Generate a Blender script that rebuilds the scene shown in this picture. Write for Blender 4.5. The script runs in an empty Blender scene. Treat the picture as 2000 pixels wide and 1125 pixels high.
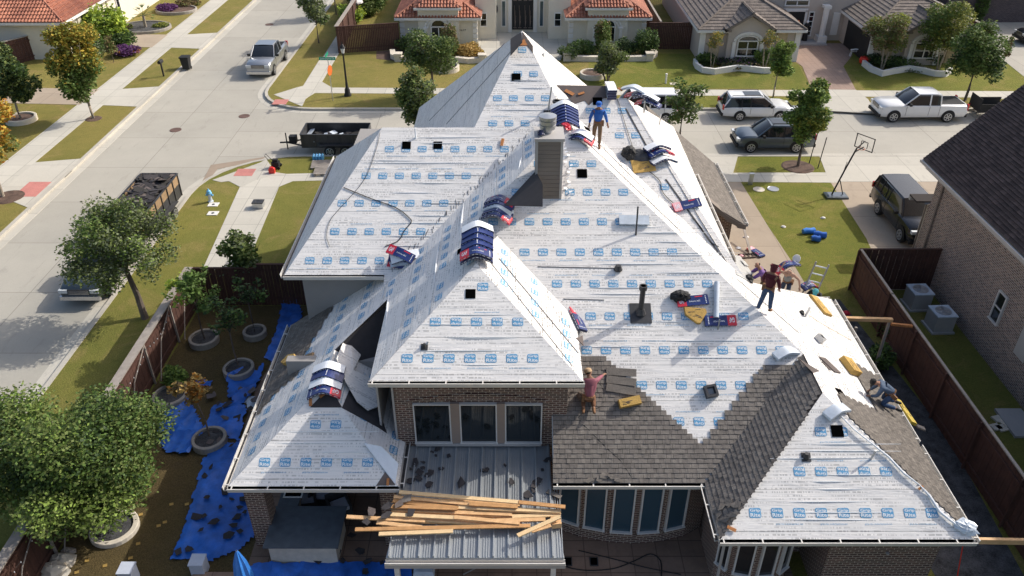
import bpy, bmesh, math, random
from mathutils import Vector, Matrix
R = math.radians
random.seed(7)
scene = bpy.context.scene
COL = scene.collection
# ------------------------------------------------------------------ camera
F = 1566.0; TH = R(33.3); H = 20.6
cam_d = bpy.data.cameras.new('camera'); cam = bpy.data.objects.new('camera', cam_d)
COL.objects.link(cam); scene.camera = cam
cam_d.sensor_width = 36.0; cam_d.lens = 36.0 * F / 2000.0
cam_d.clip_start = 0.5; cam_d.clip_end = 1500
cam.location = (0, 0, H); cam.rotation_euler = (math.pi / 2 - TH, 0, 0)
# ------------------------------------------------------------------ sky and sun
SUN_EL = 37.0; SUN_AZ = 26.0          # azimuth measured from +X towards +Y
world = bpy.data.worlds.new("World"); scene.world = world; world.use_nodes = True
wn = world.node_tree.nodes; wl = world.node_tree.links
sky = wn.new('ShaderNodeTexSky'); sky.sky_type = 'NISHITA'; sky.sun_disc = False
sky.sun_elevation = R(SUN_EL); sky.sun_rotation = R(90 - SUN_AZ)
sky.air_density = 1.0; sky.dust_density = 4.0; sky.ozone_density = 1.0
wn['Background'].inputs[1].default_value = 0.15
wl.new(sky.outputs[0], wn['Background'].inputs[0])
sd = bpy.data.lights.new('sun', 'SUN'); sd.energy = 3.15; sd.angle = R(0.5); sd.color = (1.0, 0.95, 0.87)
sun = bpy.data.objects.new('sun', sd); COL.objects.link(sun)
sv = Vector((math.cos(R(SUN_AZ)) * math.cos(R(SUN_EL)), math.sin(R(SUN_AZ)) * math.cos(R(SUN_EL)), math.sin(R(SUN_EL))))
sun.rotation_euler = (-sv).to_track_quat('-Z', 'Y').to_euler(); sun.location = sv * 60
vs = scene.view_settings; vs.view_transform = 'Standard'; vs.look = 'None'; vs.exposure = 0.3; vs.gamma = 1.0
# ------------------------------------------------------------------ photo pixel -> point in the world
cT, sT = math.cos(TH), math.sin(TH)
def ray(px, py):
    u = (px - 1000.0) / F; v = (py - 562.5) / F
    return (u, cT - v * sT, -(sT + v * cT))
def P(px, py, z=0.0):
    d = ray(px, py); t = (z - H) / d[2]
    return Vector((d[0] * t, d[1] * t, z))
def PY(px, py, Y):
    d = ray(px, py); t = Y / d[1]
    return Vector((d[0] * t, Y, H + d[2] * t))
def PP(px, py, pl, off=0.0):           # onto a plane z = a x + b y + c
    a, b, c = pl; c += off; d = ray(px, py)
    t = (c - H) / (d[2] - a * d[0] - b * d[1])
    return Vector((d[0] * t, d[1] * t, H + d[2] * t))
# ------------------------------------------------------------------ objects
def tag(o, label=None, cat=None, group=None, kind=None):
    if label: o['label'] = label
    if cat: o['category'] = cat
    if group: o['group'] = group
    if kind: o['kind'] = kind
    return o
def thing(name, label, cat, loc=(0, 0, 0), rz=0.0, group=None):
    o = bpy.data.objects.new(name, None); COL.objects.link(o)
    o.empty_display_size = 0.3; o.location = loc; o.rotation_euler = (0, 0, rz)
    return tag(o, label, cat, group)
class MB:
    def __init__(s): s.v = []; s.f = []; s.m = []; s.uv = {}
    def add(s, vs_, fs, mi=0, uvs=None):
        n = len(s.v); s.v.extend([tuple(p) for p in vs_])
        for k, f in enumerate(fs):
            if uvs: s.uv[len(s.f)] = [uvs[i] for i in f]
            s.f.append([n + i for i in f]); s.m.append(mi)
        return s
    def box(s, x0, y0, z0, x1, y1, z1, mi=0):
        v = [(x0, y0, z0), (x1, y0, z0), (x1, y1, z0), (x0, y1, z0), (x0, y0, z1), (x1, y0, z1), (x1, y1, z1), (x0, y1, z1)]
        return s.add(v, [(3, 2, 1, 0), (4, 5, 6, 7), (0, 1, 5, 4), (1, 2, 6, 5), (2, 3, 7, 6), (3, 0, 4, 7)], mi)
    def obox(s, c, dx, dy, dz, mi=0):     # oriented box from centre and three half vectors
        c, dx, dy, dz = map(Vector, (c, dx, dy, dz)); v = []
        for k in (-1, 1):
            for (i, j) in ((-1, -1), (1, -1), (1, 1), (-1, 1)): v.append(c + dx * i + dy * j + dz * k)
        return s.add(v, [(3, 2, 1, 0), (4, 5, 6, 7), (0, 1, 5, 4), (1, 2, 6, 5), (2, 3, 7, 6), (3, 0, 4, 7)], mi)
    def prism(s, poly, z0, z1, mi=0, mside=None):
        n = len(poly); 
        ar = sum(poly[i][0] * poly[(i + 1) % n][1] - poly[(i + 1) % n][0] * poly[i][1] for i in range(n))
        if ar < 0: poly = list(poly)[::-1]
        v = [(p[0], p[1], z0) for p in poly] + [(p[0], p[1], z1) for p in poly]
        s.add(v, [list(range(n, 2 * n))], mi)
        s.add(v, [(i, (i + 1) % n, n + (i + 1) % n, n + i) for i in range(n)], mi if mside is None else mside)
        return s
    def slab(s, pts, down, mi=0, mside=None, uvs=None):   # 3D polygon with thickness straight down
        n = len(pts); pts = [Vector(p) for p in pts]
        s.add(pts, [list(range(n))], mi, uvs)
        lo = [p - Vector((0, 0, down)) for p in pts]
        s.add(pts + lo, [(i, n + i, n + (i + 1) % n, (i + 1) % n) for i in range(n)] + [list(range(2 * n - 1, n - 1, -1))], mi if mside is None else mside)
        return s
    def tube(s, path, r, n=8, mi=0, caps=True):
        path = [Vector(p) for p in path]; rs = r if isinstance(r, (list, tuple)) else [r] * len(path); base = len(s.v)
        rings = []
        for i, p in enumerate(path):
            d = (path[min(i + 1, len(path) - 1)] - path[max(i - 1, 0)]).normalized()
            a = d.cross(Vector((0, 0, 1)))
            if a.length < 1e-3: a = Vector((1, 0, 0))
            a.normalize(); b = a.cross(d)
            rings.append([p + (a * math.cos(2 * math.pi * k / n) + b * math.sin(2 * math.pi * k / n)) * rs[i] for k in range(n)])
        return s.loft(rings, mi, caps)
    def loft(s, rings, mi=0, caps=True):
        n = len(rings[0]); v = [p for r_ in rings for p in r_]; f = []
        for i in range(len(rings) - 1):
            for k in range(n):
                a = i * n + k; b = i * n + (k + 1) % n
                f.append((a, b, b + n, a + n))
        if caps: f.append(list(range(n - 1, -1, -1))); f.append([(len(rings) - 1) * n + k for k in range(n)])
        return s.add(v, f, mi)
    def cyl(s, c, r, h, n=16, mi=0, r2=None):
        c = Vector(c); r2 = r if r2 is None else r2
        return s.loft([[c + Vector((math.cos(2 * math.pi * k / n) * q, math.sin(2 * math.pi * k / n) * q, z)) for k in range(n)] for q, z in ((r, 0), (r2, h))], mi)
    def lathe(s, c, prof, n=16, mi=0):
        c = Vector(c)
        return s.loft([[c + Vector((math.cos(2 * math.pi * k / n) * q, math.sin(2 * math.pi * k / n) * q, z)) for k in range(n)] for q, z in prof], mi)
    def mesh(s, name):
        me = bpy.data.meshes.new(name); me.from_pydata(s.v, [], s.f); me.update()
        me.polygons.foreach_set('material_index', s.m)
        if s.uv:
            l = me.uv_layers.new(name='UVMap')
            for fi, uv in s.uv.items():
                p = me.polygons[fi]
                for k, li in enumerate(p.loop_indices): l.data[li].uv = uv[k]
        return me
    def build(s, name, mats, parent=None, smooth=False, local=False):
        me = s.mesh(name)
        if not isinstance(mats, (list, tuple)): mats = [mats]
        for m in mats: me.materials.append(m)
        if parent is not None and not local:
            me.transform(Matrix.Translation(-Vector(parent.location)))
        if smooth:
            me.polygons.foreach_set('use_smooth', [True] * len(me.polygons))
            try: me.set_sharp_from_angle(angle=R(38))
            except Exception: pass
        o = bpy.data.objects.new(name, me); COL.objects.link(o)
        if parent is not None: o.parent = parent
        return o
def struct(name, mb, mats, smooth=False):
    o = mb.build(name, mats, None, smooth); o['kind'] = 'structure'; return o
def kids(o): return [c for c in bpy.data.objects if c.parent == o]
def copy_tree(o, loc=None, rz=None, label=None, group=None, rot=None, scale=None):
    c = o.copy(); COL.objects.link(c)
    if loc is not None: c.location = loc
    if rz is not None: c.rotation_euler = (0, 0, rz)
    if rot is not None: c.rotation_euler = rot
    if scale is not None: c.scale = scale
    if label: c['label'] = label
    if group: c['group'] = group
    for k in KIDS.get(o.name, []):
        d = k.copy(); COL.objects.link(d); d.parent = c
        for g in KIDS.get(k.name, []):
            e = g.copy(); COL.objects.link(e); e.parent = d
    return c
KIDS = {}
def remember(o):
    KIDS[o.name] = [c for c in kids(o)]
    for c in KIDS[o.name]: KIDS[c.name] = kids(c)
    return o
# ------------------------------------------------------------------ materials
def nm(name):
    m = bpy.data.materials.new(name); m.use_nodes = True
    return m, m.node_tree.nodes, m.node_tree.links, m.node_tree.nodes['Principled BSDF']
def mth(n, l, op, a, b=None, c=None):
    x = n.new('ShaderNodeMath'); x.operation = op
    for i, q in enumerate((a, b, c)):
        if q is None: continue
        if isinstance(q, (int, float)): x.inputs[i].default_value = q
        else: l.new(q, x.inputs[i])
    return x.outputs[0]
def rgb(c): return (c[0], c[1], c[2], 1.0)
def mixc(n, l, fac, a, b, mode='MIX'):
    x = n.new('ShaderNodeMix'); x.data_type = 'RGBA'; x.blend_type = mode
    if isinstance(fac, (int, float)): x.inputs[0].default_value = fac
    else: l.new(fac, x.inputs[0])
    for i, q in ((6, a), (7, b)):
        if isinstance(q, (tuple, list)): x.inputs[i].default_value = rgb(q)
        else: l.new(q, x.inputs[i])
    return x.outputs[2]
def noise(n, l, vec, scale, detail=4, rough=.6, dist=0):
    x = n.new('ShaderNodeTexNoise'); x.inputs['Scale'].default_value = scale; x.inputs['Detail'].default_value = detail
    x.inputs['Roughness'].default_value = rough; x.inputs['Distortion'].default_value = dist
    l.new(vec, x.inputs['Vector']); return x.outputs['Fac']
def ramp(n, l, fac, lo, hi, a=0.0, b=1.0):
    x = n.new('ShaderNodeMapRange'); x.inputs[1].default_value = lo; x.inputs[2].default_value = hi
    x.inputs[3].default_value = a; x.inputs[4].default_value = b; l.new(fac, x.inputs[0]); return x.outputs[0]
def smap(n, l, vec, sc, rot=(0, 0, 0)):
    x = n.new('ShaderNodeMapping'); x.inputs['Scale'].default_value = sc; x.inputs['Rotation'].default_value = rot
    l.new(vec, x.inputs['Vector']); return x.outputs[0]
def coord(n, kind='Object'): return n.new('ShaderNodeTexCoord').outputs[kind]
def bump(n, l, bs, hgt, strength=.3, dist=.02):
    x = n.new('ShaderNodeBump'); x.inputs['Strength'].default_value = strength; x.inputs['Distance'].default_value = dist
    l.new(hgt, x.inputs['Height']); l.new(x.outputs[0], bs.inputs['Normal'])
def mat(name, c, rough=.75, var=.18, scale=6.0, metal=0.0, bmp=0.0, spec=None, c2=None, coat=0):
    m, n, l, b = nm(name); co = coord(n)
    f = noise(n, l, co, scale, 5, .65); f2 = noise(n, l, co, scale * .13, 3, .5)
    g = ramp(n, l, mth(n, l, 'ADD', f, f2), .7, 1.3)
    lo = c2 if c2 else tuple(q * (1 - var) for q in c); hi = tuple(min(1, q * (1 + var * .6)) for q in c)
    l.new(mixc(n, l, g, lo, hi), b.inputs['Base Color'])
    b.inputs['Roughness'].default_value = rough; b.inputs['Metallic'].default_value = metal
    if spec is not None: b.inputs['Specular IOR Level'].default_value = spec
    if coat: b.inputs['Coat Weight'].default_value = coat; b.inputs['Coat Roughness'].default_value = .08
    if bmp: bump(n, l, b, f, bmp, .02)
    return m
def glassm(name, c, rough=.06, metal=0.0):
    m, n, l, b = nm(name); b.inputs['Base Color'].default_value = rgb(c); b.inputs['Roughness'].default_value = rough
    b.inputs['Specular IOR Level'].default_value = .8; b.inputs['Metallic'].default_value = metal
    return m
def grass_mat(name, green, yellow, brown, amt=.5, sc=1.0):
    green, yellow, brown = [tuple(q * 1.1 for q in c) for c in (green, yellow, brown)]
    m, n, l, b = nm(name); co = coord(n)
    big = noise(n, l, co, .16 * sc, 5, .62, .6); mid = noise(n, l, co, 1.1 * sc, 6, .7); fine = noise(n, l, co, 16, 6, .85)
    fine2 = noise(n, l, smap(n, l, co, (1, .45, 1)), 45, 3, .9)
    a = ramp(n, l, mth(n, l, 'ADD', mth(n, l, 'MULTIPLY', big, .65), mth(n, l, 'MULTIPLY', mid, .35)), .5 - amt * .22, .72 - amt * .22)
    c = mixc(n, l, a, green, yellow)
    c = mixc(n, l, ramp(n, l, noise(n, l, co, .42 * sc, 5, .75, 1.0), .5, .68), c, brown)
    c = mixc(n, l, ramp(n, l, noise(n, l, co, 2.6, 4, .8), .52, .72, 0, .6), c, tuple(q * .62 for q in green))
    c = mixc(n, l, ramp(n, l, fine, .3, .72, .0, .85), tuple(q * .42 for q in green), c)
    c = mixc(n, l, ramp(n, l, fine2, .5, .75, 0, .35), c, tuple(min(1, q * 1.5) for q in yellow))
    l.new(c, b.inputs['Base Color']); b.inputs['Roughness'].default_value = .95; b.inputs['Specular IOR Level'].default_value = .15
    bump(n, l, b, fine, .9, .06); return m
def concrete_mat(name, c, px=4.0, py=4.0, joint=.018, var=.1, ox=0.0, oy=0.0):
    c = [q * 1.08 for q in c]
    m, n, l, b = nm(name); co = coord(n)
    mp = n.new('ShaderNodeMapping'); mp.inputs['Location'].default_value = (ox, oy, 0); l.new(co, mp.inputs['Vector'])
    br = n.new('ShaderNodeTexBrick'); br.offset = 0; br.inputs['Scale'].default_value = 1
    br.inputs['Brick Width'].default_value = px; br.inputs['Row Height'].default_value = py
    br.inputs['Mortar Size'].default_value = joint; br.inputs['Mortar Smooth'].default_value = .5
    br.inputs['Color1'].default_value = rgb([q * 1.02 for q in c]); br.inputs['Color2'].default_value = rgb([q * .90 for q in c])
    br.inputs['Mortar'].default_value = rgb([q * .5 for q in c]); l.new(mp.outputs[0], br.inputs['Vector'])
    f = noise(n, l, co, .35, 6, .7); s = noise(n, l, co, 14, 4, .8)
    k = mth(n, l, 'MULTIPLY', ramp(n, l, f, .3, .7, 1 - var, 1 + var * .5), ramp(n, l, s, .3, .7, .93, 1.05))
    st = ramp(n, l, noise(n, l, smap(n, l, co, (1, .25, 1)), 1.7, 6, .8, .4), .57, .72, 1.0, .80)
    k = mth(n, l, 'MULTIPLY', k, st)
    vm = n.new('ShaderNodeVectorMath'); vm.operation = 'SCALE'; l.new(br.outputs['Color'], vm.inputs[0]); l.new(k, vm.inputs['Scale'])
    l.new(vm.outputs[0], b.inputs['Base Color']); b.inputs['Roughness'].default_value = .88
    bump(n, l, b, s, .12, .01); return m
def brick_mat(name, c1, c2, mortar, bw=.2, bh=.075, jt=.009, dark=.5, whit=None):
    m, n, l, b = nm(name)
    g = n.new('ShaderNodeNewGeometry'); co = coord(n)
    s = n.new('ShaderNodeSeparateXYZ'); l.new(g.outputs['True Normal'], s.inputs[0])
    q = n.new('ShaderNodeSeparateXYZ'); l.new(g.outputs['Position'], q.inputs[0])
    hz = mth(n, l, 'SUBTRACT', mth(n, l, 'MULTIPLY', q.outputs[1], s.outputs[0]), mth(n, l, 'MULTIPLY', q.outputs[0], s.outputs[1]))
    cb = n.new('ShaderNodeCombineXYZ'); l.new(hz, cb.inputs[0]); l.new(q.outputs[2], cb.inputs[1])
    br = n.new('ShaderNodeTexBrick'); br.inputs['Scale'].default_value = 1
    br.inputs['Brick Width'].default_value = bw; br.inputs['Row Height'].default_value = bh
    br.inputs['Mortar Size'].default_value = jt; br.inputs['Mortar Smooth'].default_value = .1; br.inputs['Bias'].default_value = .1
    br.inputs['Color1'].default_value = rgb(c1); br.inputs['Color2'].default_value = rgb(c2); br.inputs['Mortar'].default_value = rgb(mortar)
    l.new(cb.outputs[0], br.inputs['Vector'])
    f = noise(n, l, smap(n, l, cb.outputs[0], (1 / bw, 1 / bh, 1)), .9, 2, .5)
    k = ramp(n, l, f, .3, .7, dark, 1.25)
    mm = mixc(n, l, br.outputs['Fac'], (1, 1, 1), (1, 1, 1))
    k2 = mth(n, l, 'MULTIPLY', k, ramp(n, l, noise(n, l, co, .5, 4, .6), .3, .7, .8, 1.15))
    vm = n.new('ShaderNodeVectorMath'); vm.operation = 'SCALE'; l.new(br.outputs['Color'], vm.inputs[0]); l.new(k2, vm.inputs['Scale'])
    out = mixc(n, l, br.outputs['Fac'], vm.outputs[0], mortar)
    l.new(out, b.inputs['Base Color']); b.inputs['Roughness'].default_value = .9
    bump(n, l, b, mth(n, l, 'SUBTRACT', 1.0, br.outputs['Fac']), .5, .01); return m
def shingle_mat(name, c1, c2, w=.30, h=.143, dark=(.03, .028, .026)):
    m, n, l, b = nm(name); co = coord(n, 'UV')
    br = n.new('ShaderNodeTexBrick'); br.offset = .37; br.inputs['Scale'].default_value = 1
    br.inputs['Brick Width'].default_value = w; br.inputs['Row Height'].default_value = h
    br.inputs['Mortar Size'].default_value = .006; br.inputs['Mortar Smooth'].default_value = .3
    br.inputs['Color1'].default_value = rgb(c1); br.inputs['Color2'].default_value = rgb(c2); br.inputs['Mortar'].default_value = rgb(dark)
    l.new(co, br.inputs['Vector'])
    f = noise(n, l, smap(n, l, co, (1 / w, 1 / h, 1)), .8, 2, .6); g = noise(n, l, co, 60, 3, .8); w2 = noise(n, l, co, .7, 4, .6)
    k = mth(n, l, 'MULTIPLY', mth(n, l, 'MULTIPLY', ramp(n, l, f, .25, .75, .72, 1.22), ramp(n, l, g, .3, .7, .75, 1.2)), ramp(n, l, w2, .3, .7, .9, 1.1))
    vm = n.new('ShaderNodeVectorMath'); vm.operation = 'SCALE'; l.new(br.outputs['Color'], vm.inputs[0]); l.new(k, vm.inputs['Scale'])
    l.new(vm.outputs[0], b.inputs['Base Color']); b.inputs['Roughness'].default_value = .92
    bump(n, l, b, mth(n, l, 'ADD', g, f), .5, .012); return m
def sheet_mat(name, c, lines=1.0):
    m, n, l, b = nm(name); co = coord(n, 'UV')
    sp = n.new('ShaderNodeSeparateXYZ'); l.new(co, sp.inputs[0]); U, V = sp.outputs[0], sp.outputs[1]
    # printed tick marks: short strokes in rows, broken up
    vr = mth(n, l, 'FRACT', mth(n, l, 'MULTIPLY', V, 1 / .095)); 
    rowmask = mth(n, l, 'LESS_THAN', vr, .5)
    us = smap(n, l, co, (30, 1 / .095, 1)); fl = n.new('ShaderNodeVectorMath'); fl.operation = 'FLOOR'; l.new(us, fl.inputs[0])
    wv = n.new('ShaderNodeTexWhiteNoise'); l.new(fl.outputs[0], wv.inputs['Vector'])
    tick = mth(n, l, 'GREATER_THAN', wv.outputs[0], .45)
    blot = ramp(n, l, noise(n, l, smap(n, l, co, (.45, 2.6, 1)), 1.6, 3, .6), .43, .58)
    tk = mth(n, l, 'MULTIPLY', mth(n, l, 'MULTIPLY', tick, rowmask), blot)
    # long streaks along the roll
    st = noise(n, l, smap(n, l, co, (.12, 9, 1)), 2.0, 5, .75); st2 = noise(n, l, smap(n, l, co, (.3, 22, 1)), 2.0, 3, .7)
    lap = mth(n, l, 'LESS_THAN', mth(n, l, 'ABSOLUTE', mth(n, l, 'SUBTRACT', mth(n, l, 'FRACT', mth(n, l, 'ADD', mth(n, l, 'MULTIPLY', V, 1 / 1.13), mth(n, l, 'MULTIPLY', noise(n, l, smap(n, l, co, (.25, .5, 1)), 2.0), .03))), .2)), .006)
    dirt = ramp(n, l, noise(n, l, co, 2.2, 6, .75), .5, .8, 1.0, .86)
    k = mth(n, l, 'MULTIPLY', dirt, ramp(n, l, st, .3, .75, 1.03, .90))
    k = mth(n, l, 'MULTIPLY', k, ramp(n, l, st2, .6, .75, 1.0, .84))
    k = mth(n, l, 'MULTIPLY', k, mth(n, l, 'SUBTRACT', 1.0, mth(n, l, 'MULTIPLY', tk, min(.75, .34 * lines))))
    k = mth(n, l, 'MULTIPLY', k, mth(n, l, 'SUBTRACT', 1.0, mth(n, l, 'MULTIPLY', lap, .62)))
    foot = ramp(n, l, noise(n, l, co, 7.0, 2, .5, 1.5), .70, .74, 1.0, .72)
    k = mth(n, l, 'MULTIPLY', k, foot)
    vm = n.new('ShaderNodeVectorMath'); vm.operation = 'SCALE'; vm.inputs[0].default_value = c; l.new(k, vm.inputs['Scale'])
    l.new(vm.outputs[0], b.inputs['Base Color']); b.inputs['Roughness'].default_value = .7; b.inputs['Specular IOR Level'].default_value = .12
    wr = noise(n, l, smap(n, l, co, (.35, 1.6, 1)), 1.3, 4, .55, .5)
    hh = mth(n, l, 'ADD', mth(n, l, 'MULTIPLY', wr, 1.0), mth(n, l, 'MULTIPLY', st, .25))
    bump(n, l, b, hh, .75, .06); return m
M = {}
M['grass'] = grass_mat('grass', (.19, .205, .045), (.33, .29, .075), (.42, .31, .12), .5)
M['grass_green'] = grass_mat('grass_green', (.16, .19, .035), (.30, .28, .055), (.40, .30, .10), .5)
M['grass_dry'] = grass_mat('grass_dry', (.20, .20, .05), (.36, .29, .085), (.45, .31, .13), .75)
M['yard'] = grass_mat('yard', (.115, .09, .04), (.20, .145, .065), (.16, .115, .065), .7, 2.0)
M['road'] = concrete_mat('road', (.385, .362, .308), 4.1, 4.6, .02, .09, 2.0, 1.0)
M['road_cross'] = concrete_mat('road_cross', (.395, .37, .315), 4.6, 4.05, .02, .09, 0, 2.0)
M['walk'] = concrete_mat('walk', (.50, .472, .405), 1.35, 1.5, .016, .08)
M['apron'] = concrete_mat('apron', (.48, .452, .388), 3.0, 3.0, .016, .08)
M['kerb'] = concrete_mat('kerb', (.45, .42, .36), 3.0, 3.0, .012, .14)
M['drive'] = concrete_mat('drive', (.37, .30, .225), 3.4, 3.2, .016, .12)
M['pavers'] = brick_mat('pavers', (.30, .20, .16), (.24, .17, .14), (.16, .12, .1), .3, .3, .01, .8)
M['pavers_flat'] = concrete_mat('pavers_flat', (.33, .23, .18), .45, .3, .012, .16)
M['flag'] = concrete_mat('flag', (.24, .16, .115), .75, .6, .02, .45)
M['gravel'] = mat('gravel', (.07, .07, .072), .95, .8, 22, bmp=1.0)
M['mulch'] = mat('mulch', (.12, .075, .055), .95, .6, 18, bmp=1.0)
M['sheet'] = sheet_mat('sheet', (.84, .81, .77))
M['sheet_plain'] = sheet_mat('sheet_plain', (.84, .81, .77), 2.1)
M['felt'] = mat('felt', (.045, .04, .042), .9, .3, 3, bmp=.3)
M['felt_brown'] = mat('felt_brown', (.13, .105, .095), .9, .25, 2, bmp=.2)
M['blueprint'] = mat('blueprint', (.11, .34, .57), .5, .12, 30)
M['bluelight'] = mat('bluelight', (.48, .63, .72), .5, .25, 40)
M['sheetwhite'] = mat('sheetwhite', (.80, .82, .82), .5, .05, 30)
M['shingle'] = shingle_mat('shingle', (.215, .19, .165), (.165, .145, .128), .24)
M['shingle_side'] = shingle_mat('shingle_side', (.20, .175, .15), (.135, .118, .102), .24, .143)
M['shingle_dark'] = shingle_mat('shingle_dark', (.085, .06, .056), (.045, .031, .03), .33, .15, (.02, .014, .013))
M['shingle_old'] = shingle_mat('shingle_old', (.175, .155, .135), (.135, .12, .105), .33, .15)
M['flat_tile'] = shingle_mat('flat_tile', (.235, .195, .165), (.155, .13, .115), .32, .34, (.03, .025, .022))
M['brick'] = brick_mat('brick', (.16, .075, .058), (.085, .045, .038), (.44, .36, .29), .22, .08, .012, .5)
M['brick_tan'] = brick_mat('brick_tan', (.34, .22, .165), (.15, .095, .08), (.42, .39, .36), .22, .08, .012, .45)
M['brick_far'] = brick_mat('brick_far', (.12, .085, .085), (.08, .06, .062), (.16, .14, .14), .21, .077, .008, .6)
M['siding'] = mat('siding', (.185, .155, .13), .7, .06, 3)
M['siding_light'] = mat('siding_light', (.30, .285, .27), .8, .06, 3)
M['stucco'] = mat('stucco', (.70, .65, .54), .9, .06, 4, bmp=.15)
M['stucco_tan'] = mat('stucco_tan', (.50, .43, .37), .9, .06, 4, bmp=.15)
M['stone'] = mat('stone', (.46, .36, .22), .9, .4, 4, bmp=.5)
M['trim'] = mat('trim', (.74, .72, .68), .6, .05, 8)
M['trim_grey'] = mat('trim_grey', (.42, .40, .38), .6, .08, 8)
M['soffit'] = mat('soffit', (.20, .165, .14), .8, .06, 4)
M['gutter'] = mat('gutter', (.66, .63, .58), .45, .1, 6)
M['gutter_in'] = mat('gutter_in', (.10, .09, .085), .8, .4, 9)
M['winframe'] = mat('winframe', (.62, .60, .57), .5, .05, 8)
M['wintan'] = mat('wintan', (.30, .23, .19), .6, .05, 8)
M['glass'] = glassm('glass', (.012, .016, .018))
M['glass_reflect_tint'] = glassm('glass_reflect_tint', (.035, .075, .105), .14); M['tab'] = mat('tab', (.17, .15, .13), .92, .3, 20, bmp=.4)  # pane glass: a blue reflection is put into its base colour
M['metalroof'] = mat('metalroof', (.36, .38, .39), .38, .1, 3, metal=.35)
M['galv'] = mat('galv', (.50, .51, .52), .35, .15, 8, metal=.7)
M['darkmetal'] = mat('darkmetal', (.06, .06, .063), .5, .3, 8, metal=.3)
M['black'] = mat('black', (.012, .012, .013), .7, .3, 8)
M['hole'] = mat('hole', (.003, .003, .003), 1.0, .1, 8, spec=0)
M['rubber'] = mat('rubber', (.02, .02, .02), .85, .2, 20)
M['rim'] = mat('rim', (.55, .56, .57), .3, .08, 20, metal=.7)
M['fence'] = mat('fence', (.085, .038, .027), .85, .4, 3, bmp=.3)
M['fence_dark'] = mat('fence_dark', (.035, .02, .017), .9, .4, 3, bmp=.3)
M['fence_grey'] = mat('fence_grey', (.33, .29, .25), .85, .3, 4, bmp=.3)
M['lumber'] = mat('lumber', (.68, .43, .22), .75, .28, 5, c2=(.50, .29, .13))
M['lumber2'] = mat('lumber2', (.74, .53, .29), .75, .2, 5)
M['osb'] = mat('osb', (.55, .22, .07), .8, .4, 12)
M['foam'] = mat('foam', (.58, .36, .10), .9, .2, 25, bmp=.6)
M['tarp'] = mat('tarp', (.025, .15, .58), .42, .5, 2.5, bmp=.5)
M['tarp_light'] = mat('tarp_light', (.05, .24, .70), .35, .3, 3)
M['wrapblue'] = mat('wrapblue', (.018, .024, .085), .3, .5, 9)
M['wrapblue2'] = mat('wrapblue2', (.02, .038, .16), .3, .4, 9)
M['wrapred'] = mat('wrapred', (.62, .03, .055), .32, .1, 9)
M['wrapwhite'] = mat('wrapwhite', (.86, .88, .90), .35, .08, 7)
M['wrapsilver'] = mat('wrapsilver', (.62, .68, .74), .3, .2, 5)
M['pink'] = mat('pink', (.85, .45, .48), .5, .2, 9)
M['ink'] = mat('ink', (.85, .87, .9), .4, .05, 9)
M['copper'] = mat('copper', (.5, .3, .2), .5, .3, 9)
def paint(name, c, metal=.35): return mat(name, c, .32, .05, 2, metal=metal, coat=.8)
M['p_white'] = paint('p_white', (.78, .78, .77), 0); M['p_silver'] = paint('p_silver', (.36, .38, .41), .6)
M['p_grey'] = paint('p_grey', (.085, .11, .135), .5); M['p_black'] = mat('p_black', (.012, .014, .018), .22, .05, 2, coat=.25); M['sideboard'] = mat('sideboard', (.30, .20, .11), .85, .3, 4)
M['p_blue'] = paint('p_blue', (.035, .05, .06), .3)
M['carglass'] = glassm('carglass', (.012, .015, .018), .05)
M['lamp_red'] = glassm('lamp_red', (.5, .02, .02), .2); M['lamp_clear'] = glassm('lamp_clear', (.6, .62, .62), .15)
M['chrome'] = mat('chrome', (.55, .56, .58), .2, .05, 9, metal=.9)
M['tile'] = mat('tile', (.46, .19, .115), .8, .4, 3.2, c2=(.24, .09, .06), bmp=.2)
M['red'] = mat('red', (.70, .03, .02), .4, .1, 9)
M['orange'] = mat('orange', (.75, .16, .03), .5, .2, 9)
M['signgreen'] = mat('signgreen', (.01, .28, .15), .4, .05, 9)
M['lb'] = mat('lb', (.16, .48, .78), .3, .2, 9)
M['bark'] = mat('bark', (.14, .11, .09), .95, .35, 12, bmp=.6); M['bark_pale'] = mat('bark_pale', (.33, .28, .22), .95, .3, 10, bmp=.4)
M['limestone'] = mat('limestone', (.62, .56, .46), .9, .2, 5, bmp=.4)
M['ringwall'] = mat('ringwall', (.33, .30, .26), .9, .25, 7, bmp=.4)
M['wicker'] = mat('wicker', (.05, .05, .05), .9, .3, 20)
M['cushion'] = mat('cushion', (.48, .52, .6), .9, .1, 9)
M['counter'] = mat('counter', (.10, .12, .14), .5, .3, 4)
M['paint_y'] = mat('paint_y', (.55, .4, .05), .6, .2, 9)
# ------------------------------------------------------------------ lettering as mesh
_tc = {}
def text_mesh(s, size=1.0, off=0.0):
    k = (s, off)
    if k not in _tc:
        cu = bpy.data.curves.new('lettering', 'FONT'); cu.body = s; cu.size = 1.0; cu.align_x = 'CENTER'; cu.align_y = 'CENTER'
        cu.resolution_u = 2; cu.offset = off
        ob = bpy.data.objects.new('lettering', cu); COL.objects.link(ob)
        dg = bpy.context.evaluated_depsgraph_get(); me = bpy.data.meshes.new_from_object(ob.evaluated_get(dg))
        v = [tuple(q.co) for q in me.vertices]; f = [tuple(p.vertices) for p in me.polygons]
        bpy.data.objects.remove(ob); bpy.data.curves.remove(cu); bpy.data.meshes.remove(me)
        if v:
            cx = (min(q[0] for q in v) + max(q[0] for q in v)) / 2; cy = (min(q[1] for q in v) + max(q[1] for q in v)) / 2
            w = max(q[0] for q in v) - min(q[0] for q in v); h = max(q[1] for q in v) - min(q[1] for q in v)
            v = [((q[0] - cx) / w, (q[1] - cy) / h) for q in v]
        _tc[k] = (v, f)
    return _tc[k]
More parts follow.
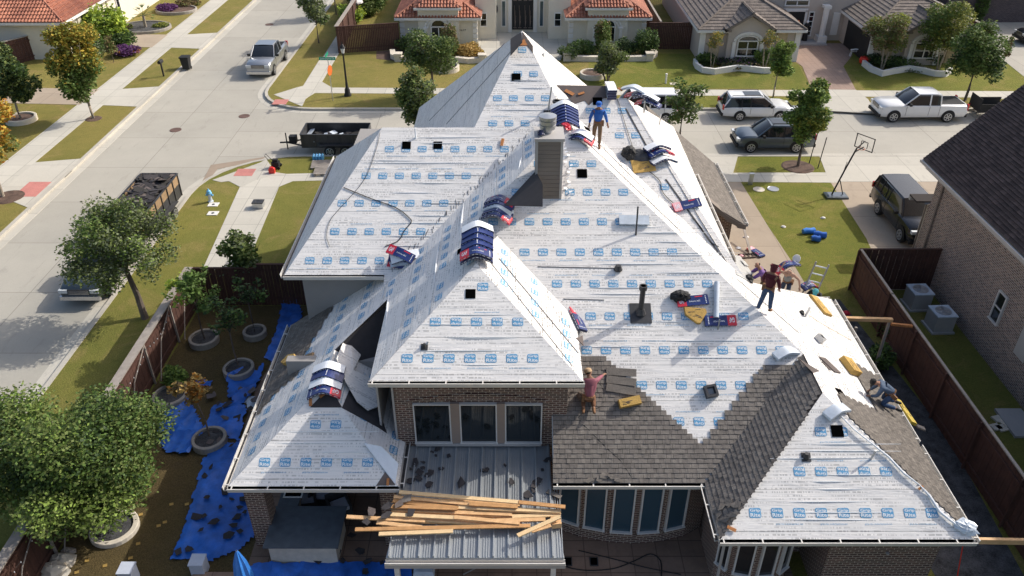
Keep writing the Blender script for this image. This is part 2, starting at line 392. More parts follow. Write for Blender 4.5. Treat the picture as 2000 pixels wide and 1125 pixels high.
def put_text(mb, s, c, ax, ay, mi, off=0.0):
    """lettering centred at c; ax, ay are the full width and full height vectors"""
    v, f = text_mesh(s, 1.0, off); c = Vector(c); ax = Vector(ax); ay = Vector(ay)
    mb.add([c + ax * q[0] + ay * q[1] for q in v], f, mi)
# ================================================================== GROUND, ROADS, PATHS
g = MB(); g.box(-400, -120, -.4, 400, 600, -.15); struct('ground', g, M['grass_dry'])
g = MB(); g.add([(-27.6, -60, -.14), (-17.6, -60, -.14), (-17.6, 300, -.14), (-27.6, 300, -.14)], [(0, 1, 2, 3)])
struct('road', g, M['road'])
g = MB(); g.add([(-18.5, 45.5, -.135), (120, 45.5, -.135), (120, 56.5, -.135), (-18.5, 56.5, -.135)], [(0, 1, 2, 3)])
struct('road', g, M['road_cross'])
def arc(cx, cy, r, a0, a1, n=8):
    return [(cx + r * math.cos(R(a0 + (a1 - a0) * k / n)), cy + r * math.sin(R(a0 + (a1 - a0) * k / n))) for k in range(n + 1)]
KL, KR, KS, KN = -26.55, -18.45, 46.5, 54.5
# three raised blocks of land, each with its lawn
LEFT = [(-200, -60), (KL, -60), (KL, 300), (-200, 300)]
LOT = [(KR, -60), (KR, 40.0)] + arc(KR + 5.5, 41.0, 5.5, 180, 90)[0:] + [(120, KS), (120, -60)]
NORTH = [(120, KN), (-13.4, KN)] + arc(-14.2, 58.8, 4.3, 270, 180) + [(KR, 300), (120, 300)]
for nm_, poly, m_ in (('lawn', LEFT, 'grass_dry'), ('lawn', LOT, 'grass'), ('lawn', NORTH, 'grass_dry')):
    g = MB(); g.prism(poly, -.15, 0); struct(nm_, g, M[m_])
def strip(path, w, z0, z1, mb, side=1):
    L = [Vector((p[0], p[1], 0)) for p in path]; out = []; n_ = len(L); D = [(L[min(i + 1, n_ - 1)] - L[max(i - 1, 0)]).normalized() for i in range(n_)]
    if w > 0: L = [p - Vector((-d.y, d.x, 0)) * .014 * side for p, d in zip(L, D)]
    for i, p in enumerate(L):
        d = (L[min(i + 1, len(L) - 1)] - L[max(i - 1, 0)]).normalized(); out.append(p + Vector((-d.y, d.x, 0)) * w * side)
    for i in range(len(L) - 1):
        a, b, c, d = L[i], L[i + 1], out[i + 1], out[i]
        v = [(q.x, q.y, z) for z in (z0, z1) for q in (a, b, c, d)]
        f = [(4, 5, 6, 7), (0, 1, 5, 4), (2, 3, 7, 6)]
        if side < 0: f = [tuple(reversed(t)) for t in f]
        mb.add(v, f)
def kerb(path, side):
    m = MB(); strip(path, .22, -.149, .02, m, side); struct('kerb', m, M['kerb'])
    m = MB(); strip(path, -.55, -.2, -.128, m, side); struct('gutter_pan', m, M['apron'])
kerb([(KL, -60), (KL, 10), (KL, 60), (KL, 110), (KL, 300)], 1)
kerb([(KR, -60), (KR, 20), (KR, 40)] + arc(KR + 5.5, 41.0, 5.5, 180, 90) + [(20, KS), (120, KS)], -1)
kerb([(120, KN), (20, KN), (-13.4, KN)] + arc(-14.2, 58.8, 4.3, 270, 180) + [(KR, 100), (KR, 300)], -1)
def path(name, poly, mkey='walk', z=.012):
    m = MB(); m.prism(poly, -.02, z); return struct(name, m, M[mkey])
def path_px(name, px, mkey='walk', z=.012): return path(name, [P(*q)[:2] for q in px], mkey, z)
# far-side pavement, left of the main street
lw = [P(x, y)[:2] for x, y in ((-90, 455), (0, 345), (30, 310), (160, 218), (215, 168), (290, 95), (372, 0), (425, -60), (500, -60), (440, 0), (345, 95), (262, 172), (185, 245), (60, 345), (0, 400), (-90, 470))]
path('sidewalk', [(-31.9, 36.5), (-31.2, 41.5), (-31.0, 200), (-29.4, 200), (-29.3, 41.5), (-29.9, 36.5)])
for a, b, tilt in ((55.2, 58.6, .4), (69.0, 73.0, 1.2), (43.6, 45.4, .2), (92, 96, 1)):
    path('driveway_apron', [(KL + .05, a - .3), (KL + .05, b + .6), (-29.3, b), (-29.3, a)], 'apron', .016)
    if b < 90 and b - a > 2: path('driveway', [(-31.0, a + .1), (-31.0, b - .1), (-47, b + 1.0), (-47, a + 1.0)], 'drive', .02)
path('curb_ramp', [(-29.3, 40.6), (-29.3, 43.6), (KL + .05, 44.2), (KL + .05, 39.3), (-28.0, 40.2)], 'apron', .018)
def ramp_pad(c, w, d):
    m = MB(); m.box(c[0] - w, c[1] - d, .0, c[0] + w, c[1] + d, .024)
    for i in range(9):
        for j in range(9): m.box(c[0] - w + (i + .4) * w / 4.8, c[1] - d + (j + .4) * d / 4.8, .024, c[0] - w + (i + .7) * w / 4.8, c[1] - d + (j + .7) * d / 4.8, .03)
    o = m.build('tactile_paving', mat('tactile', (.52, .21, .18), .85, .15, 12)); return o
for c, w, d, lb in (((-27.6, 41.7), .65, .95, 'red tactile paving pad by the far kerb of the main street'),
                    ((-16.0, 43.95), .55, .5, 'red tactile paving pad on the corner nearest the roofed house'),
                    ((-16.75, 55.85), .5, .5, 'red tactile paving pad on the corner by the lamp post')):
    tag(ramp_pad(c, w, d), lb, 'tactile paving', 'tactile paving pads at the crossings')
# our lot
path_px('sidewalk', ((395, 528), (478, 528), (545, 365), (572, 354), (660, 352), (660, 337), (560, 340), (508, 332), (488, 338), (478, 352), (468, 366)))
path_px('curb_ramp', ((415, 352), (508, 318), (520, 311), (540, 340), (500, 352), (470, 366), (447, 354), (432, 356)), 'apron', .018)
path('sidewalk', [(-11.6, 42.9), (-11.6, 44.1), (12.6, 44.1), (12.6, 42.9)], 'walk', .017)
path_px('sidewalk', ((1395, 338), (1610, 337), (1640, 337), (1640, 357), (1395, 355)))
path_px('driveway_apron', ((1310, 302), (1442, 302), (1432, 338), (1405, 338), (1340, 338)), 'apron', .014)
path('driveway_apron', [(19.2, 46.45), (18.6, 42.7), (27.5, 42.7), (27.5, 46.45)], 'apron', .014)
path_px('driveway', ((1400, 356), (1447, 356), (1500, 442), (1547, 512), (1585, 575), (1640, 640), (1560, 700), (1380, 600), (1360, 420)), 'drive', .01)
path('driveway', [(18.65, 42.68), (18.3, 36.0), (17.6, 31.2), (20.5, 31.2), (27, 34), (27, 42.68)], 'drive', .01)
path_px('side_path', ((1600, 585), (1640, 585), (1850, 850), (2000, 1125), (2060, 1220), (1880, 1220), (1700, 900)), 'gravel', .008)
# north side
path('sidewalk', [(-15.7, 57.75), (-15.7, 58.95), (60, 58.95 - 1.2), (60, 56.3)], 'walk')
path_px('sidewalk', ((590, 208), (535, 185), (580, 171), (592, 168), (627, 112), (655, 112), (629, 160), (650, 172), (645, 182), (618, 180), (597, 193)), 'walk', .016)
path('sidewalk', [(-15.75, 58.9), (-14.6, 58.9), (-14.6, 120), (-15.75, 120)], 'walk', .014)
path_px('driveway_apron', ((1577, 215), (1715, 222), (1695, 194), (1672, 176), (1586, 175), (1600, 185)), 'apron', .022)
path_px('driveway', ((1586, 176), (1672, 177), (1647, 130), (1665, 108), (1650, 85), (1500, 85), (1525, 100), (1567, 130)), 'pavers_flat', .02)
path_px('driveway', ((940, 110), (1095, 118), (1117, 63), (925, 63)), 'walk', .02)
path_px('driveway', ((1900, 30), (2100, 30), (2100, 170), (2000, 150), (1950, 110)), 'road_cross', .02)
path_px('sidewalk', ((1695, 178), (1990, 195), (2050, 197), (2050, 186), (1990, 182), (1695, 178)), 'walk', .01)
# yards round the roofed house
path('yard', [(-14.1, -10), (-14.1, 29.9), (-7.2, 29.9), (-7.2, 19), (-7.9, 16), (-7.9, -10)], 'yard', .006)
path('patio', [(-8.1, 19.5), (-8.1, 10), (8.5, 10), (8.5, 20), (-3.5, 20)], 'flag', .012)
path_px('patio', ((500, 760), (560, 660), (600, 620), (590, 900), (470, 900), (478, 830)), 'flag', .014)
path_px('lawn', ((546, 365), (480, 520), (478, 527), (632, 528), (632, 354), (572, 356)), 'grass', .006)
path_px('lawn', ((1447, 358), (1640, 358), (1720, 470), (1700, 500), (1640, 640), (1585, 576), (1547, 513), (1500, 443)), 'grass_green', .006)
path_px('lawn', ((1438, 336), (1447, 304), (1588, 304), (1604, 336)), 'grass_green', .006)
path_px('lawn', ((1395, 172), (1585, 175), (1560, 128), (1520, 105), (1395, 105), (1150, 105), (1150, 172)), 'grass_green', .006)
path_px('lawn', ((1312, 209), (1576, 215), (1600, 193), (1312, 184)), 'grass_green', .006)
path_px('lawn', ((1692, 177), (2000, 194), (2010, 150), (1960, 115), (1880, 105), (1650, 105), (1648, 130)), 'grass_green', .006)
path_px('planting_bed', ((735, 115), (800, 122), (800, 96), (735, 100)), 'mulch', .01)
def disc(name, c, r, label, cat, m_, group=None, sy=1.0):
    m = MB(); m.lathe((0, 0, 0), [(r, 0), (r, .02), (r * .93, .026), (r * .9, .02)], 28)
    o = m.build(name, m_); o.location = (c[0], c[1], c[2]); return tag(o, label, cat, group)
for px, py, lb in ((343, 254, 'round rusty manhole cover in the main street near the corner'), (477, 227, 'round manhole cover in the middle of the junction'),
                   (526, 48, 'round manhole cover far up the main street')):
    c = P(px, py, -.14); disc('manhole_cover', c, .38, lb, 'manhole cover', mat('iron', (.13, .075, .06), .8, .3, 14), 'manhole covers in the street')
# muddy water mark along the corner gutter
g = MB(); q = [P(x, y, -.122) for x, y in ((372, 395), (400, 345), (412, 322), (520, 306), (505, 315), (425, 330), (408, 352), (380, 398))]
g.add(q, [list(range(len(q)))]); struct('road', g, mat('mud', (.30, .235, .175), .8, .15, 3))
# tyre-worn pale patch on the cross street
# ================================================================== THE HOUSE BEING RE-ROOFED
PW = (.68, 0, 8.576); PS = (0, .66, 3 - .66 * 16.42); PE = (-.64, 0, 3 + .64 * 12.5)
QS = (0, .63, 3 - .63 * 14.4); QW = (.64, 0, 3 - .64 * 5.64)
RS = (0, .65, 5.8 - .65 * 17.66); RE = (-.65, 0, 5.8 + .65 * 2.04)
LS = (0, .677, 5.8 - .677 * 23.35); LW = (1.12, 0, 5.8 + 1.12 * 7.85); LN = (0, -.677, 5.8 + .677 * 33.3)
TW = (1.4, 0, 11.7 - .56); TE = (-1.4, 0, 11.7 + .56); TN = (0, -.677, 11.7 + .677 * 32.07)
NS = (0, .6, 5.7 - .6 * 22.4); NE = (-1.2, 0, 5.7 + 1.2 * 7.95); NN = (0, -.52, 9.9 + .52 * 29.5)
AS = (0, .63, 3 - .63 * 16.3); AE = (-.68, 0, 3 - .68 * 3.3)
def zof(pl, x, y): return pl[0] * x + pl[1] * y + pl[2]
def V3(pl, x, y): return Vector((x, y, zof(pl, x, y)))
def I3(p, q, r):                       # where three planes meet
    A = Matrix(((p[0] - q[0], p[1] - q[1]), (p[0] - r[0], p[1] - r[1]))); s = A.inverted() @ Vector((q[2] - p[2], r[2] - p[2]))
    return V3(p, s.x, s.y)
def IX(p, q, x):                       # two planes, given x
    y = (q[2] - p[2] + (q[0] - p[0]) * x) / (p[1] - q[1]); return V3(p, x, y)
def IY(p, q, y):
    x = (q[2] - p[2] + (q[1] - p[1]) * y) / (p[0] - q[0]); return V3(p, x, y)
house = thing('house', 'large brick house being re-roofed, slopes covered in white underlayment with blue printed marks', 'house', (0, 20, 0))
SUP = Vector((0, 0, 1))
def frame(pl):
    up = Vector((pl[0], pl[1], pl[0] ** 2 + pl[1] ** 2)).normalized()
    h = Vector((-pl[0], -pl[1], 0)).normalized(); u = SUP.cross(h); n = u.cross(up); return u, up, n
def uvof(pl, p, org=None):
    u, up, n = frame(pl); return (p.dot(u), (p - ORG.get(id(pl), Vector((0, 0, 0)))).dot(up))
ORG = {}
for pl, (x, y) in ((PW, (-8.2, 20)), (PS, (5, 16.42)), (PE, (12.5, 20)), (QS, (9, 14.4)), (QW, (5.64, 16)), (RS, (0, 17.66)), (RE, (2.04, 20)),
                   (LS, (0, 23.35)), (LW, (-7.85, 28)), (LN, (0, 33.3)), (TW, (-4, 32)), (TE, (4, 32)), (TN, (0, 40)), (NS, (5, 22.4)), (NE, (7.95, 30)), (NN, (0, 37)), (AS, (-5, 16.3)), (AE, (-3.3, 20))):
    ORG[id(pl)] = V3(pl, x, y)
def inside(pt, poly):
    x, y = pt; c = False; n = len(poly)
    for i in range(n):
        x0, y0 = poly[i]; x1, y1 = poly[(i + 1) % n]
        if (y0 > y) != (y1 > y) and x < (x1 - x0) * (y - y0) / (y1 - y0) + x0: c = not c
    return c
def fill(mb, pts, mi, uvs, lift, nrm):
    q = [p + nrm * lift for p in pts]; mb.add(q, [list(range(len(q)))], mi, uvs)
def roof_plane(name, pl, pts, mk='sheet', logos=True, down=.16, v0=.70, skip=(), rot=0, phase=0.0, lab=None):
    """one slope: deck + sheet, printed marks laid on it as thin raised print"""
    pts = [Vector(p) for p in pts]; u, up, n = frame(pl); uv = [uvof(pl, p) for p in pts]
    a = sum(uv[i][0] * uv[(i + 1) % len(uv)][1] - uv[(i + 1) % len(uv)][0] * uv[i][1] for i in range(len(uv)))
    if a < 0: pts.reverse(); uv.reverse()
    mb = MB(); mb.slab(pts, down, 0, 1, uv)
    if logos:
        us = [q[0] for q in uv]; vs_ = [q[1] for q in uv]; org = ORG[id(pl)]
        def W(a_, b_, l=.008): return org + u * (a_ - org.dot(u)) + up * b_ + n * l
        row = 0; v = v0
        while v < max(vs_):
            k = math.floor(min(us) / .606)
            while k * .606 < max(us):
                uu = k * .606 + phase + (row * .17) % .606; k += 1
                ok = all(inside((uu + i * .17, v + j * .17), uv) for i in (-1, 1) for j in (-1, 1)) and not any(abs(uu - s[0]) < s[2] and abs(v - s[1]) < s[3] for s in skip)
                if ok:
                    flip = row % 2 == 1; sg = -1 if flip else 1
                    w, h_ = .16, .13; cr = .03
                    ring = [(-w + cr, -h_), (w - cr, -h_), (w, -h_ + cr), (w, h_ - cr), (w - cr, h_), (-w + cr, h_), (-w, h_ - cr), (-w, -h_ + cr)]
                    mb.add([W(uu + a_, v + b_) for a_, b_ in ring], [list(range(8))], 2)
                    put_text(mb, 'Grip', W(uu, v + .058 * sg, .011), u * .275 * sg, up * .1 * sg, 3, .02)
                    put_text(mb, 'Rite', W(uu, v - .058 * sg, .011), u * .275 * sg, up * .1 * sg, 3, .02)
            # web line between rows
            vv = v + (.30 if row % 2 else -.30); k = math.floor(min(us) / 1.212) - 1; sg = -1 if row % 2 else 1
            while k * 1.212 < max(us):
                uu = k * 1.212 + .3 + phase + (row * .17) % .606; k += 1
                if all(inside((uu + i * .38, vv + j * .06), uv) for i in (-1, 1) for j in (-1, 1)):
                    put_text(mb, 'grip-rite underlayment.net', W(uu, vv, .009), u * .74 * sg, up * .06 * sg, 2, .0)
            v += 1.13; row += 1
    o = mb.build(name, [M[mk], M['soffit'], M['blueprint'], M['sheetwhite'], M['bluelight']], house)
    return o
# --- key points
apR = I3(PW, RS, RE); vW = IX(PS, PW, apR.x); valR = IX(PS, RE, 2.04); vR2 = I3(PS, PW, RE)
peak = I3(PW, PE, PS); seA = I3(QS, QW, PE); seN = I3(PS, PE, QW); seV = IX(PS, QW, 5.64)
hipN = V3(PE, 7.95, 21.45)
tw = Vector((.4, 32.07, 11.7)); t0 = tw.copy()
roof_plane('roof_slope', PS, [V3(PS, 1.2, 16.42), V3(PS, 5.64, 16.42), seN, peak, vR2, valR, V3(PS, 1.62, valR.y), V3(PS, 1.62, 18.2), V3(PS, 1.2, 18.2)])
roof_plane('roof_slope', QS, [V3(QS, 5.64, 14.4), V3(QS, 12.5, 14.4), seA])
vNE_top = I3(NS, PE, PW)
roof_plane('roof_slope', PE, [V3(PE, 12.5, 14.4), V3(PE, 12.5, 26.0), IX(NS, PE, 7.95), vNE_top, peak, seN, seA], 'sheet_plain', False)
roof_plane('roof_slope', QW, [V3(QW, 5.64, 14.4), seA, seN, seV], 'felt', False)
# west side
patA = I3(AS, PW, AE); R1 = Vector((-5.0, 20.6, 0)); R1.x = patA.x + .0; R1.z = zof(PW, R1.x, R1.y)
Rm = V3(PW, -4.07, 21.9)
L1 = IX(PW, LS, -4.4); hTE = IY(LS, TE, 29.4)
pW_hi = I3(PW, PE, LS)
roof_plane('roof_slope', PW, [V3(PW, -8.25, 16.3), patA, R1, Rm, apR, vR2, peak, pW_hi, L1, V3(PW, -4.4, 23.8), V3(PW, -8.25, 24.3)], v0=.46, phase=.1)
roof_plane('roof_slope', PW, [V3(PW, -4.07, 17.66), apR, Rm], v0=.46, phase=.1)
roof_plane('roof_slope', RS, [V3(RS, -4.07, 17.66), V3(RS, 2.04, 17.66), apR])
roof_plane('roof_slope', RE, [V3(RE, 2.04, 17.66), V3(RE, 2.04, valR.y), vR2, apR], 'sheet_plain', True, v0=.46, phase=.22)
roof_plane('roof_slope', AS, [V3(AS, -8.25, 16.3), V3(AS, -3.3, 16.3), patA])
roof_plane('roof_slope', AE, [V3(AE, -3.3, 16.3), V3(AE, -3.3, 20.6), V3(AE, R1.x, R1.y), patA], 'sheet', True, v0=.35)
m = MB(); m.slab([R1, V3(AE, -3.3, 20.6), Vector((-4.07, 21.9, 5.6)), Rm], .1, 0, 0); m.slab([V3(AE, -3.3, 20.6), Vector((-3.3, 22, 5.7)), Vector((-4.07, 21.9, 5.6))], .1)
m.build('roof_slope', M['felt'], house)
# left wing
lA = I3(LW, LS, LN)
roof_plane('roof_slope', LS, [V3(LS, -7.85, 23.35), V3(LS, -4.4, 23.35), L1, pW_hi, hTE, t0, I3(LS, TW, (0, 0, lA.z)), lA], v0=.54, phase=.25)
roof_plane('roof_slope', LW, [V3(LW, -7.85, 23.35), lA, V3(LW, -7.85, 33.3)], 'sheet', False)
roof_plane('roof_slope', LN, [V3(LN, -7.85, 33.3), lA, V3(LN, 0, lA.y), V3(LN, 0, 33.3)], 'sheet', False)
tS = I3(LS, TW, (0, 0, lA.z))
tNW = V3(TN, -3.85, 40.6)
roof_plane('roof_slope', TW, [t0, V3(TW, -5.5, 45.6), V3(TW, -5.5, 34.0), V3(TW, -3.9, 28.0), V3(TW, tS.x, tS.y)], 'sheet', False)
TN = (0, -(t0.z - zof(TW, -5.5, 0)) / (45.6 - t0.y), 0); TN = (0, TN[1], t0.z - TN[1] * t0.y); ORG[id(TN)] = t0
roof_plane('roof_slope', TN, [t0, V3(TN, 6.0, 45.6), V3(TN, -5.5, 45.6)], 'sheet', False)
m = MB(); n = 28; c = Vector((-3.2, 44.4, 3.15)); m.loft([[c + Vector((math.cos(6.283 * k / n) * q, math.sin(6.283 * k / n) * q, z)) for k in range(n)] for q, z in ((2.0, -.16), (2.2, -.02), (2.2, .05), (.1, 1.35))]); m.build('turret_roof', M['sheetwhite'], house)
m = MB(); m.tube([c + Vector((math.cos(R(a)) * 2.26, math.sin(R(a)) * 2.26, 0)) for a in range(90, 300, 10)], .06, 6); m.build('gutter', M['gutter'], house)
roof_plane('roof_slope', TE, [t0, hTE, V3(TE, 2.4, 29.4), V3(TE, 4.4, 40.6)], 'sheet_plain', False)
# upper east wing
nR = V3(NS, 4.35, 29.4); nL = V3(NS, 1.9, 29.4)
roof_plane('roof_slope', NS, [vNE_top, IX(NS, PE, 7.95), nR, nL], 'sheet', True, v0=.8, phase=.1)
NEp = (-1.2, 0, nR.z + 1.2 * nR.x); ORG[id(NEp)] = V3(NEp, 7.95, 30)
zE = zof(NEp, 7.95, 0)
roof_plane('roof_slope', NEp, [Vector((7.95, 22.1, zE)), Vector((7.95, 37.3, zE)), nR], 'sheet_plain', False)
NNp = (0, (zE - nR.z) / (37.3 - nR.y), 0); NNp = (0, NNp[1], nR.z - NNp[1] * nR.y); ORG[id(NNp)] = V3(NNp, 5, 37.3)
roof_plane('roof_slope', NNp, [nR, Vector((7.95, 37.3, zE)), Vector((0, 37.3, zE)), nL], 'sheet', False)
# one-storey porch roof to the east with its gable
PPl = (-.62, 0, 3.1 + .62 * 10.5); ORG[id(PPl)] = V3(PPl, 10.5, 35)
o = roof_plane('porch_roof', PPl, [V3(PPl, 10.55, 31.9), V3(PPl, 10.55, 38.6), V3(PPl, 7.2, 41.5), V3(PPl, 7.2, 31.9)], 'shingle_side', False, .22)
# --- exposed felt patches
def patch(pl, px, mk, lift=.02, name='felt_patch'):
    m = MB(); q = [PP(x, y, pl, lift) for x, y in px]; u, up, n = frame(pl)
    m.slab(q, .03, 0); m.build(name, M[mk], house)
patch(NS, ((1087, 166), (1190, 168), (1186, 190), (1160, 196), (1150, 205), (1142, 196), (1120, 203), (1106, 185)), 'felt_brown')
patch(PS, ((985, 400), (1045, 335), (1047, 400)), 'felt')
patch(PW, ((985, 400), (1047, 335), (1060, 360), (1060, 402)), 'felt')
patch(TW, ((1018, 62), (997, 76), (997, 108), (1020, 82)), 'felt_brown'); patch(LS, ((1020, 76), (1041, 103), (1041, 90), (1021, 62)), 'felt_brown')
patch(LS, ((1012, 84), (1024, 76), (1030, 88), (1014, 88)), 'osb', .03)
patch(AE, ((668, 796), (682, 762), (735, 785), (756, 846), (738, 834)), 'felt'); patch(AS, ((606, 795), (625, 775), (650, 765), (668, 795)), 'felt')
patch(AS, ((735, 948), (752, 922), (772, 946)), 'felt_brown')
patch(PE, ((1437, 498), (1446, 500), (1470, 535), (1468, 552), (1438, 535)), 'galv', .03)
patch(PE, ((1560, 700), (1580, 712), (1600, 724), (1588, 728)), 'felt_brown'); patch(RE, ((1125, 660), (1138, 655), (1140, 675)), 'felt_brown')
patch(PE, ((1605, 706), (1622, 710), (1632, 722), (1620, 722)), 'felt_brown')
# --- new shingle courses already laid
def courses(name, pl, spans, mk='shingle', ex=.143, lift=.03, tab=.30, lab=None):
    """spans: function(k) -> list of (u0, u1); each course is a real lapped strip cut into tabs of uneven tone"""
    u, up, n = frame(pl); org = ORG[id(pl)]; mb = MB(); rnd = random.Random(5)
    for k, v, uu in spans:
        for a, b in uu:
            if b - a < .05: continue
            q = []
            for (x, y, l) in ((a, v, lift + .012), (b, v, lift + .012), (b, v + ex * 1.15, lift), (a, v + ex * 1.15, lift), (a, v, lift - .01), (b, v, lift - .01)):
                q.append(org + u * (x - org.dot(u)) + up * y + n * l)
            uvs = [(a, v), (b, v), (b, v + ex * 1.15), (a, v + ex * 1.15), (a, v), (b, v)]
            mb.add(q, [(0, 1, 2, 3), (4, 5, 1, 0)], 0, uvs)
            x = a + rnd.random() * .3                            # laminated tabs stand a little proud
            while x < b - .1:
                w = rnd.uniform(.08, .2)
                if x + w < b:
                    q = [org + u * (xx - org.dot(u)) + up * yy + n * l for xx, yy, l in ((x, v - .002, lift + .018), (x + w, v - .002, lift + .018), (x + w, v + ex, lift + .007), (x, v + ex, lift + .007), (x, v - .002, lift), (x + w, v - .002, lift))]
                    mb.add(q, [(0, 1, 2, 3), (4, 5, 1, 0)], 0, [(x + 7, v), (x + w + 7, v), (x + w + 7, v + ex), (x + 7, v + ex), (x + 7, v), (x + w + 7, v)])
                x += w + rnd.uniform(.1, .3)
    o = mb.build(name, M[mk], house); return o
ex = .143; sp = []
for k in range(27):                     # bottom of the big rear slope, stepped off to the right
    v = k * ex; l = 1.2 if v < 2.0 else 2.06
    if v < .62: r = 5.64 + (v * .6)
    else: r = 2.86 + (3.78 - v) * 1.12
    if v >= .62 and k % 1 == 0: r = 2.86 + (3.78 - k * ex) * 1.01
    l = 1.22 if v < 2.2 else (1.66 if v < 3.4 else 1.72)
    uu = [(l, r)]
    if v < .62: uu = [(1.2, 5.64 + v)]
    sp.append((k, v, uu))
courses('shingle_field', PS, sp)
# strip of shingles on the rear slope beside the valley
sp = []
for k in range(25):
    v = k * ex; y = 16.42 + v / math.hypot(1, .66) ; xv = 5.64 + (zof(PS, 0, y) - 3) / .64
    l = xv - .95 + (.12 if k % 2 else 0); 
    if v < .62: l = 5.64 + v
    r = xv + .05
    if v > 3.2: l = xv - .9 + (v - 3.2) * .2
    sp.append((k, v, [(l, r)]))
courses('shingle_field', PS, sp, lift=.034)
# west face of the rear right wing, fully shingled
sp = []
for k in range(30):
    v = k * ex; x = 5.64 + v / math.hypot(1, .64); 
    if x > seA.x - .1: break
    z = zof(QW, x, 0); ylo = 14.4 + (z - 3) / .63; yhi = 16.42 + (z - 3) / .66
    if x > 8.5: ylo += .1
    sp.append((k, v, [(-yhi - .05, -ylo - .02)]))
courses('shingle_field', QW, sp, 'shingle', lift=.045)
# strip on the east face, at its south end and along the hip
sp = []
hy = lambda x: 14.4 + (zof(PE, x, 0) - 3) / .63
for k in range(34):
    v = k * ex; x = 12.5 - v / math.hypot(1, .64); z = zof(PE, x, 0)
    if z > seA.z + 1.2: break
    ylo = hy(x) + .12 if z < seA.z else 99
    top = 20.9 if k < 16 else 0
    if ylo < 90 and v < 3.2: yhi = max(ylo, 21.3 - (.0 if v < 1.3 else (v - 1.3) * 1.6) - (k % 2) * .12) if v < 1.3 else max(ylo, 18.6 - (v - 1.3) * .15 + (k % 2) * .12)
    else: continue
    sp.append((k, v, [(ylo, yhi)]))
courses('shingle_field', PE, sp, 'shingle_side', lift=.03)
# lower west slope: shingles along the eave
LOB = [(0, 19.29), (0.27, 19.68), (0.69, 20.11), (1.32, 20.26), (1.35, 21.31), (1.58, 22.14), (1.77, 22.74), (2.12, 23.72), (2.69, 24.4), (4.4, 23.56)]
sp = []
for k in range(28):
    v = k * ex
    hi = 24.25; t = v / (27 * ex)
    BP = LOB
    lo = next((a[1] + (b[1] - a[1]) * (v - a[0]) / (b[0] - a[0]) for a, b in zip(BP, BP[1:]) if a[0] <= v <= b[0]), 24.2) + (k % 2) * .12
    if v > 2.0: hi = min(24.25, 23.75)
    sp.append((k, v, [(-hi, -lo)]))
courses('shingle_field', PW, sp, 'shingle_side', lift=.03)
# --- gutters with hangers
def gutter(p, q, out, name='gutter', hang=True):
    p, q, out = Vector(p), Vector(q), Vector(out).normalized(); m = MB(); d = (q - p); L = d.length; d.normalize()
    z = Vector((0, 0, 1)); prof = [(0, .0), (0, -.11), (.10, -.12), (.125, -.005), (.135, -.005), (.115, -.135), (-.01, -.125), (-.01, .0)]
    rings = [[c + out * a + z * b for a, b in prof] for c in (p, q)]
    m.loft(rings, 0, True)
    m.obox((p + q) / 2 + out * .055 - z * .105, d * (L / 2 - .01), out * .042, z * .002, 1)
    m.obox((p + q) / 2 + out * .131 + z * .0, d * L / 2, out * .013, z * .012, 0)
    if hang:
        for i in range(int(L / 1.05) + 1):
            c = p + d * min(L - .06, .12 + i * 1.05) + out * .065 + z * .005; m.obox(c, d * .018, out * .07, z * .008, 0)
    return m.build(name, [M['gutter'], M['gutter_in']], house)
gutter((1.2, 16.42, 3.0), (5.6, 16.42, 3.0), (0, -1, 0)); gutter((5.6, 14.4, 3.0), (12.55, 14.4, 3.0), (0, -1, 0))
gutter((-8.25, 16.3, 3.0), (-3.25, 16.3, 3.0), (0, -1, 0)); gutter((-4.1, 17.66, 5.82), (2.07, 17.66, 5.82), (0, -1, 0))
gutter((-8.27, 16.25, 2.99), (-8.27, 24.3, 2.99), (-1, 0, 0)); gutter((-3.28, 16.3, 2.99), (-3.28, 18.1, 2.99), (1, 0, 0))
gutter((12.52, 14.35, 2.99), (12.52, 18.0, 2.99), (1, 0, 0)); gutter((12.52, 18.15, 2.99), (12.52, 26.0, 2.99), (1, 0, 0))
gutter((7.97, 22.3, zE), (7.97, 31.9, zE), (1, 0, 0)); gutter((-7.87, 23.35, 5.8), (-4.4, 23.35, 5.8), (0, -1, 0), hang=False)
gutter((-7.87, 23.35, 5.8), (-7.87, 33.3, 5.8), (-1, 0, 0), hang=False); gutter((5.62, 14.45, 2.99), (5.62, 16.35, 2.99), (-1, 0, 0))
gutter((10.57, 31.9, 3.1), (10.57, 38.6, 3.1), (1, 0, 0)); gutter((12.5, 26.02, 2.99), (8.0, 26.02, 2.99), (0, 1, 0))
# --- walls
def wallbox(name, x0, y0, x1, y1, z0, z1, mk):
    m = MB(); m.box(x0, y0, z0, x1, y1, z1); return m.build(name, M[mk], house)
wallbox('wall', -7.4, 23.8, 7.5, 37, 0, 5.6, 'siding_light')
wallbox('wall', -3.5, 18.1, 1.65, 23.79, 0, 5.62, 'brick')
wallbox('wall', 1.66, 18.6, 12.05, 25.6, 0, 2.9, 'brick')
wallbox('wall', 6.1, 16.9, 12.05, 18.59, 0, 2.9, 'brick'); wallbox('wall', 8.95, 14.85, 12.05, 16.89, 0, 2.88, 'brick')
wallbox('wall', 8.0, 32.4, 10.1, 38.3, 0, 3.0, 'brick'); wallbox('wall', -3.4, 29, 3.8, 40, 0, 5.6, 'siding_light')
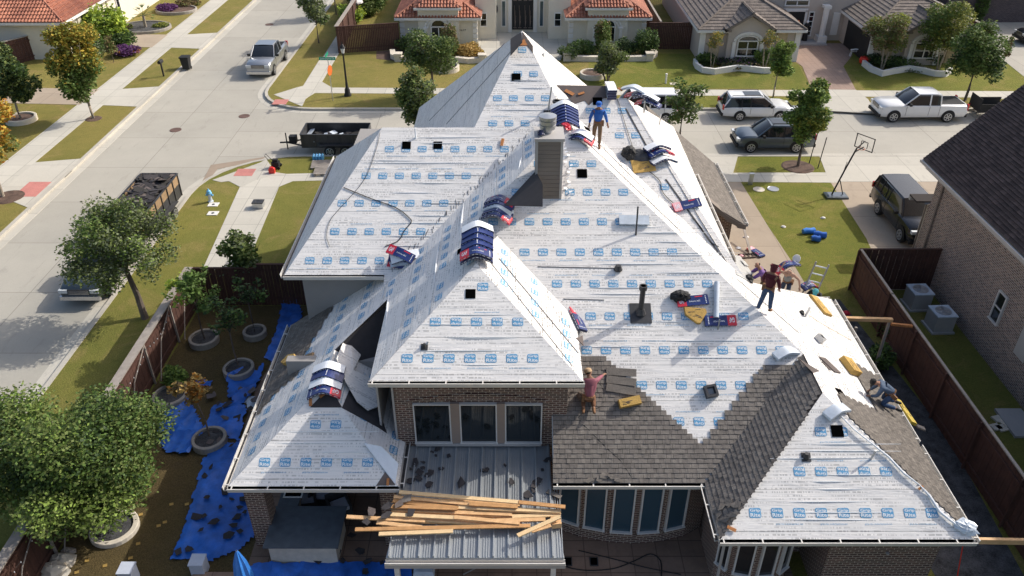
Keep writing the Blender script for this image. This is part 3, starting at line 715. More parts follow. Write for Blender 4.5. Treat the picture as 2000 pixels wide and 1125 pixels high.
# porch gable wall under the curved rake
m = MB(); q = [(8.0, 2.9), (10.1, 2.9), (10.35, 3.05), (9.7, 3.4), (8.9, 4.1), (8.0, 4.9)]
m.add([(x, 32.38, z) for x, z in q] + [(x, 32.6, z) for x, z in q], [list(range(6)), list(range(11, 5, -1))] + [(i, (i + 1) % 6, 6 + (i + 1) % 6, 6 + i) for i in range(6)])
m.build('gable_wall', M['brick'], house)
m = MB(); pth = [(7.9, 5.0), (8.8, 4.25), (9.6, 3.55), (10.2, 3.15), (10.6, 3.0)]
for i in range(4):
    a, b = pth[i], pth[i + 1]; m.add([(a[0], 31.86, a[1] + .03), (b[0], 31.86, b[1] + .06), (b[0], 31.86, b[1] - .16), (a[0], 31.86, a[1] - .22), (a[0], 32.4, a[1] + .03), (b[0], 32.4, b[1] + .06), (b[0], 32.4, b[1] - .16), (a[0], 32.4, a[1] - .22)],
                                   [(0, 3, 2, 1), (3, 7, 6, 2), (4, 5, 6, 7), (0, 1, 5, 4)])
m.build('rake_board', M['soffit'], house)
# wood soffits under the eaves
m = MB(); m.box(-4.0, 17.7, 5.63, 2.0, 18.1, 5.66); m.box(-7.8, 23.4, 5.62, -4.5, 23.8, 5.66); m.box(6.0, 14.45, 2.84, 12.45, 14.85, 2.87); m.box(1.25, 16.45, 2.84, 5.6, 18.0, 2.87); m.box(-8.2, 16.35, 2.84, -3.35, 20, 2.87)
m.build('soffit', M['soffit'], house)
m = MB(); m.box(-3.56, 18.05, 2.8, -3.5, 18.16, 5.6); m.box(-4.06, 18.3, 2.8, -4.0, 22.2, 5.62); m.build('corner_board', M['trim_grey'], house)
# --- windows
def window(c, w, h, out, frame_m='winframe', pane='glass', fw=.06, mull=(), bars=None, name='window', parent=None, tilt=None, arch=0.0, depth=.1):
    """c = bottom centre; out = outward horizontal direction"""
    c = Vector(c); out = Vector(out).normalized(); r = Vector((-out.y, out.x, 0)); z = Vector((0, 0, 1)); m = MB(); par = parent or house
    m.obox(c - r * (w / 2 - fw / 2) + z * h / 2 + out * .02, r * fw / 2, out * depth / 2, z * h / 2); m.obox(c + r * (w / 2 - fw / 2) + z * h / 2 + out * .02, r * fw / 2, out * depth / 2, z * h / 2)
    m.obox(c + z * fw / 2 + out * .035, r * (w / 2 + .02), out * (depth / 2 + .02), z * fw / 2)
    if arch <= 0: m.obox(c + z * (h - fw / 2) + out * .02, r * (w / 2 - fw), out * depth / 2, z * fw / 2)
    else:
        n = 10
        for i in range(n):
            t0_, t1_ = -1 + 2 * i / n, -1 + 2 * (i + 1) / n; A = [c + r * (t * w / 2) + z * (h + arch * math.sqrt(max(0, 1 - t * t))) for t in (t0_, t1_)]
            m.obox((A[0] + A[1]) / 2 + out * .02, (A[1] - A[0]) / 2, out * depth / 2, Vector((A[1] - A[0])).cross(out).normalized() * fw / 2)
        m.obox(c + z * h + out * .02, r * (w / 2 - fw), out * depth / 2, z * fw / 2)
    for t in mull: m.obox(c + r * (t * w / 2) + z * h / 2 + out * .021, r * fw * .4, out * depth / 2, z * (h / 2 - fw))
    if bars:
        for t in bars: m.obox(c + z * (h * t) + out * .022, r * (w / 2 - fw), out * depth * .45, z * fw * .3)
    o = m.build(name, M[frame_m], par)
    g = MB(); g.obox(c + z * h / 2 + out * .015, r * (w / 2 - fw * .5), out * .006, z * (h / 2 - fw * .5))
    if arch > 0:
        pts = [c + r * (t * (w / 2 - .03)) + z * (h + (arch - .03) * math.sqrt(max(0, 1 - t * t))) + out * .018 for t in [-1 + 2 * i / 12 for i in range(13)]]
        g.add(pts, [list(range(12, -1, -1))])
    p = g.build('pane', M[pane], None); p.parent = o
    p.data.transform(Matrix.Translation(-Vector(par.location)))
    return o
WX = [(PY(848, 860, 18.1).x, 1.12), (PY(936, 860, 18.1).x, 1.12), (PY(1022, 860, 18.1).x, 1.12)]
for x, w in WX: window((x, 18.06, 3.06), w, 1.58, (0, -1, 0), arch=.0, fw=.04)
for a, b in ((0, 1), (1, 2)): m = MB(); m.box((WX[a][0] + .56), 18.0, 3.06, (WX[b][0] - .56), 18.098, 4.66); m.build('mullion_board', M['wintan'], house)
# brick arch course and stone sill
m = MB(); n = 24; xa, xb = WX[0][0] - .75, WX[2][0] + .75
for i in range(n):
    t0_, t1_ = i / n, (i + 1) / n; f_ = lambda t: 4.54 + .28 * math.sin(math.pi * t)
    m.obox(((xa + (xb - xa) * (t0_ + t1_) / 2), 18.085, f_((t0_ + t1_) / 2) + .07), ((xb - xa) / n * .45, 0, (f_(t1_) - f_(t0_)) * .45), (0, .02, 0), (0, 0, .1))
m.build('brick_arch', M['brick'], house)
m = MB(); m.box(xa + .2, 17.95, 2.98, xb - .2, 18.09, 3.05); m.build('sill', M['trim_grey'], house)
# curved breakfast bay: facets with five tall windows
bay = [(1.35, 18.55), (1.45, 17.25), (2.15, 16.95), (2.97, 16.75), (3.8, 16.68), (4.63, 16.75), (5.45, 16.98), (6.05, 17.35), (6.09, 18.55)]
m = MB(); m.prism(bay, 0, 2.86); m.build('bay_wall', M['brick'], house)
for i in range(5):
    a, b = Vector((*bay[i + 1], 0)), Vector((*bay[i + 2], 0)); mid = (a + b) / 2; d = (b - a).normalized(); out = Vector((d.y, -d.x, 0))
    window(mid + out * .03 + Vector((0, 0, .58)), .66, 2.12, out, fw=.05, pane='glass_reflect_tint')
    s = MB(); s.obox(mid + out * .04 + Vector((0, 0, .51)), d * .36, out * .06, (0, 0, .045)); s.build('sill', M['brick'], house)
# corner bay of the rear right wing
cb = [(5.98, 16.85), (5.98, 15.35), (6.3, 14.95), (6.95, 14.8), (7.6, 14.86), (8.05, 15.2), (8.15, 16.85)]
m = MB(); m.prism(cb, 0, 2.86); m.build('bay_wall', M['brick'], house)
for i in (1, 2, 3, 4):
    a, b = Vector((*cb[i], 0)), Vector((*cb[i + 1], 0)); mid = (a + b) / 2; d = (b - a).normalized(); out = Vector((d.y, -d.x, 0))
    window(mid + out * .03 + Vector((0, 0, .95)), (b - a).length * .74, 1.7, out, fw=.045)
m = MB(); m.box(8.16, 16.4, 0, 8.94, 16.88, 2.86); m.build('wall', M['brick'], house)
# downspouts
m = MB(); m.tube([(5.55, 16.4, 2.95), (5.75, 16.7, 2.6), (5.85, 14.8, 2.55)], .05, 6); m.tube([(5.9, 14.72, 2.9), (5.93, 14.75, 0.1)], .045, 6); m.build('downspout', M['trim_grey'], house)
m = MB(); m.lathe((10.6, 14.8, 1.9), [(.001, 0), (.05, 0), (.05, .03), (.001, .03)], 12); m.build('vent_cap', M['trim_grey'], house)
# --- chimney
m = MB(); m.box(.78, 24.35, 6.5, 1.66, 25.3, 10.30)
chim = m.build('chimney', M['siding'], house)
m = MB()
for i in range(18): m.box(.85, 24.335, 7.6 + i * .15, 1.59, 24.349, 7.6 + i * .15 + .142)
m.build('siding', M['siding'], None).parent = chim
m = MB(); m.box(.73, 24.29, 10.30, 1.71, 25.35, 10.40); m.box(.77, 24.32, 8.0, .849, 24.349, 10.29); m.box(1.591, 24.32, 8.0, 1.67, 24.349, 10.29)
m.build('chimney_trim', M['trim_grey'], None).parent = chim
m = MB(); m.lathe((1.17, 24.9, 10.40), [(.17, 0), (.17, .12), (.27, .14), (.27, .26), (.24, .27), (.24, .30), (.28, .31), (.28, .42), (.24, .43), (.24, .46), (.29, .47), (.29, .56), (.02, .60)], 24)
m.build('chimney_cap', M['galv'], None).parent = chim
for c in chim.children: c.data.transform(Matrix.Translation(-Vector(house.location)))
# torn flashing strips beside the chimney
rnd = random.Random(3); m = MB()
for i in range(16):
    p = PP(1102 + rnd.uniform(-2, 14), 290 + i * 6.5, PS, .06); a = rnd.uniform(-.5, .9)
    m.obox(p, (.05, .015, a * .04), (0, .03, .015), (0, 0, .004), 0)
m.build('torn_flashing', [M['wrapwhite'], M['felt']], house)['kind'] = 'stuff'
# --- holes for vents, vent pipes
def hole(pl, px, py, w=.17, name='vent_hole', rot=0.0):
    u, up, n = frame(pl); c = PP(px, py, pl); cr, sr = math.cos(rot), math.sin(rot); m = MB(); a = u * cr + up * sr; b = up * cr - u * sr
    m.obox(c + n * .012, a * w, b * w, n * .006); m.build(name, M['hole'], house)
for pl, x, y, w in ((LS, 794, 284, .16), (LS, 855, 284, .16), (LS, 1008, 151, .17), (PS, 1137, 339, .17), (RS, 919, 574, .15), (QS, 1635, 842, .17), (NS, 1167, 198, .18), (PW, 901, 489, .15)):
    hole(pl, x, y, w)
hole(PE, 1641, 767, .16, rot=.3); hole(PE, 1147, 252, .12, rot=.2)
def pipe(name, pl, px, py, r, h, mk, base=.0, cap=None, lean=(0, 0), boot=.16):
    c = PP(px, py, pl); u, up, n = frame(pl); m = MB(); top = c + Vector((lean[0], lean[1], h))
    m.tube([c - Vector((0, 0, .1)), top], r, 10, 0)
    if boot: m.obox(c + n * .015, u * boot, up * boot, n * .008, 1); m.tube([c, c + Vector((0, 0, .10 + r))], [r * 2.1, r * 1.25], 10, 1)
    if cap: m.tube([top - Vector((0, 0, cap)), top], r * 1.5, 10, 0); 
    return m.build(name, [M[mk], M['darkmetal']], house)
pipe('vent_pipe', PS, 1251, 612, .085, 1.05, 'darkmetal', cap=.14, boot=.34)
pipe('vent_pipe', PS, 1242, 460, .028, .95, 'darkmetal', lean=(.02, .25), boot=0); pipe('vent_pipe', PS, 1207, 527, .07, .05, 'black', boot=.09)
pipe('vent_pipe', PS, 1402, 645, .022, .35, 'galv', lean=(.03, .1), boot=0); pipe('vent_pipe', QS, 1700, 897, .03, .34, 'galv', lean=(.06, .0), boot=0)
pipe('vent_pipe', QS, 1574, 893, .05, .10, 'galv', boot=.13); pipe('vent_pipe', PE, 1572, 618, .04, .40, 'galv', lean=(.1, .0), boot=.0)
pipe('vent_pipe', LS, 1069, 222, .03, 1.0, 'galv', lean=(.14, .1), boot=.14); pipe('vent_pipe', LS, 812, 270, .03, .4, 'wrapwhite', boot=0)
pipe('vent_pipe', LS, 1087, 210, .11, .28, 'darkmetal', cap=.08, boot=0); pipe('vent_pipe', RS, 829, 678, .03, .12, 'galv', lean=(.1, .1), boot=.1)
pipe('vent_pipe', NEp, 1287, 243, .03, .45, 'galv', lean=(.05, 0), boot=0); pipe('vent_pipe', NS, 1258, 215, .03, .35, 'galv', boot=0); pipe('vent_pipe', TE, 1061, 110, .05, .12, 'galv', boot=0)
# loose square flashing boots on the rear and east slopes
def boot(pl, px, py, w, rz):
    c = PP(px, py, pl); u, up, n = frame(pl); a = u * math.cos(rz) + up * math.sin(rz); b = up * math.cos(rz) - u * math.sin(rz); m = MB()
    for s in (-1, 1): m.obox(c + a * w * s + n * .1, a * .035, b * (w + .035), n * .1); m.obox(c + b * w * s + n * .1, a * (w - .035), b * .035, n * .1)
    return m
tag(boot(PS, 1387, 766, .15, .2).build('roof_vent_frame', M['darkmetal']), 'empty square vent frame lying on the underlayment above the stepped shingles', 'vent frame')
tag(boot(PE, 1598, 665, .1, .6).build('roof_vent_frame', M['galv']), 'small bent square flashing on the bright east slope', 'vent frame')
# metal patio roof
mt = (0, .085, 2.88 - .085 * 18.05); m = MB(); uvz = []
x0, x1, y0, y1 = -3.42, 1.42, 14.15, 18.06
m.slab([V3(mt, x0, y0), V3(mt, x1, y0), V3(mt, 1.17, 16.3), V3(mt, 1.17, y1), V3(mt, -3.2, y1), V3(mt, -3.2, 16.3)], .06)
x = x0 + .08
while x < x1 - .05:
    ye = y1 if x < 1.12 and x > -3.15 else 16.3
    a, b = V3(mt, x, y0 + .01), V3(mt, x, ye)
    c = (a + b) / 2; m.obox(c + Vector((0, 0, .035)), (.02, 0, 0), (b - a) / 2, (0, 0, .035))
    for d in (.13, .2, .27): m.obox(c + Vector((d, 0, .009)), (.012, 0, 0), (b - a) / 2 * .999, (0, 0, .009)) if x + d < x1 else None
    x += .405
patio = m.build('patio_roof', M['metalroof'], house)
m = MB(); m.box(x0 - .03, y0 - .14, 2.28, x1 + .03, y0 - .01, 2.40); m.box(x0, y0 - .01, 2.25, x1, y0 + .12, 2.48); m.build('fascia', M['trim_grey'], house)
gutter((x0 - .02, y0 - .02, 2.50), (x1 + .02, y0 - .02, 2.50), (0, -1, 0), hang=False)
for x in (-3.2, 1.15): m = MB(); m.box(x - .07, 14.3, 0, x + .07, 14.44, 2.3); m.build('patio_post', M['trim'], house)
# patio pillars
m = MB(); m.box(-8.0, 16.6, 0, -7.4, 17.2, 2.85); m.build('pillar', M['brick'], house)
m = MB(); m.box(-3.95, 16.6, 0, -3.45, 17.2, 2.85); m.box(-3.56, 17.2, 0, -3.5, 18.1, 2.85); m.build('pillar', M['brick'], house)
m = MB(); m.box(-7.4, 20.6, 0, -3.5, 20.9, 4.2); m.build('wall', M['siding_light'], house)
# loose cables and nail lines on the roof (hose)
# ================================================================== NEIGHBOURING HOUSES
def uvpoly(pl, pts): return [uvof(pl, Vector(p)) for p in pts]
def slope_mesh(mb, pl, pts, mi_base=0, mi_tile=1, kind='flat', ex=.34, down=.2, mside=2):
    """slope with real lapped courses (kind flat) or barrel tiles (kind barrel)"""
    pts = [Vector(p) for p in pts]; ORG[id(pl)] = pts[0]; u, up, n = frame(pl); KEEP.append(pl)
    uv = uvpoly(pl, pts); a = sum(uv[i][0] * uv[(i + 1) % len(uv)][1] - uv[(i + 1) % len(uv)][0] * uv[i][1] for i in range(len(uv)))
    if a < 0: pts.reverse(); uv.reverse()
    mb.slab(pts, down, mi_base, mside, uv); org = ORG[id(pl)]
    W = lambda a_, b_, l: org + u * (a_ - org.dot(u)) + up * b_ + n * l
    v0, v1 = min(q[1] for q in uv), max(q[1] for q in uv)
    def span(v):
        xs = []
        for i in range(len(uv)):
            (x0, y0), (x1, y1) = uv[i], uv[(i + 1) % len(uv)]
            if (y0 > v) != (y1 > v): xs.append(x0 + (x1 - x0) * (v - y0) / (y1 - y0))
        xs.sort(); return [(xs[i], xs[i + 1]) for i in range(0, len(xs) - 1, 2)]
    v = v0; r_ = 0
    while v < v1 - ex * .5:
        if kind == 'flat':
            lo = span(v + .01); hi = span(min(v + ex, v1 - .01))
            for s_ in lo:
                h_ = hi[0] if hi else ((s_[0] + s_[1]) / 2, (s_[0] + s_[1]) / 2)
                q = [(s_[0], v, .05), (s_[1], v, .05), (h_[1], v + ex * 1.05, .012), (h_[0], v + ex * 1.05, .012), (s_[0], v, .0), (s_[1], v, .0)]
                mb.add([W(*t) for t in q], [(0, 1, 2, 3), (4, 5, 1, 0)], mi_tile, [(t[0], t[1]) for t in q])
        else:
            tw_ = .27
            for s_ in span(v + ex * .5):
                k = math.ceil(s_[0] / tw_)
                while k * tw_ < s_[1]:
                    x = k * tw_; k += 1; ring = []
                    for vv, rr, l0 in ((v - .02, .115, .05), (v + ex, .09, .01)):
                        ring.append([W(x + math.cos(math.pi * j / 5) * rr, vv, l0 + math.sin(math.pi * j / 5) * rr * .9) for j in range(6)])
                    mb.add(ring[0] + ring[1], [(j, j + 6, j + 7, j + 1) for j in range(5)] + [(0, 1, 2, 3, 4, 5)], mi_tile, [(x * 3, v * 2)] * 12)
        v += ex; r_ += 1
KEEP = []
def hip_roof(par, x0, y0, x1, y1, z, s, mats, kind='flat', ex=.34, name='roof', ov=0, cap=None):
    """plain hip roof over a rectangle"""
    w, d = x1 - x0, y1 - y0; h = min(w, d) / 2
    if w >= d: A, B = Vector((x0 + h, (y0 + y1) / 2, z + s * h)), Vector((x1 - h, (y0 + y1) / 2, z + s * h))
    else: A, B = Vector(((x0 + x1) / 2, y0 + h, z + s * h)), Vector(((x0 + x1) / 2, y1 - h, z + s * h))
    c = [Vector((x0, y0, z)), Vector((x1, y0, z)), Vector((x1, y1, z)), Vector((x0, y1, z))]
    m = MB()
    if w >= d: P4 = [((0, s, z - s * y0), [c[0], c[1], B, A]), ((-s, 0, z + s * x1), [c[1], c[2], B]), ((0, -s, z + s * y1), [c[2], c[3], A, B]), ((s, 0, z - s * x0), [c[3], c[0], A])]
    else: P4 = [((0, s, z - s * y0), [c[0], c[1], A]), ((-s, 0, z + s * x1), [c[1], c[2], B, A]), ((0, -s, z + s * y1), [c[2], c[3], B]), ((s, 0, z - s * x0), [c[3], c[0], A, B])]
    for pl, pts in P4: slope_mesh(m, pl, pts, 0, 0, kind, ex)
    for a, b in ((c[0], A), (c[1], B if w >= d else A), (c[2], B), (c[3], A if w >= d else B), (A, B)):
        if (b - a).length > .2: m.tube([a + Vector((0, 0, .05)), b + Vector((0, 0, .07))], .09 if kind == 'barrel' else .07, 6, 0)
    o = m.build(name, mats, par)
    f = MB(); t = .05
    f.box(x0 - t, y0 - t, z - .22, x1 + t, y0 + .03, z - .02); f.box(x0 - t, y1 - .03, z - .22, x1 + t, y1 + t, z - .02)
    f.box(x0 - t, y0 + .031, z - .22, x0 + .03, y1 - .031, z - .02); f.box(x1 - .03, y0 + .031, z - .22, x1 + t, y1 - .031, z - .02)
    f.build('fascia', M['trim'], par); return o
TL3 = [M['tile'], M['tile'], M['soffit']]; FL3 = [M['flat_tile'], M['flat_tile'], M['soffit']]
def wall(par, x0, y0, x1, y1, z0, z1, mk, name='wall'):
    m = MB(); m.box(x0, y0, z0, x1, y1, z1); return m.build(name, M[mk], par)
# --- cream mansion with clay tiles, two mirrored wings
mansion = thing('house', 'cream stucco mansion with orange clay tile roofs and two mirrored wings round a courtyard', 'house', (0.9, 72, 0))
for sgn in (-1, 1):
    cx = .95; X = lambda x: cx + sgn * (x - cx)
    xs = sorted((X(4.9), X(11.5))); e0, e1 = xs[0] - .35, xs[1] + .35
    wall(mansion, xs[0], 69.9, xs[1], 88, 0, 2.28, 'stucco')
    hip_roof(mansion, e0, 69.4, e1, 88.4, 2.42, .55, TL3, 'barrel', .42)
    ps = sorted((X(6.45), X(9.9)))
    wall(mansion, ps[0], 69.5, ps[1], 71.5, 0, 3.15, 'stucco', 'window_bay')
    pl = (0, .55, 3.3 - .55 * 69.2); m = MB(); a, b = ps[0] - .25, ps[1] + .25; mid = (a + b) / 2
    slope_mesh(m, pl, [(a, 69.2, 3.3), (b, 69.2, 3.3), (mid + .05, 71.2, 4.4), (mid - .05, 71.2, 4.4)], 0, 0, 'barrel', .42)
    for q, s2 in ((a, 1), (b, -1)):
        pl2 = (s2 * .55, 0, 3.3 - s2 * .55 * q); slope_mesh(m, pl2, [(q, 69.2, 3.3), (mid, 71.2, 3.3 + .55 * abs(mid - q)), (mid, 74, 3.3 + .55 * abs(mid - q)), (q, 74, 3.3)], 0, 0, 'barrel', .42)
    m.build('porch_roof', TL3, mansion)
    m = MB(); m.box(a - .03, 69.12, 3.1, b + .03, 69.22, 3.28); m.build('fascia', M['trim'], mansion)
    wc = (ps[0] + ps[1]) / 2
    # arched window with a moulded surround and two pilasters
    m = MB()
    for i in range(12):
        t0_, t1_ = math.pi * i / 12, math.pi * (i + 1) / 12
        for rr, dd in ((.92, .05), (1.15, .03)):
            A_ = Vector((wc + math.cos(t0_) * rr, 69.46, 1.55 + math.sin(t0_) * rr * .8)); B_ = Vector((wc + math.cos(t1_) * rr, 69.46, 1.55 + math.sin(t1_) * rr * .8))
            m.obox((A_ + B_) / 2, (B_ - A_) / 2 * 1.05, (0, dd, 0), Vector((B_ - A_)).cross(Vector((0, 1, 0))).normalized() * .07)
    m.build('arch_trim', M['trim'], mansion)
    for s2 in (-1, 1):
        m = MB(); m.box(wc + s2 * 1.12 - .13, 69.36, 0, wc + s2 * 1.12 + .13, 69.49, 1.5); m.box(wc + s2 * 1.12 - .2, 69.32, 1.5, wc + s2 * 1.12 + .2, 69.49, 1.62); m.build('pilaster', M['trim'], mansion)
    window((wc, 69.48, .35), 1.35, 1.3, (0, -1, 0), 'trim', 'glass', .09, mull=(0,), arch=.6, parent=mansion)
    for i in range(5):
        z = .12 + i * .46
        for xx in ((xs[0] + .17), (xs[1] - .17)):
            m = MB(); m.box(xx - .2, 69.83, z, xx + .2, 69.898, z + .36); m.build('quoin', M['trim'], mansion)
wall(mansion, -3.9, 73.8, 5.8, 90, 0, 5.0, 'stucco'); wall(mansion, -3.2, 71.6, -1.4, 73.79, 0, 3.6, 'stucco'); wall(mansion, 3.2, 71.6, 5.1, 73.79, 0, 3.6, 'stucco')
window((-2.5, 71.58, 1.1), .62, 1.2, (0, -1, 0), 'trim', 'glass', .07, bars=(.5,), parent=mansion); window((4.0, 71.58, 1.1), .62, 1.2, (0, -1, 0), 'trim', 'glass', .07, bars=(.5,), parent=mansion)
m = MB(); m.box(.0, 73.68, .25, 1.9, 73.78, 3.0); d = m.build('door', M['black'], mansion)
m = MB()
for x in (.12, .55, 1.05, 1.48):
    for k in range(5): m.tube([(x + .15, 73.66, .5), (x + .15 + .08 * math.sin(k), 73.655, .6 + k * .45)], .012, 4)
    m.box(x, 73.655, .4, x + .3, 73.675, .44); m.box(x, 73.655, 2.8, x + .3, 73.675, 2.84)
m.build('iron_grille', M['wintan'], mansion)
m = MB(); m.box(-.35, 73.7, .0, -.02, 73.79, 3.3); m.box(1.92, 73.7, 0, 2.25, 73.79, 3.3); m.box(-.35, 73.68, 3.02, 2.25, 73.79, 3.3); m.build('door_surround', M['trim'], mansion)
for x in (-.75, 2.65): window((x, 73.78, .5), .42, 2.3, (0, -1, 0), 'trim', 'glass_reflect_tint', .07, parent=mansion)
for x in (-1.35, 3.3):
    m = MB(); m.box(x - .07, 73.55, 1.9, x + .07, 73.7, 2.25); m.tube([(x, 73.62, 2.25), (x, 73.62, 2.45)], [.07, .01], 6); m.tube([(x, 73.62, 1.7), (x, 73.62, 1.9)], [.01, .06], 6); m.build('wall_lantern', M['black'], mansion)
m = MB(); put_text(m, '3617', (-4.25, 69.88, 1.25), (.55, 0, 0), (0, 0, .16), 0); m.build('house_number', M['black'], mansion)
# --- grey-roofed tan stucco house
tan = thing('house', 'tan stucco house with grey flat-tile gables, arched windows and a paved courtyard', 'house', (24, 68, 0))
def gable_wing(x0, x1, y0, yb, z, s=.5, px=None):
    wall(tan, x0 + .35, y0 + .4, x1 - .35, yb, 0, z - .1, 'stucco_tan'); hip_roof(tan, x0, y0, x1, yb, z, s, FL3, 'flat', .36)
    # projecting gable with its window
    g0, g1 = px; gz = z + .15; gm = (g0 + g1) / 2; ph = (g1 - g0) / 2 * .62; m = MB()
    for q, s2 in ((g0, 1), (g1, -1)):
        pl = (s2 * .62, 0, gz - s2 * .62 * q); slope_mesh(m, pl, [(q, y0 - .5, gz), (gm, y0 - .5, gz + ph), (gm, y0 + 4.6, gz + ph), (q, y0 + .6, gz)], 0, 0, 'flat', .36)
    m.tube([(gm, y0 - .5, gz + ph + .05), (gm, y0 + 4.6, gz + ph + .05)], .08, 6); m.build('gable_roof', FL3, tan)
    m = MB(); a, b = g0 + .35, g1 - .35; pts = [(a, 0), (b, 0), (b, gz + .02), (gm, gz + ph - .32), (a, gz + .02)]; n = 5
    m.add([(x, y0 - .1, zz) for x, zz in pts] + [(x, y0 + 1, zz) for x, zz in pts], [list(range(n)), list(range(2 * n - 1, n - 1, -1))] + [(i, n + i, n + (i + 1) % n, (i + 1) % n)[::-1] for i in range(n)])
    m.build('gable_wall', M['stucco_tan'], tan)
    m = MB()
    for q in (g0, g1): m.box(min(q, q + (.45 if q == g0 else -.45)), y0 - .5, gz - .2, max(q, q + (.45 if q == g0 else -.45)), y0 - .1, gz - .03)
    m.build('eave_return', M['soffit'], tan)
    window((gm, y0 - .11, .55), 1.7, 1.25, (0, -1, 0), 'trim', 'glass', .09, mull=(0,), bars=(.5,), arch=.42, parent=tan)
    m = MB()
    for i in range(10):
        t0_, t1_ = math.pi * i / 10, math.pi * (i + 1) / 10
        A_ = Vector((gm + math.cos(t0_) * 1.08, y0 - .16, 1.8 + math.sin(t0_) * .62)); B_ = Vector((gm + math.cos(t1_) * 1.08, y0 - .16, 1.8 + math.sin(t1_) * .62))
        m.obox((A_ + B_) / 2, (B_ - A_) / 2 * 1.05, (0, .06, 0), Vector((B_ - A_)).cross(Vector((0, 1, 0))).normalized() * .11)
    m.build('arch_trim', M['trim'], tan)
    for s2 in (-1, 1):
        m = MB(); m.box(gm + s2 * 1.12 - .14, y0 - .26, .3, gm + s2 * 1.12 + .14, y0 - .11, 1.75); m.box(gm + s2 * 1.12 - .22, y0 - .3, .05, gm + s2 * 1.12 + .22, y0 - .11, .3); m.build('pilaster', M['trim'], tan)
    for s2, xx in ((-1, (x0 + .6 + a) / 2), (1, (b + x1 - .6) / 2)):
        m = MB(); m.box(xx - .42, y0 + .3, 0, xx + .42, y0 + .39, z - .2); m.build('stone_panel', M['stone'], tan)
    for xx in (x0 + .5, x1 - .5):
        m = MB(); m.box(xx - .22, y0 + .26, 0, xx + .22, y0 + .39, z - .15); m.build('corner_pier', M['trim'], tan)
gable_wing(14.9, 23.6, 64.9, 84, 2.65, .5, (17.0, 21.0))
gable_wing(28.5, 37.2, 64.4, 82, 2.65, .5, (31.2, 35.0))
wall(tan, 21.5, 71.2, 30, 84, 0, 6.0, 'stucco_tan'); hip_roof(tan, 21, 73, 31, 90, 6.1, .5, FL3, 'flat', .36)
m = MB(); m.box(23.7, 71.1, .12, 25.4, 71.19, 2.5); m.build('door', M['black'], tan)
m = MB(); m.box(23.5, 71.08, 0.1, 23.7, 71.19, 2.6); m.box(25.4, 71.08, .1, 25.6, 71.19, 2.6); m.box(23.5, 71.08, 2.5, 25.6, 71.19, 2.75); m.build('door_surround', M['trim'], tan)
window((24.55, 71.18, 2.95), 2.1, .5, (0, -1, 0), 'trim', 'glass', .1, mull=(0,), arch=.5, parent=tan)
for x in (23.1, 26.0): window((x, 71.18, .4), .5, 2.1, (0, -1, 0), 'trim', 'glass', .08, bars=(.2, .4, .6, .8), parent=tan)
m = MB(); m.cyl((27.0, 70.6, .6), .24, 2.3, 14); m.box(26.6, 70.2, 0, 27.4, 71.1, .6); m.box(26.7, 70.3, 2.9, 27.3, 71.1, 3.15); m.build('column', M['trim'], tan)
m = MB(); m.box(27.9, 71.08, .5, 28.5, 71.19, 2.4); m.build('niche_panel', M['trim'], tan)
m = MB(); m.box(28.78, 64.9, .05, 28.84, 69.9, 2.1); m.build('garage_door', M['black'], tan)
m = MB(); m.box(22.9, 69.6, .0, 27.3, 71.19, .11); m.build('porch_step', M['trim_grey'], tan)
# --- clay-tile house, top left
tlh = thing('house', 'cream house with a red clay tile roof at the far left corner of the view', 'house', (-42, 70, 0))
wall(tlh, -60, 65.8, -36.4, 90, 0, 3.0, 'stucco'); hip_roof(tlh, -60, 65.2, -35.9, 96, 3.15, .5, TL3, 'barrel', .42)
for y in (71.0, 72.1): window((-36.38, y, .7), .62, 1.7, (1, 0, 0), 'trim', 'glass', .08, arch=.3, bars=(.4,), parent=tlh)
window((-36.38, 76.2, .7), .7, 1.9, (1, 0, 0), 'trim', 'glass', .08, parent=tlh); window((-36.38, 67.2, .9), .4, 1.4, (1, 0, 0), 'trim', 'glass', .06, parent=tlh)
for y in (66.1, 68.6, 74.3):
    m = MB(); m.box(-36.39, y - .3, 0, -36.28, y + .3, 2.9); m.build('corner_pier', M['limestone'], tlh)
# --- brick house on the right with the dark roof
nb = thing('house', 'tall two-storey brick house with a dark brown shingle roof, cut by the right edge', 'house', (25, 25, 0))
wall(nb, 19.45, 0, 40, 33.3, 0, 6.0, 'brick_tan'); wall(nb, 19.95, 33.31, 27, 34.3, 0, 2.9, 'brick_tan')
sl = 1.02; plW = (sl, 0, 5.55 - sl * 18.65)
m = MB(); slope_mesh(m, plW, [(18.65, 0, 5.55), (18.65, 33.6, 5.55), (26, 33.6, 5.55 + sl * 7.35), (26, 0, 5.55 + sl * 7.35)], 0, 0, 'flat', .15, .22); m.build('roof', [M['shingle_dark'], M['shingle_dark'], M['soffit']], nb)
m = MB(); m.box(18.72, 0, 5.2, 19.44, 33.3, 5.26); m.build('soffit', M['trim_grey'], nb)
m = MB(); q = [(19.46, 5.4), (26, 5.4), (26, 5.3 + sl * 7.0), (19.46, 6.1)]; m.add([(x, 33.42, z) for x, z in q], [(3, 2, 1, 0)]); m.build('gable_wall', M['brick_tan'], nb)
gutter_objs = []
m = MB(); m.box(18.52, 0, 5.40, 18.62, 33.6, 5.52); m.build('gutter', M['trim_grey'], nb)
window((19.43, 26.3, 1.7), .62, 1.35, (-1, 0, 0), 'winframe', 'glass', .06, bars=(.5,), parent=nb); window((19.43, 21.8, 1.7), .62, 1.35, (-1, 0, 0), 'winframe', 'glass', .06, bars=(.5,), parent=nb)
m = MB(); m.box(19.40, 23.9, 1.5, 19.449, 24.6, 2.9); m.build('shutter_panel', M['trim_grey'], nb)
m = MB(); m.tube([(19.38, 32.6, 5.3), (19.38, 32.6, .1)], .05, 6); m.build('downspout', M['soffit'], nb)
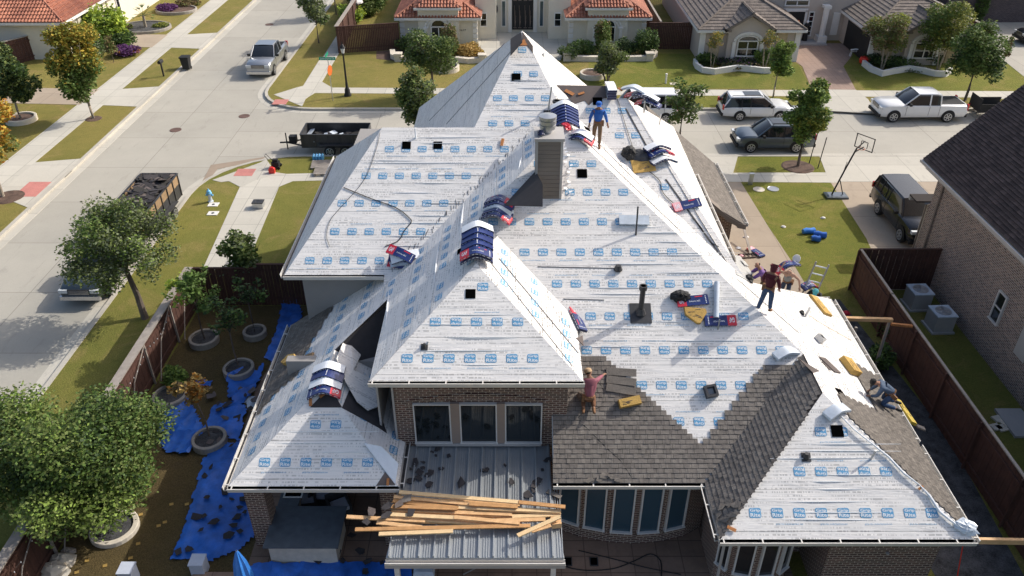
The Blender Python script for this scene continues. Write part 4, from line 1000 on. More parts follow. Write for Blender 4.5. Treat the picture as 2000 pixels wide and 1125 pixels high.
m = MB(); m.tube([(19.9, 34.35, 2.8), (19.9, 34.35, .1)], .05, 6); m.build('downspout', M['soffit'], nb)
m = MB(); m.box(19.35, 34.32, 2.95, 20.6, 35.1, 3.02); m.box(19.35, 34.95, 2.75, 20.6, 35.1, 2.94, 1); m.build('porch_roof', [M['shingle_dark'], M['trim_grey']], nb)
m = MB(); m.box(20.1, 34.31, 0, 20.5, 34.8, 2.6); m.build('pier', M['limestone'], nb)
# --- dark brick house far right
fb = thing('house', 'shaded dark brick house behind the cypress at the top right corner', 'house', (50, 90, 0))
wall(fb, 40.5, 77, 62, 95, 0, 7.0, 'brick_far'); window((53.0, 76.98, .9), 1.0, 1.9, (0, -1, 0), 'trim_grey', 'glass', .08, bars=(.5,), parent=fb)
# ================================================================== FENCES
def fence(pts, h, label, mk='fence', capw=.16, cap_m='fence_grey', step=2.4, brace=False, group=None, rails=True):
    a0 = Vector((*pts[0], 0)); t = thing('fence', label, 'fence', a0, 0, group)
    for i in range(len(pts) - 1):
        a, b = Vector((*pts[i], 0)), Vector((*pts[i + 1], 0)); hh = h[i] if isinstance(h, (list, tuple)) else h
        d = (b - a); L = d.length; d.normalize(); nrm = Vector((-d.y, d.x, 0)); m = MB(); x = 0; k = 0
        while x < L - .02:
            w = min(.142, L - x); o_ = .006 * (k % 2); k += 1
            m.obox(a + d * (x + w / 2) + nrm * o_ + Vector((0, 0, hh / 2)), d * (w / 2 - .004), nrm * .011, (0, 0, hh / 2 - .004 * ((k * 7) % 5))); x += .146
        m.build('fence_panel', M[mk], t)
        m = MB(); m.obox(a + d * L / 2 + Vector((0, 0, hh + .025)), d * (L / 2 + .03), nrm * capw, (0, 0, .022)); m.build('cap_rail', M[cap_m], t)
        for side in (1,):
            for z in ((.35, hh - .3) if rails else ()):
                m = MB(); m.obox(a + d * L / 2 - nrm * .045 + Vector((0, 0, z)), d * L / 2, nrm * .025, (0, 0, .045)); m.build('rail', M[mk], t)
        n = max(1, int(L / step))
        for k in range(n + 1):
            m = MB(); m.obox(a + d * L * k / n - nrm * .09 + Vector((0, 0, hh / 2)), d * .035, nrm * .035, (0, 0, hh / 2)); m.build('post', M['fence_grey' if brace else mk], t)
            if brace and k < n:
                p = a + d * L * k / n - nrm * .10; q = a + d * L * (k + 1) / n - nrm * .10
                m = MB(); m.tube([p + Vector((0, 0, .15)) - nrm * .25, (p + q) / 2 + Vector((0, 0, hh * .6)), q + Vector((0, 0, hh - .1))], .022, 5); m.build('brace', M['fence_grey'], t)
                m = MB(); zz = hh - .25
                path_ = [p.lerp(q, j / 8) - nrm * .04 + Vector((0, 0, zz - .28 * math.sin(math.pi * j / 8))) for j in range(9)]
                m.tube(path_, .006, 4)
                for w_ in path_: m.cyl(w_ - Vector((0, 0, .05)), .016, .04, 6, 1)
                m.build('string_lights', [M['black'], M['ink']], t)
    return t
fence([(-14.2, -5), (-14.2, 8), (-14.2, 19), (-14.2, 29.9)], 2.0, 'long brown board fence beside the main street with pale cap and string lights', capw=.17, brace=True)
fence([(-7.6, 29.95), (-9.3, 29.95), (-11.2, 29.95), (-14.1, 29.95)], [2.35, 2.15, 1.95], 'stepped dark board fence closing the shaded side yard', capw=.06, cap_m='fence')
fence([(15.78, 31.2), (15.75, 27.6), (15.85, 2)], 2.15, 'tall reddish board fence between the roofed house and the brick neighbour', capw=.05)
fence([(20.4, 31.25), (15.8, 31.25)], 2.15, 'dark board fence panel running from the fence corner to the brick wall', capw=.05, cap_m='fence')
fence([(-9.6, 68.6), (-14.6, 67.4)], 2.2, 'dark board fence beside the left wing of the mansion', capw=.06, cap_m='fence')
fence([(-14.6, 67.45), (-14.5, 120)], 2.2, 'board fence with pale cap running away along the far street', capw=.16)
fence([(15.2, 68.6), (11.6, 68.6)], 2.2, 'dark board fence between the mansion and the tan house', capw=.05, cap_m='fence')
fence([(12.6, 69), (12.4, 100)], 2.2, 'board fence receding behind the mansion towards the top edge', capw=.08)
fence([(-46, 63.2), (-41.2, 63.2), (-38.9, 66.6)], 1.9, 'red-brown board fence by the far left house', capw=.08)
fence([(38.6, 65.6), (36.8, 92)], 2.6, 'black board fence with pale cap beside the cypress trees', capw=.12, mk='fence')
# ================================================================== TREES AND PLANTS
import numpy as np
def leafm(name, c, v=.5, tr=.25):
    m, n, l, b = nm(name); g = n.new('ShaderNodeNewGeometry'); co = coord(n)
    f = noise(n, l, co, 1.3, 3, .6); k = n.new('ShaderNodeMath'); k.operation = 'MULTIPLY_ADD'; l.new(g.outputs['Random Per Island'], k.inputs[0]); k.inputs[1].default_value = v; k.inputs[2].default_value = 1 - v / 2
    k2 = mth(n, l, 'MULTIPLY', k.outputs[0], ramp(n, l, f, .3, .7, .75, 1.25))
    vm = n.new('ShaderNodeVectorMath'); vm.operation = 'SCALE'; vm.inputs[0].default_value = c; l.new(k2, vm.inputs['Scale']); l.new(vm.outputs[0], b.inputs['Base Color'])
    b.inputs['Roughness'].default_value = .6; b.inputs['Specular IOR Level'].default_value = .25
    if tr:
        t = n.new('ShaderNodeBsdfTranslucent'); l.new(vm.outputs[0], t.inputs['Color']); mx = n.new('ShaderNodeMixShader'); mx.inputs[0].default_value = tr
        l.new(b.outputs[0], mx.inputs[1]); l.new(t.outputs[0], mx.inputs[2]); l.new(mx.outputs[0], n['Material Output'].inputs['Surface'])
    return m
LF = {'olive': leafm('olive', (.15, .19, .055)), 'green': leafm('green', (.105, .17, .04)), 'bright': leafm('bright', (.21, .30, .06)), 'lime': leafm('lime', (.42, .52, .07), .5, .35),
      'dark': leafm('dark', (.05, .085, .032)), 'yellow': leafm('yellow', (.42, .30, .05), .6), 'orange': leafm('orange', (.45, .19, .03), .6), 'brown': leafm('brown', (.20, .145, .07)),
      'purple': leafm('purple', (.13, .05, .15)), 'gold': leafm('gold', (.48, .32, .10)), 'grey': leafm('grey', (.17, .20, .11)), 'yg': leafm('yg', (.27, .28, .055), .5)}
def leaves(name, blobs, n, size, mats, parent, seed=1, shell=.45, flat=.3, split=None, aspect=.62, local=True, up=.5):
    n = int(n * 2.2); size = size * 1.25
    rs = np.random.RandomState(seed); B = np.array(blobs, float); vol = B[:, 3] ** 2 * B[:, 4]; idx = rs.choice(len(B), n, p=vol / vol.sum()); tone = rs.rand(len(B))
    d = rs.normal(size=(n, 3)); d /= np.linalg.norm(d, axis=1)[:, None]; r = (shell + (1 - shell) * rs.rand(n)) ** .7; r *= (1 + rs.normal(size=n) * .09)
    c = B[idx, :3] + d * r[:, None] * B[idx][:, [3, 3, 4]]
    a = rs.normal(size=(n, 3)); a[:, 2] *= flat; a += d * .35; a /= np.linalg.norm(a, axis=1)[:, None]
    nr = rs.normal(size=(n, 3)) * .7 + d * .5; nr[:, 2] += up; b = np.cross(a, nr); b /= (np.linalg.norm(b, axis=1)[:, None] + 1e-6)
    s = size * (.6 + .8 * rs.rand(n))[:, None]
    V = np.stack([c - a * s * .5, c + b * s * aspect * .5, c + a * s * .5, c - b * s * aspect * .5], 1).reshape(-1, 3)
    me = bpy.data.meshes.new(name); me.vertices.add(4 * n); me.vertices.foreach_set('co', V.ravel()); me.loops.add(4 * n); me.loops.foreach_set('vertex_index', np.arange(4 * n, dtype=np.int32))
    me.polygons.add(n); me.polygons.foreach_set('loop_start', np.arange(0, 4 * n, 4, dtype=np.int32)); me.polygons.foreach_set('loop_total', np.full(n, 4, dtype=np.int32))
    if split is not None: mi = split(c, rs)
    else: mi = np.clip((rs.rand(n) * .5 + tone[idx] * .5) * len(mats), 0, len(mats) - 1).astype(np.int32)
    me.polygons.foreach_set('material_index', mi.astype(np.int32)); me.update(calc_edges=True)
    for q in mats: me.materials.append(LF[q])
    o = bpy.data.objects.new(name, me); COL.objects.link(o); o.parent = parent; return o
def blobset(rnd, R_, Hc, z0, n, tight=.55, wob=.35):
    out = [(0, 0, z0 + Hc * .5, R_ * .62, Hc * .38)]
    for k in range(n):
        t = (k + .5) / n; a = rnd.uniform(0, 6.28); zz = z0 + Hc * (.12 + .8 * rnd.random()); prof = math.sin(math.pi * min(.93, max(.12, (zz - z0) / Hc))) ** .6
        rr = R_ * prof * (tight + rnd.uniform(-.15, wob)); q = R_ * rnd.uniform(.26, .42)
        out.append((math.cos(a) * rr, math.sin(a) * rr, zz, q, q * rnd.uniform(.7, 1.0)))
    return out
def trunk_mesh(rnd, h, r, R_, Hc, z0, lean=(0, 0), stems=1, n=7):
    m = MB()
    for s in range(stems):
        a = s * 6.28 / max(1, stems) + .5; sp_ = .0 if stems == 1 else .12
        b = Vector((math.cos(a) * sp_ * .6, math.sin(a) * sp_ * .6, -.1)); fork = Vector((lean[0] + math.cos(a) * sp_ * 3, lean[1] + math.sin(a) * sp_ * 3, z0 + Hc * .12))
        m.tube([b, b.lerp(fork, .5) + Vector((rnd.uniform(-.06, .06), rnd.uniform(-.06, .06), 0)), fork], [r * 1.25, r, r * .8], 8)
        for k in range(n):
            t = 6.28 * k / n + rnd.uniform(-.4, .4); e = Vector((lean[0] + math.cos(t) * R_ * rnd.uniform(.45, .8), lean[1] + math.sin(t) * R_ * rnd.uniform(.45, .8), z0 + Hc * rnd.uniform(.35, .85)))
            mid = fork.lerp(e, .5) + Vector((0, 0, Hc * .06)); m.tube([fork, mid, e], [r * .55, r * .3, r * .08], 5)
    return m
def tree(label, x, y, R_, z0, top, mats, n=3500, size=.16, r=.09, bark='bark', seed=1, name='tree', lean=(0, 0), stems=1, nb_=16, cat='tree', group=None, split=None, tight=.55, wob=.35, shell=.45, aspect=.62):
    rnd = random.Random(seed); t = thing(name, label, cat, (x, y, 0), 0, group); Hc = top - z0
    trunk_mesh(rnd, top, r, R_, Hc, z0, lean, stems).build('trunk', M[bark], t, True, local=True)
    bl = [(a + lean[0], b + lean[1], c, d, e) for a, b, c, d, e in blobset(rnd, R_, Hc, z0, nb_, tight, wob)]
    leaves('crown', bl, n, size, mats, t, seed, shell, aspect=aspect, split=split); return t
def bush(label, x, y, R_, h, mats, n=900, size=.13, seed=1, name='shrub', group=None, nb_=7, cat='shrub', sx=1.0, z=0.0):
    rnd = random.Random(seed); t = thing(name, label, cat, (x, y, z), 0, group); bl = [(0, 0, h * .5, R_ * .8, h * .5)]
    for k in range(nb_): a = rnd.uniform(0, 6.28); bl.append((math.cos(a) * R_ * .6 * sx, math.sin(a) * R_ * .6, h * rnd.uniform(.3, .75), R_ * .42, h * .3))
    leaves('foliage', bl, n, size, mats, t, seed)
    m = MB()
    for k in range(4): a = k * 1.57; m.tube([(0, 0, 0), (math.cos(a) * R_ * .4, math.sin(a) * R_ * .4, h * .6)], [.03, .01], 5)
    m.build('stem', M['bark'], t, local=True); return t
def ring(label, x, y, r, h, mk='ringwall', fill_='gravel', group=None, name='tree_ring', sy=1.0, w=.16):
    t = thing(name, label, 'planter', (x, y, 0), 0, group); m = MB(); n = 28
    o_ = [[(math.cos(2 * math.pi * k / n) * q, math.sin(2 * math.pi * k / n) * q * sy, z) for k in range(n)] for q, z in ((r, -.05), (r, h), (r - .02, h + .02), (r - w, h + .02), (r - w, 0))]
    m.loft(o_, 0, False); m.build('stone_ring', M[mk], t, local=True)
    m = MB(); m.add([(math.cos(2 * math.pi * k / n) * (r - w + .01), math.sin(2 * math.pi * k / n) * (r - w + .01) * sy, h * .7) for k in range(n)], [list(range(n))]); m.build('bed', M[fill_], t, local=True); return t
def gp(px, py): p = P(px, py); return p.x, p.y
# street side, left
x, y = gp(183, 232); tree('tall tree turning yellow at the top, by the far pavement', x, y, 1.9, 1.3, 6.6, ['yg', 'yellow', 'green', 'olive'], 5200, .17, .09, 'bark_pale', 3, nb_=20,
    split=lambda c, rs: np.where(c[:, 2] + rs.normal(size=len(c)) * .5 > 3.9, np.where(rs.rand(len(c)) < .45, 1, 0), np.where(rs.rand(len(c)) < .6, 2, 3)))
m = MB(); m.lathe((x, y, 0), [(.55, 0), (.5, .03), (.01, .05)], 18); tag(m.build('mulch_ring', M['mulch']), 'small mulch patch at the foot of the yellowing tree', 'mulch')
x, y = gp(43, 236); tree('dark green rounded tree in a pale stone ring at the far left', x, y, 1.75, 1.2, 5.2, ['green', 'dark', 'olive'], 4200, .17, .08, 'bark_pale', 4); ring('pale stone ring round the dark green tree at the far left', x, y, 1.0, .3, 'limestone', 'mulch')
x, y = gp(10, 385); tree('orange autumn tree cut by the left edge, beside the pavement', x - .1, y, 1.9, 1.4, 5.9, ['orange', 'yellow', 'olive'], 4200, .17, .08, 'bark_pale', 5)
m = MB(); m.lathe((x + .2, y, 0), [(.9, 0), (.8, .04), (.01, .06)], 18); tag(m.build('mulch_ring', M['mulch']), 'dark mulch bed under the orange tree at the left edge', 'mulch')
x, y = gp(284, 622); tree('airy green street tree in front of the two parked vehicles', x, y, 1.9, 1.85, 5.2, ['green', 'olive', 'grey', 'bright'], 7500, .10, .13, 'bark', 6, lean=(-.45, .45), nb_=34, tight=.62, wob=.45, shell=.2)
x, y = gp(215, 1042); tree('big glossy green tree filling the near left corner', x - .15, y + .1, 2.65, .8, 4.8, ['dark', 'green', 'olive', 'bright'], 34000, .088, .13, 'bark_pale', 7, lean=(-.45, .3), nb_=38, tight=.5, wob=.42, shell=.3, aspect=.62)
ring('low stone ring filled with grey gravel under the big corner tree', x + .1, y + .15, .75, .16, 'limestone', 'gravel')
x, y = gp(623, 84); tree('small open tree on the verge beyond the lamp post', x, y, 1.5, 1.3, 4.6, ['olive', 'grey', 'green'], 1500, .16, .05, 'bark', 8, tight=.5, shell=.2)
x, y = gp(657, 29); tree('thin tree on the far verge, cut by the top edge', x, y, 1.5, 1.5, 5.0, ['green', 'olive'], 1300, .18, .06, 'bark', 9)
x, y = gp(846, 188); tree('forked tree with a dense grey-green crown left of the peaked roof', x, y, 1.95, 1.5, 4.9, ['grey', 'green', 'olive', 'dark'], 4800, .14, .09, 'bark', 10, nb_=22)
tree('wispy tree whose top shows behind the left roof ridge', -5.8, 47.6, 1.5, 1.4, 4.9, ['grey', 'olive', 'green'], 3200, .15, .08, 'bark', 11, shell=.2)
tree('sparse tree half hidden behind the bright east slope, by the van', 10.6, 47.6, 1.15, 1.6, 4.6, ['grey', 'green', 'olive'], 800, .16, .07, 'bark', 12, shell=.2, wob=.5)
x, y = gp(1185, 160); tree('low bushy tree in a stone ring, right of the peaked roof', x, y, 1.35, .3, 3.4, ['grey', 'olive', 'green'], 2600, .14, .07, 'bark', 13, stems=3)
ring('pale stone ring beside the low bushy tree on the mansion lawn', x - 1.0, y + 1.2, 1.0, .35, 'limestone', 'mulch')
x, y = gp(1175, 108); bush('tall brownish shrub in front of the right arched window of the mansion', x, y, .85, 3.0, ['brown', 'olive', 'green'], 1500, .14, 14)
x, y = gp(877, 112); bush('tall reddish brown shrub in front of the left arched window of the mansion', x, y, .95, 2.8, ['brown', 'olive', 'gold'], 1500, .14, 15)
x, y = gp(873, 137); ring('pale stone ring with a young stem, left of the peaked roof', x, y, 1.0, .4, 'limestone', 'mulch')
x, y = gp(1510, 190); tree('slim green tree on the verge behind the white wagon', x, y, 1.15, 1.3, 4.3, ['green', 'bright', 'olive'], 2400, .14, .06, 'bark_pale', 16)
x, y = gp(1558, 326); tree('tall leafy tree with a spiky leader on the front verge', x, y, 1.25, 1.1, 5.6, ['bright', 'green', 'yg'], 3800, .15, .08, 'bark', 17, nb_=18)
bl = x, y
m = MB(); m.lathe((x, y, 0), [(1.0, 0), (.9, .05), (.01, .07)], 18); tag(m.build('mulch_ring', M['mulch']), 'mulch patch under the spiky tree on the front verge', 'mulch')
x, y = gp(1722, 136); tree('multi-stemmed tree with a brownish crown by the garage corner', x, y, 1.9, 1.4, 4.3, ['brown', 'olive', 'yg'], 3200, .13, .05, 'bark_pale', 18, stems=4, nb_=18)
x, y = gp(1832, 136); tree('multi-stemmed green tree at the right end of the curved bed', x, y, 2.2, 1.3, 5.4, ['yg', 'olive', 'green'], 4200, .14, .05, 'bark_pale', 19, stems=3, nb_=20)
x, y = gp(1884, 197); tree('dense dark round tree behind the white pickup and black trailer', x, y, 2.2, 1.5, 5.2, ['dark', 'green', 'olive'], 5600, .14, .09, 'bark', 20, nb_=22)
x, y = gp(1958, 128); tree('thin young sapling on the lawn strip at the far right', x, y, .35, .4, 2.6, ['brown', 'green'], 300, .12, .03, 'bark', 21)
for i, (px, py, hh, lb) in enumerate(((1908, 45, 7.5, 'tall narrow cypress before the shaded brick house'), (1870, 30, 6.0, 'shorter narrow cypress left of the tall one'))):
    x, y = gp(px, py); t = thing('cypress', lb, 'tree', (x, y, 0), 0, 'cypresses at the top right'); m = MB(); m.tube([(0, 0, 0), (0, 0, hh * .8)], [.1, .03], 6); m.build('trunk', M['bark'], t, local=True)
    leaves('crown', [(0, 0, hh * .25, .6, hh * .28), (0, 0, hh * .6, .5, hh * .35)], 1600, .14, ['dark', 'green'], t, 30 + i)
# shrubs
x, y = gp(210, 88); bush('glowing lime green shrub tree beside the cream house wall', x, y, 2.0, 3.3, ['lime', 'bright'], 2400, .24, 40, nb_=12, cat='shrub')
x, y = gp(190, 112); bush('dull green rounded shrub below the lime shrub', x, y, 1.0, 1.6, ['green', 'grey'], 900, .15, 41)
x, y = gp(240, 90); bush('dark green rounded shrub right of the lime shrub', x, y, 1.3, 1.5, ['green', 'dark'], 1200, .15, 42)
x, y = gp(248, 108); bush('purple flowering shrub near the far pavement', x, y, 1.2, .8, ['purple', 'purple', 'orange'], 1300, .13, 43)
x, y = gp(325, 22); bush('purple shrub in the furthest stone bed', x, y, 1.2, .7, ['purple'], 700, .14, 44)
x, y = gp(365, 12); bush('low green shrub in the furthest stone bed', x, y, 1.4, .8, ['olive', 'brown'], 800, .15, 45)
x, y = gp(222, 122); tree('young bare-stemmed bush on a round mulch patch by the pavement', x, y, .6, .5, 2.2, ['olive', 'brown'], 350, .13, .03, 'bark', 46)
x, y = gp(235, 4); bush('dark low shrub behind the parked silver car', x, y, 1.6, 1.2, ['olive', 'dark'], 1100, .16, 47)
x, y = gp(262, 8); bush('light green low shrub cut by the top edge, left', x, y, 1.3, .7, ['yg', 'bright'], 800, .16, 48)
x, y = gp(285, 56); ring('oval bed edged with brown stones round the palm', x - .2, y, 2.5, .22, 'ringwall', 'gravel', None, 'planting_bed', .8)
for i, (dx, dy, rr, ms, lb) in enumerate(((-1.6, -.3, .6, ['olive', 'brown'], 'left of the palm'), (1.3, .3, .8, ['yg', 'olive'], 'right of the palm'))): bush('low mounded plant ' + lb + ' in the oval bed', x + dx, y + dy, rr, .45, ms, 420, .12, 50 + i)
t = thing('palm', 'short fan palm in the oval stone bed', 'palm', (x, y, 0)); m = MB(); m.tube([(0, 0, 0), (.05, 0, 1.2)], [.16, .12], 8); m.build('trunk', M['bark_pale'], t, local=True)
m = MB(); rnd = random.Random(4)
for k in range(17):
    a = k * 2.4; el = rnd.uniform(-.3, 1.1); d = Vector((math.cos(a) * math.cos(el), math.sin(a) * math.cos(el), math.sin(el))); c = Vector((.05, 0, 1.2)); e = c + d * .75; m.tube([c, e], .015, 4)
    sd_ = d.cross(Vector((0, 0, 1))).normalized()
    for j in range(-4, 5):
        q = (d + sd_ * j * .22).normalized(); w = q.cross(d.cross(sd_)).normalized() * .03; m.add([e - w, e + w, e + q * .5 - Vector((0, 0, .06))], [(0, 1, 2)])
m.build('fronds', LF['green'], t, local=True)
x, y = gp(345, 22); ring('stone-edged round bed with purple shrub beyond the far driveway', x, y, 2.0, .25, 'ringwall', 'mulch', None, 'planting_bed', .8)
# mansion beds: low limestone walls with shrubs
def lowwall(px, label, h=.4, w=.22, mk='limestone', piers=()):
    pts = [P(*q) for q in px]; t = thing('garden_wall', label, 'garden wall', pts[0]); m = MB(); n = len(pts); 
    L = []; Rr = []
    for i, p in enumerate(pts):
        d = (pts[min(i + 1, n - 1)] - pts[max(i - 1, 0)]).normalized(); s = Vector((-d.y, d.x, 0)) * w; L.append(p - s); Rr.append(p + s)
    for i in range(n - 1):
        v = [L[i], L[i + 1], Rr[i + 1], Rr[i]]; v = v + [q + Vector((0, 0, h)) for q in v]; m.add(v, [(4, 5, 6, 7), (0, 1, 5, 4), (2, 3, 7, 6), (3, 0, 4, 7), (1, 2, 6, 5)])
    m.build('wall', M[mk], t)
    for k in piers: m = MB(); p = pts[k]; m.box(p.x - .28, p.y - .28, 0, p.x + .28, p.y + .28, h + .15); m.box(p.x - .34, p.y - .34, h + .15, p.x + .34, p.y + .34, h + .27); m.build('pier', M[mk], t)
    return t
lowwall(((767, 105), (768, 114), (778, 119), (800, 119), (840, 119)), 'curved pale limestone garden wall left of the mansion path', piers=(2,))
lowwall(((890, 120), (915, 123), (942, 121)), 'short limestone garden wall holding the golden grasses', piers=(2,))
lowwall(((1107, 118), (1150, 119), (1220, 119), (1268, 118), (1279, 110), (1272, 103)), 'limestone garden wall before the right wing of the mansion', piers=(0, 3))
lowwall(((1356, 125), (1360, 134), (1372, 142), (1395, 145), (1420, 141), (1440, 138), (1465, 140), (1490, 143), (1505, 143)), 'white wavy garden wall before the left gable of the tan house', .45, .12, 'trim')
lowwall(((1685, 128), (1700, 140), (1722, 149), (1745, 144), (1775, 139), (1800, 143), (1825, 149), (1845, 150), (1855, 143)), 'white wavy garden wall before the right gable of the tan house', .45, .12, 'trim')
for i, (px, py, rr, hh, ms, lb, nn) in enumerate((
        (795, 100, .9, 1.3, ['dark', 'green'], 'dark glossy shrub at the left corner of the mansion', 900), (818, 98, .7, 1.2, ['dark'], 'dark shrub beside the left pilaster of the mansion', 700),
        (912, 112, 1.2, 1.1, ['gold', 'gold', 'yellow'], 'clump of golden ornamental grass before the mansion', 2200), (934, 112, .5, .6, ['olive', 'brown'], 'small shrub between golden grass and the pier', 350),
        (1112, 115, .9, 1.0, ['green', 'grey'], 'rounded green shrub by the mansion courtyard', 900), (1140, 108, 1.2, 1.3, ['green', 'dark'], 'wide green hedge mound under the mansion wall', 1300),
        (1218, 110, 1.0, 1.5, ['dark', 'dark', 'green'], 'dark evergreen shrub right of the arched window', 1100), (1258, 108, 1.0, 2.2, ['dark', 'green'], 'tall dark evergreen shrub at the right corner of the mansion', 1500),
        (1378, 128, .75, 1.1, ['green', 'dark'], 'clipped round green shrub at the tan house corner', 800), (1490, 125, .85, 1.2, ['green', 'bright'], 'leafy shrub right of the left gable window', 900),
        (1440, 128, 1.6, .6, ['purple', 'dark', 'brown'], 'low dark hedge under the left gable window', 1000), (1430, 134, 1.0, .35, ['grey', 'brown'], 'pale low grasses inside the left wavy wall', 500),
        (1740, 128, 1.7, .8, ['dark', 'green'], 'dark hedge under the right gable window', 1100), (1820, 124, .9, 1.2, ['green', 'dark'], 'round green shrub near the right gable corner', 900),
        (1775, 135, 1.5, .3, ['grey', 'brown'], 'pale low grasses inside the right wavy wall', 500), (1698, 125, .6, .9, ['dark'], 'dark small shrub at the garage corner', 400))):
    x, y = gp(px, py); bush(lb, x, y, rr, hh, ms, nn, .12, 60 + i, sx=1.3)
for i, (px, lb) in enumerate(((1390, 'left'), (1492, 'right'))):
    x, y = gp(px, 134); tree('thin bare-stemmed crape myrtle at the ' + lb + ' end of the left wavy bed', x, y, .7, 1.5, 3.0, ['yellow', 'olive'], 380, .1, .03, 'bark_pale', 80 + i, stems=4)
# back garden of the mansion
for i, (px, py, rr, hh, ms, lb) in enumerate(((690, 42, 1.5, 1.6, ['lime', 'bright'], 'bright green garden shrub behind the dark fence'), (722, 28, 1.6, 2.2, ['green', 'olive'], 'green garden shrub further behind the dark fence'),
        (700, 10, 1.8, 3.0, ['dark', 'green'], 'dark garden tree mass near the top edge'), (740, 8, 1.3, 2.0, ['green', 'bright'], 'mid green shrub near the top edge'))):
    x, y = gp(px, py); bush(lb, x, y, rr, hh, ms, 1500, .17, 90 + i, nb_=10)
x, y = gp(700, 40)
t = thing('parasol', 'small white garden umbrella behind the dark fence', 'umbrella', (x, y, 0)); m = MB(); m.tube([(0, 0, 0), (0, 0, 2)], .03, 6); m.build('pole', M['black'], t, local=True); m = MB(); m.lathe((0, 0, 1.8), [(.62, -.15), (.60, -.02), (.3, .2), (.01, .32)], 10); m.build('canopy', M['trim'], t, local=True)
# yard trees in rings, seen over the left fence
for i, (px, py, rr, lb) in enumerate(((400, 668, .62, 'first grey tree ring from the dark fence'), (499, 655, .5, 'small grey tree ring nearest the house wall'), (468, 727, .62, 'grey tree ring half covered by a blue tarp'),
        (335, 780, .66, 'grey tree ring nearest the street fence'), (411, 865, .62, 'grey tree ring between two blue tarps'))):
    x, y = gp(px, py); ring(lb, x, y, rr, .26, 'ringwall', 'gravel', 'tree rings in the side yard', 'tree_ring', 1.0, .12)
x, y = gp(402, 668); tree('young tree with tips painted sunlit yellow-green inside the side yard', x, y, .85, 1.6, 3.9, ['lime', 'bright', 'green', 'green'], 520, .13, .035, 'bark', 100, tight=.75, wob=.5, shell=.1, split=lambda c, rs: np.where(c[:, 0] < -.15, rs.randint(0, 2, len(c)), 2 + rs.randint(0, 2, len(c))))  # lime leaves on the left side: sunlight put into the leaf colour
x, y = gp(499, 655); tree('young dark tree in the ring nearest the house wall', x, y, .6, 1.4, 3.0, ['green', 'dark'], 190, .13, .03, 'bark', 101, tight=.8, wob=.5, shell=.1)
x, y = gp(468, 722); tree('young thin tree beside the tarp-covered ring', x, y, .7, 1.2, 3.1, ['dark', 'green'], 190, .13, .03, 'bark', 102, lean=(-.3, .6), tight=.8, wob=.5, shell=.1)
x, y = gp(337, 770); bush('small bright green shrub in the ring nearest the street fence', x, y + .5, .5, .9, ['bright', 'green'], 500, .12, 103)
x, y = gp(411, 862); tree('young tree with orange leaves in the yard', x, y, .55, 1.3, 2.7, ['orange', 'gold', 'brown'], 230, .14, .03, 'bark', 104, lean=(-.35, .5), tight=.8, wob=.5, shell=.1)
x, y = gp(520, 512); tree('green shrubby tree outside the stepped dark fence', x, 30.9, 1.1, .5, 3.4, ['green', 'olive', 'grey'], 1900, .14, .06, 'bark', 105, shell=.2)
x, y = gp(1665, 560); bush('dark shrub strip plant at the fence foot on the right', x + .2, 27.4, .7, 1.0, ['dark', 'green'], 700, .12, 106); bush('dark fern by the reddish fence beyond the beam', 14.9, 25.6, .6, .9, ['dark', 'green'], 500, .12, 107)
# ================================================================== VEHICLES (local: front at +x)
def car_ring(x, w, zb, zt, c, tuck=.9):
    h = [(-w * tuck, zb), (-w, zb + .16), (-w * 1.005, (zb + zt) / 2), (-w * .97, zt - .07), (-w * .86, zt + c * .4), (0, zt + c)]
    pts = h + [(-a, b) for a, b in h[-2::-1]] ; return [Vector((x, a, b)) for a, b in pts]
def wheel(par, x, y, r, s, w=.24, rim='rim', name='wheel'):
    m = MB(); n = 20
    prof = [(r * .62, -w / 2), (r * .94, -w / 2), (r, -w * .3), (r, w * .3), (r * .94, w / 2), (r * .62, w / 2)]
    m.loft([[Vector((x + math.cos(2 * math.pi * k / n) * q, y + yy, r + math.sin(2 * math.pi * k / n) * q)) for k in range(n)] for q, yy in prof], 0, True)
    o = m.build(name, M['rubber'], par, True, local=True)
    g = MB(); yo = y + s * (w / 2 + .004)
    c = [Vector((x + math.cos(2 * math.pi * k / n) * r * .63, yo, r + math.sin(2 * math.pi * k / n) * r * .63)) for k in range(n)]
    g.add(c, [list(range(n))], 1)
    for k in range(6):
        a = k * math.pi / 3; d = Vector((math.cos(a), 0, math.sin(a))); e = Vector((-d.z, 0, d.x)); g.obox(Vector((x, yo, r)) + d * r * .31 + Vector((0, s * .012, 0)), d * r * .3, e * r * .075, (0, .012, 0), 0)
    for k in range(n):
        a, b = c[k], c[(k + 1) % n]; g.obox((a + b) / 2 + Vector((0, s * .008, 0)), (b - a) / 2, (0, .014, 0), ((a + b) / 2 - Vector((x, yo, r))).normalized() * .018, 0)
    q = g.build('rim', [M[rim], M['black']], None, local=True); q.parent = o
    return o
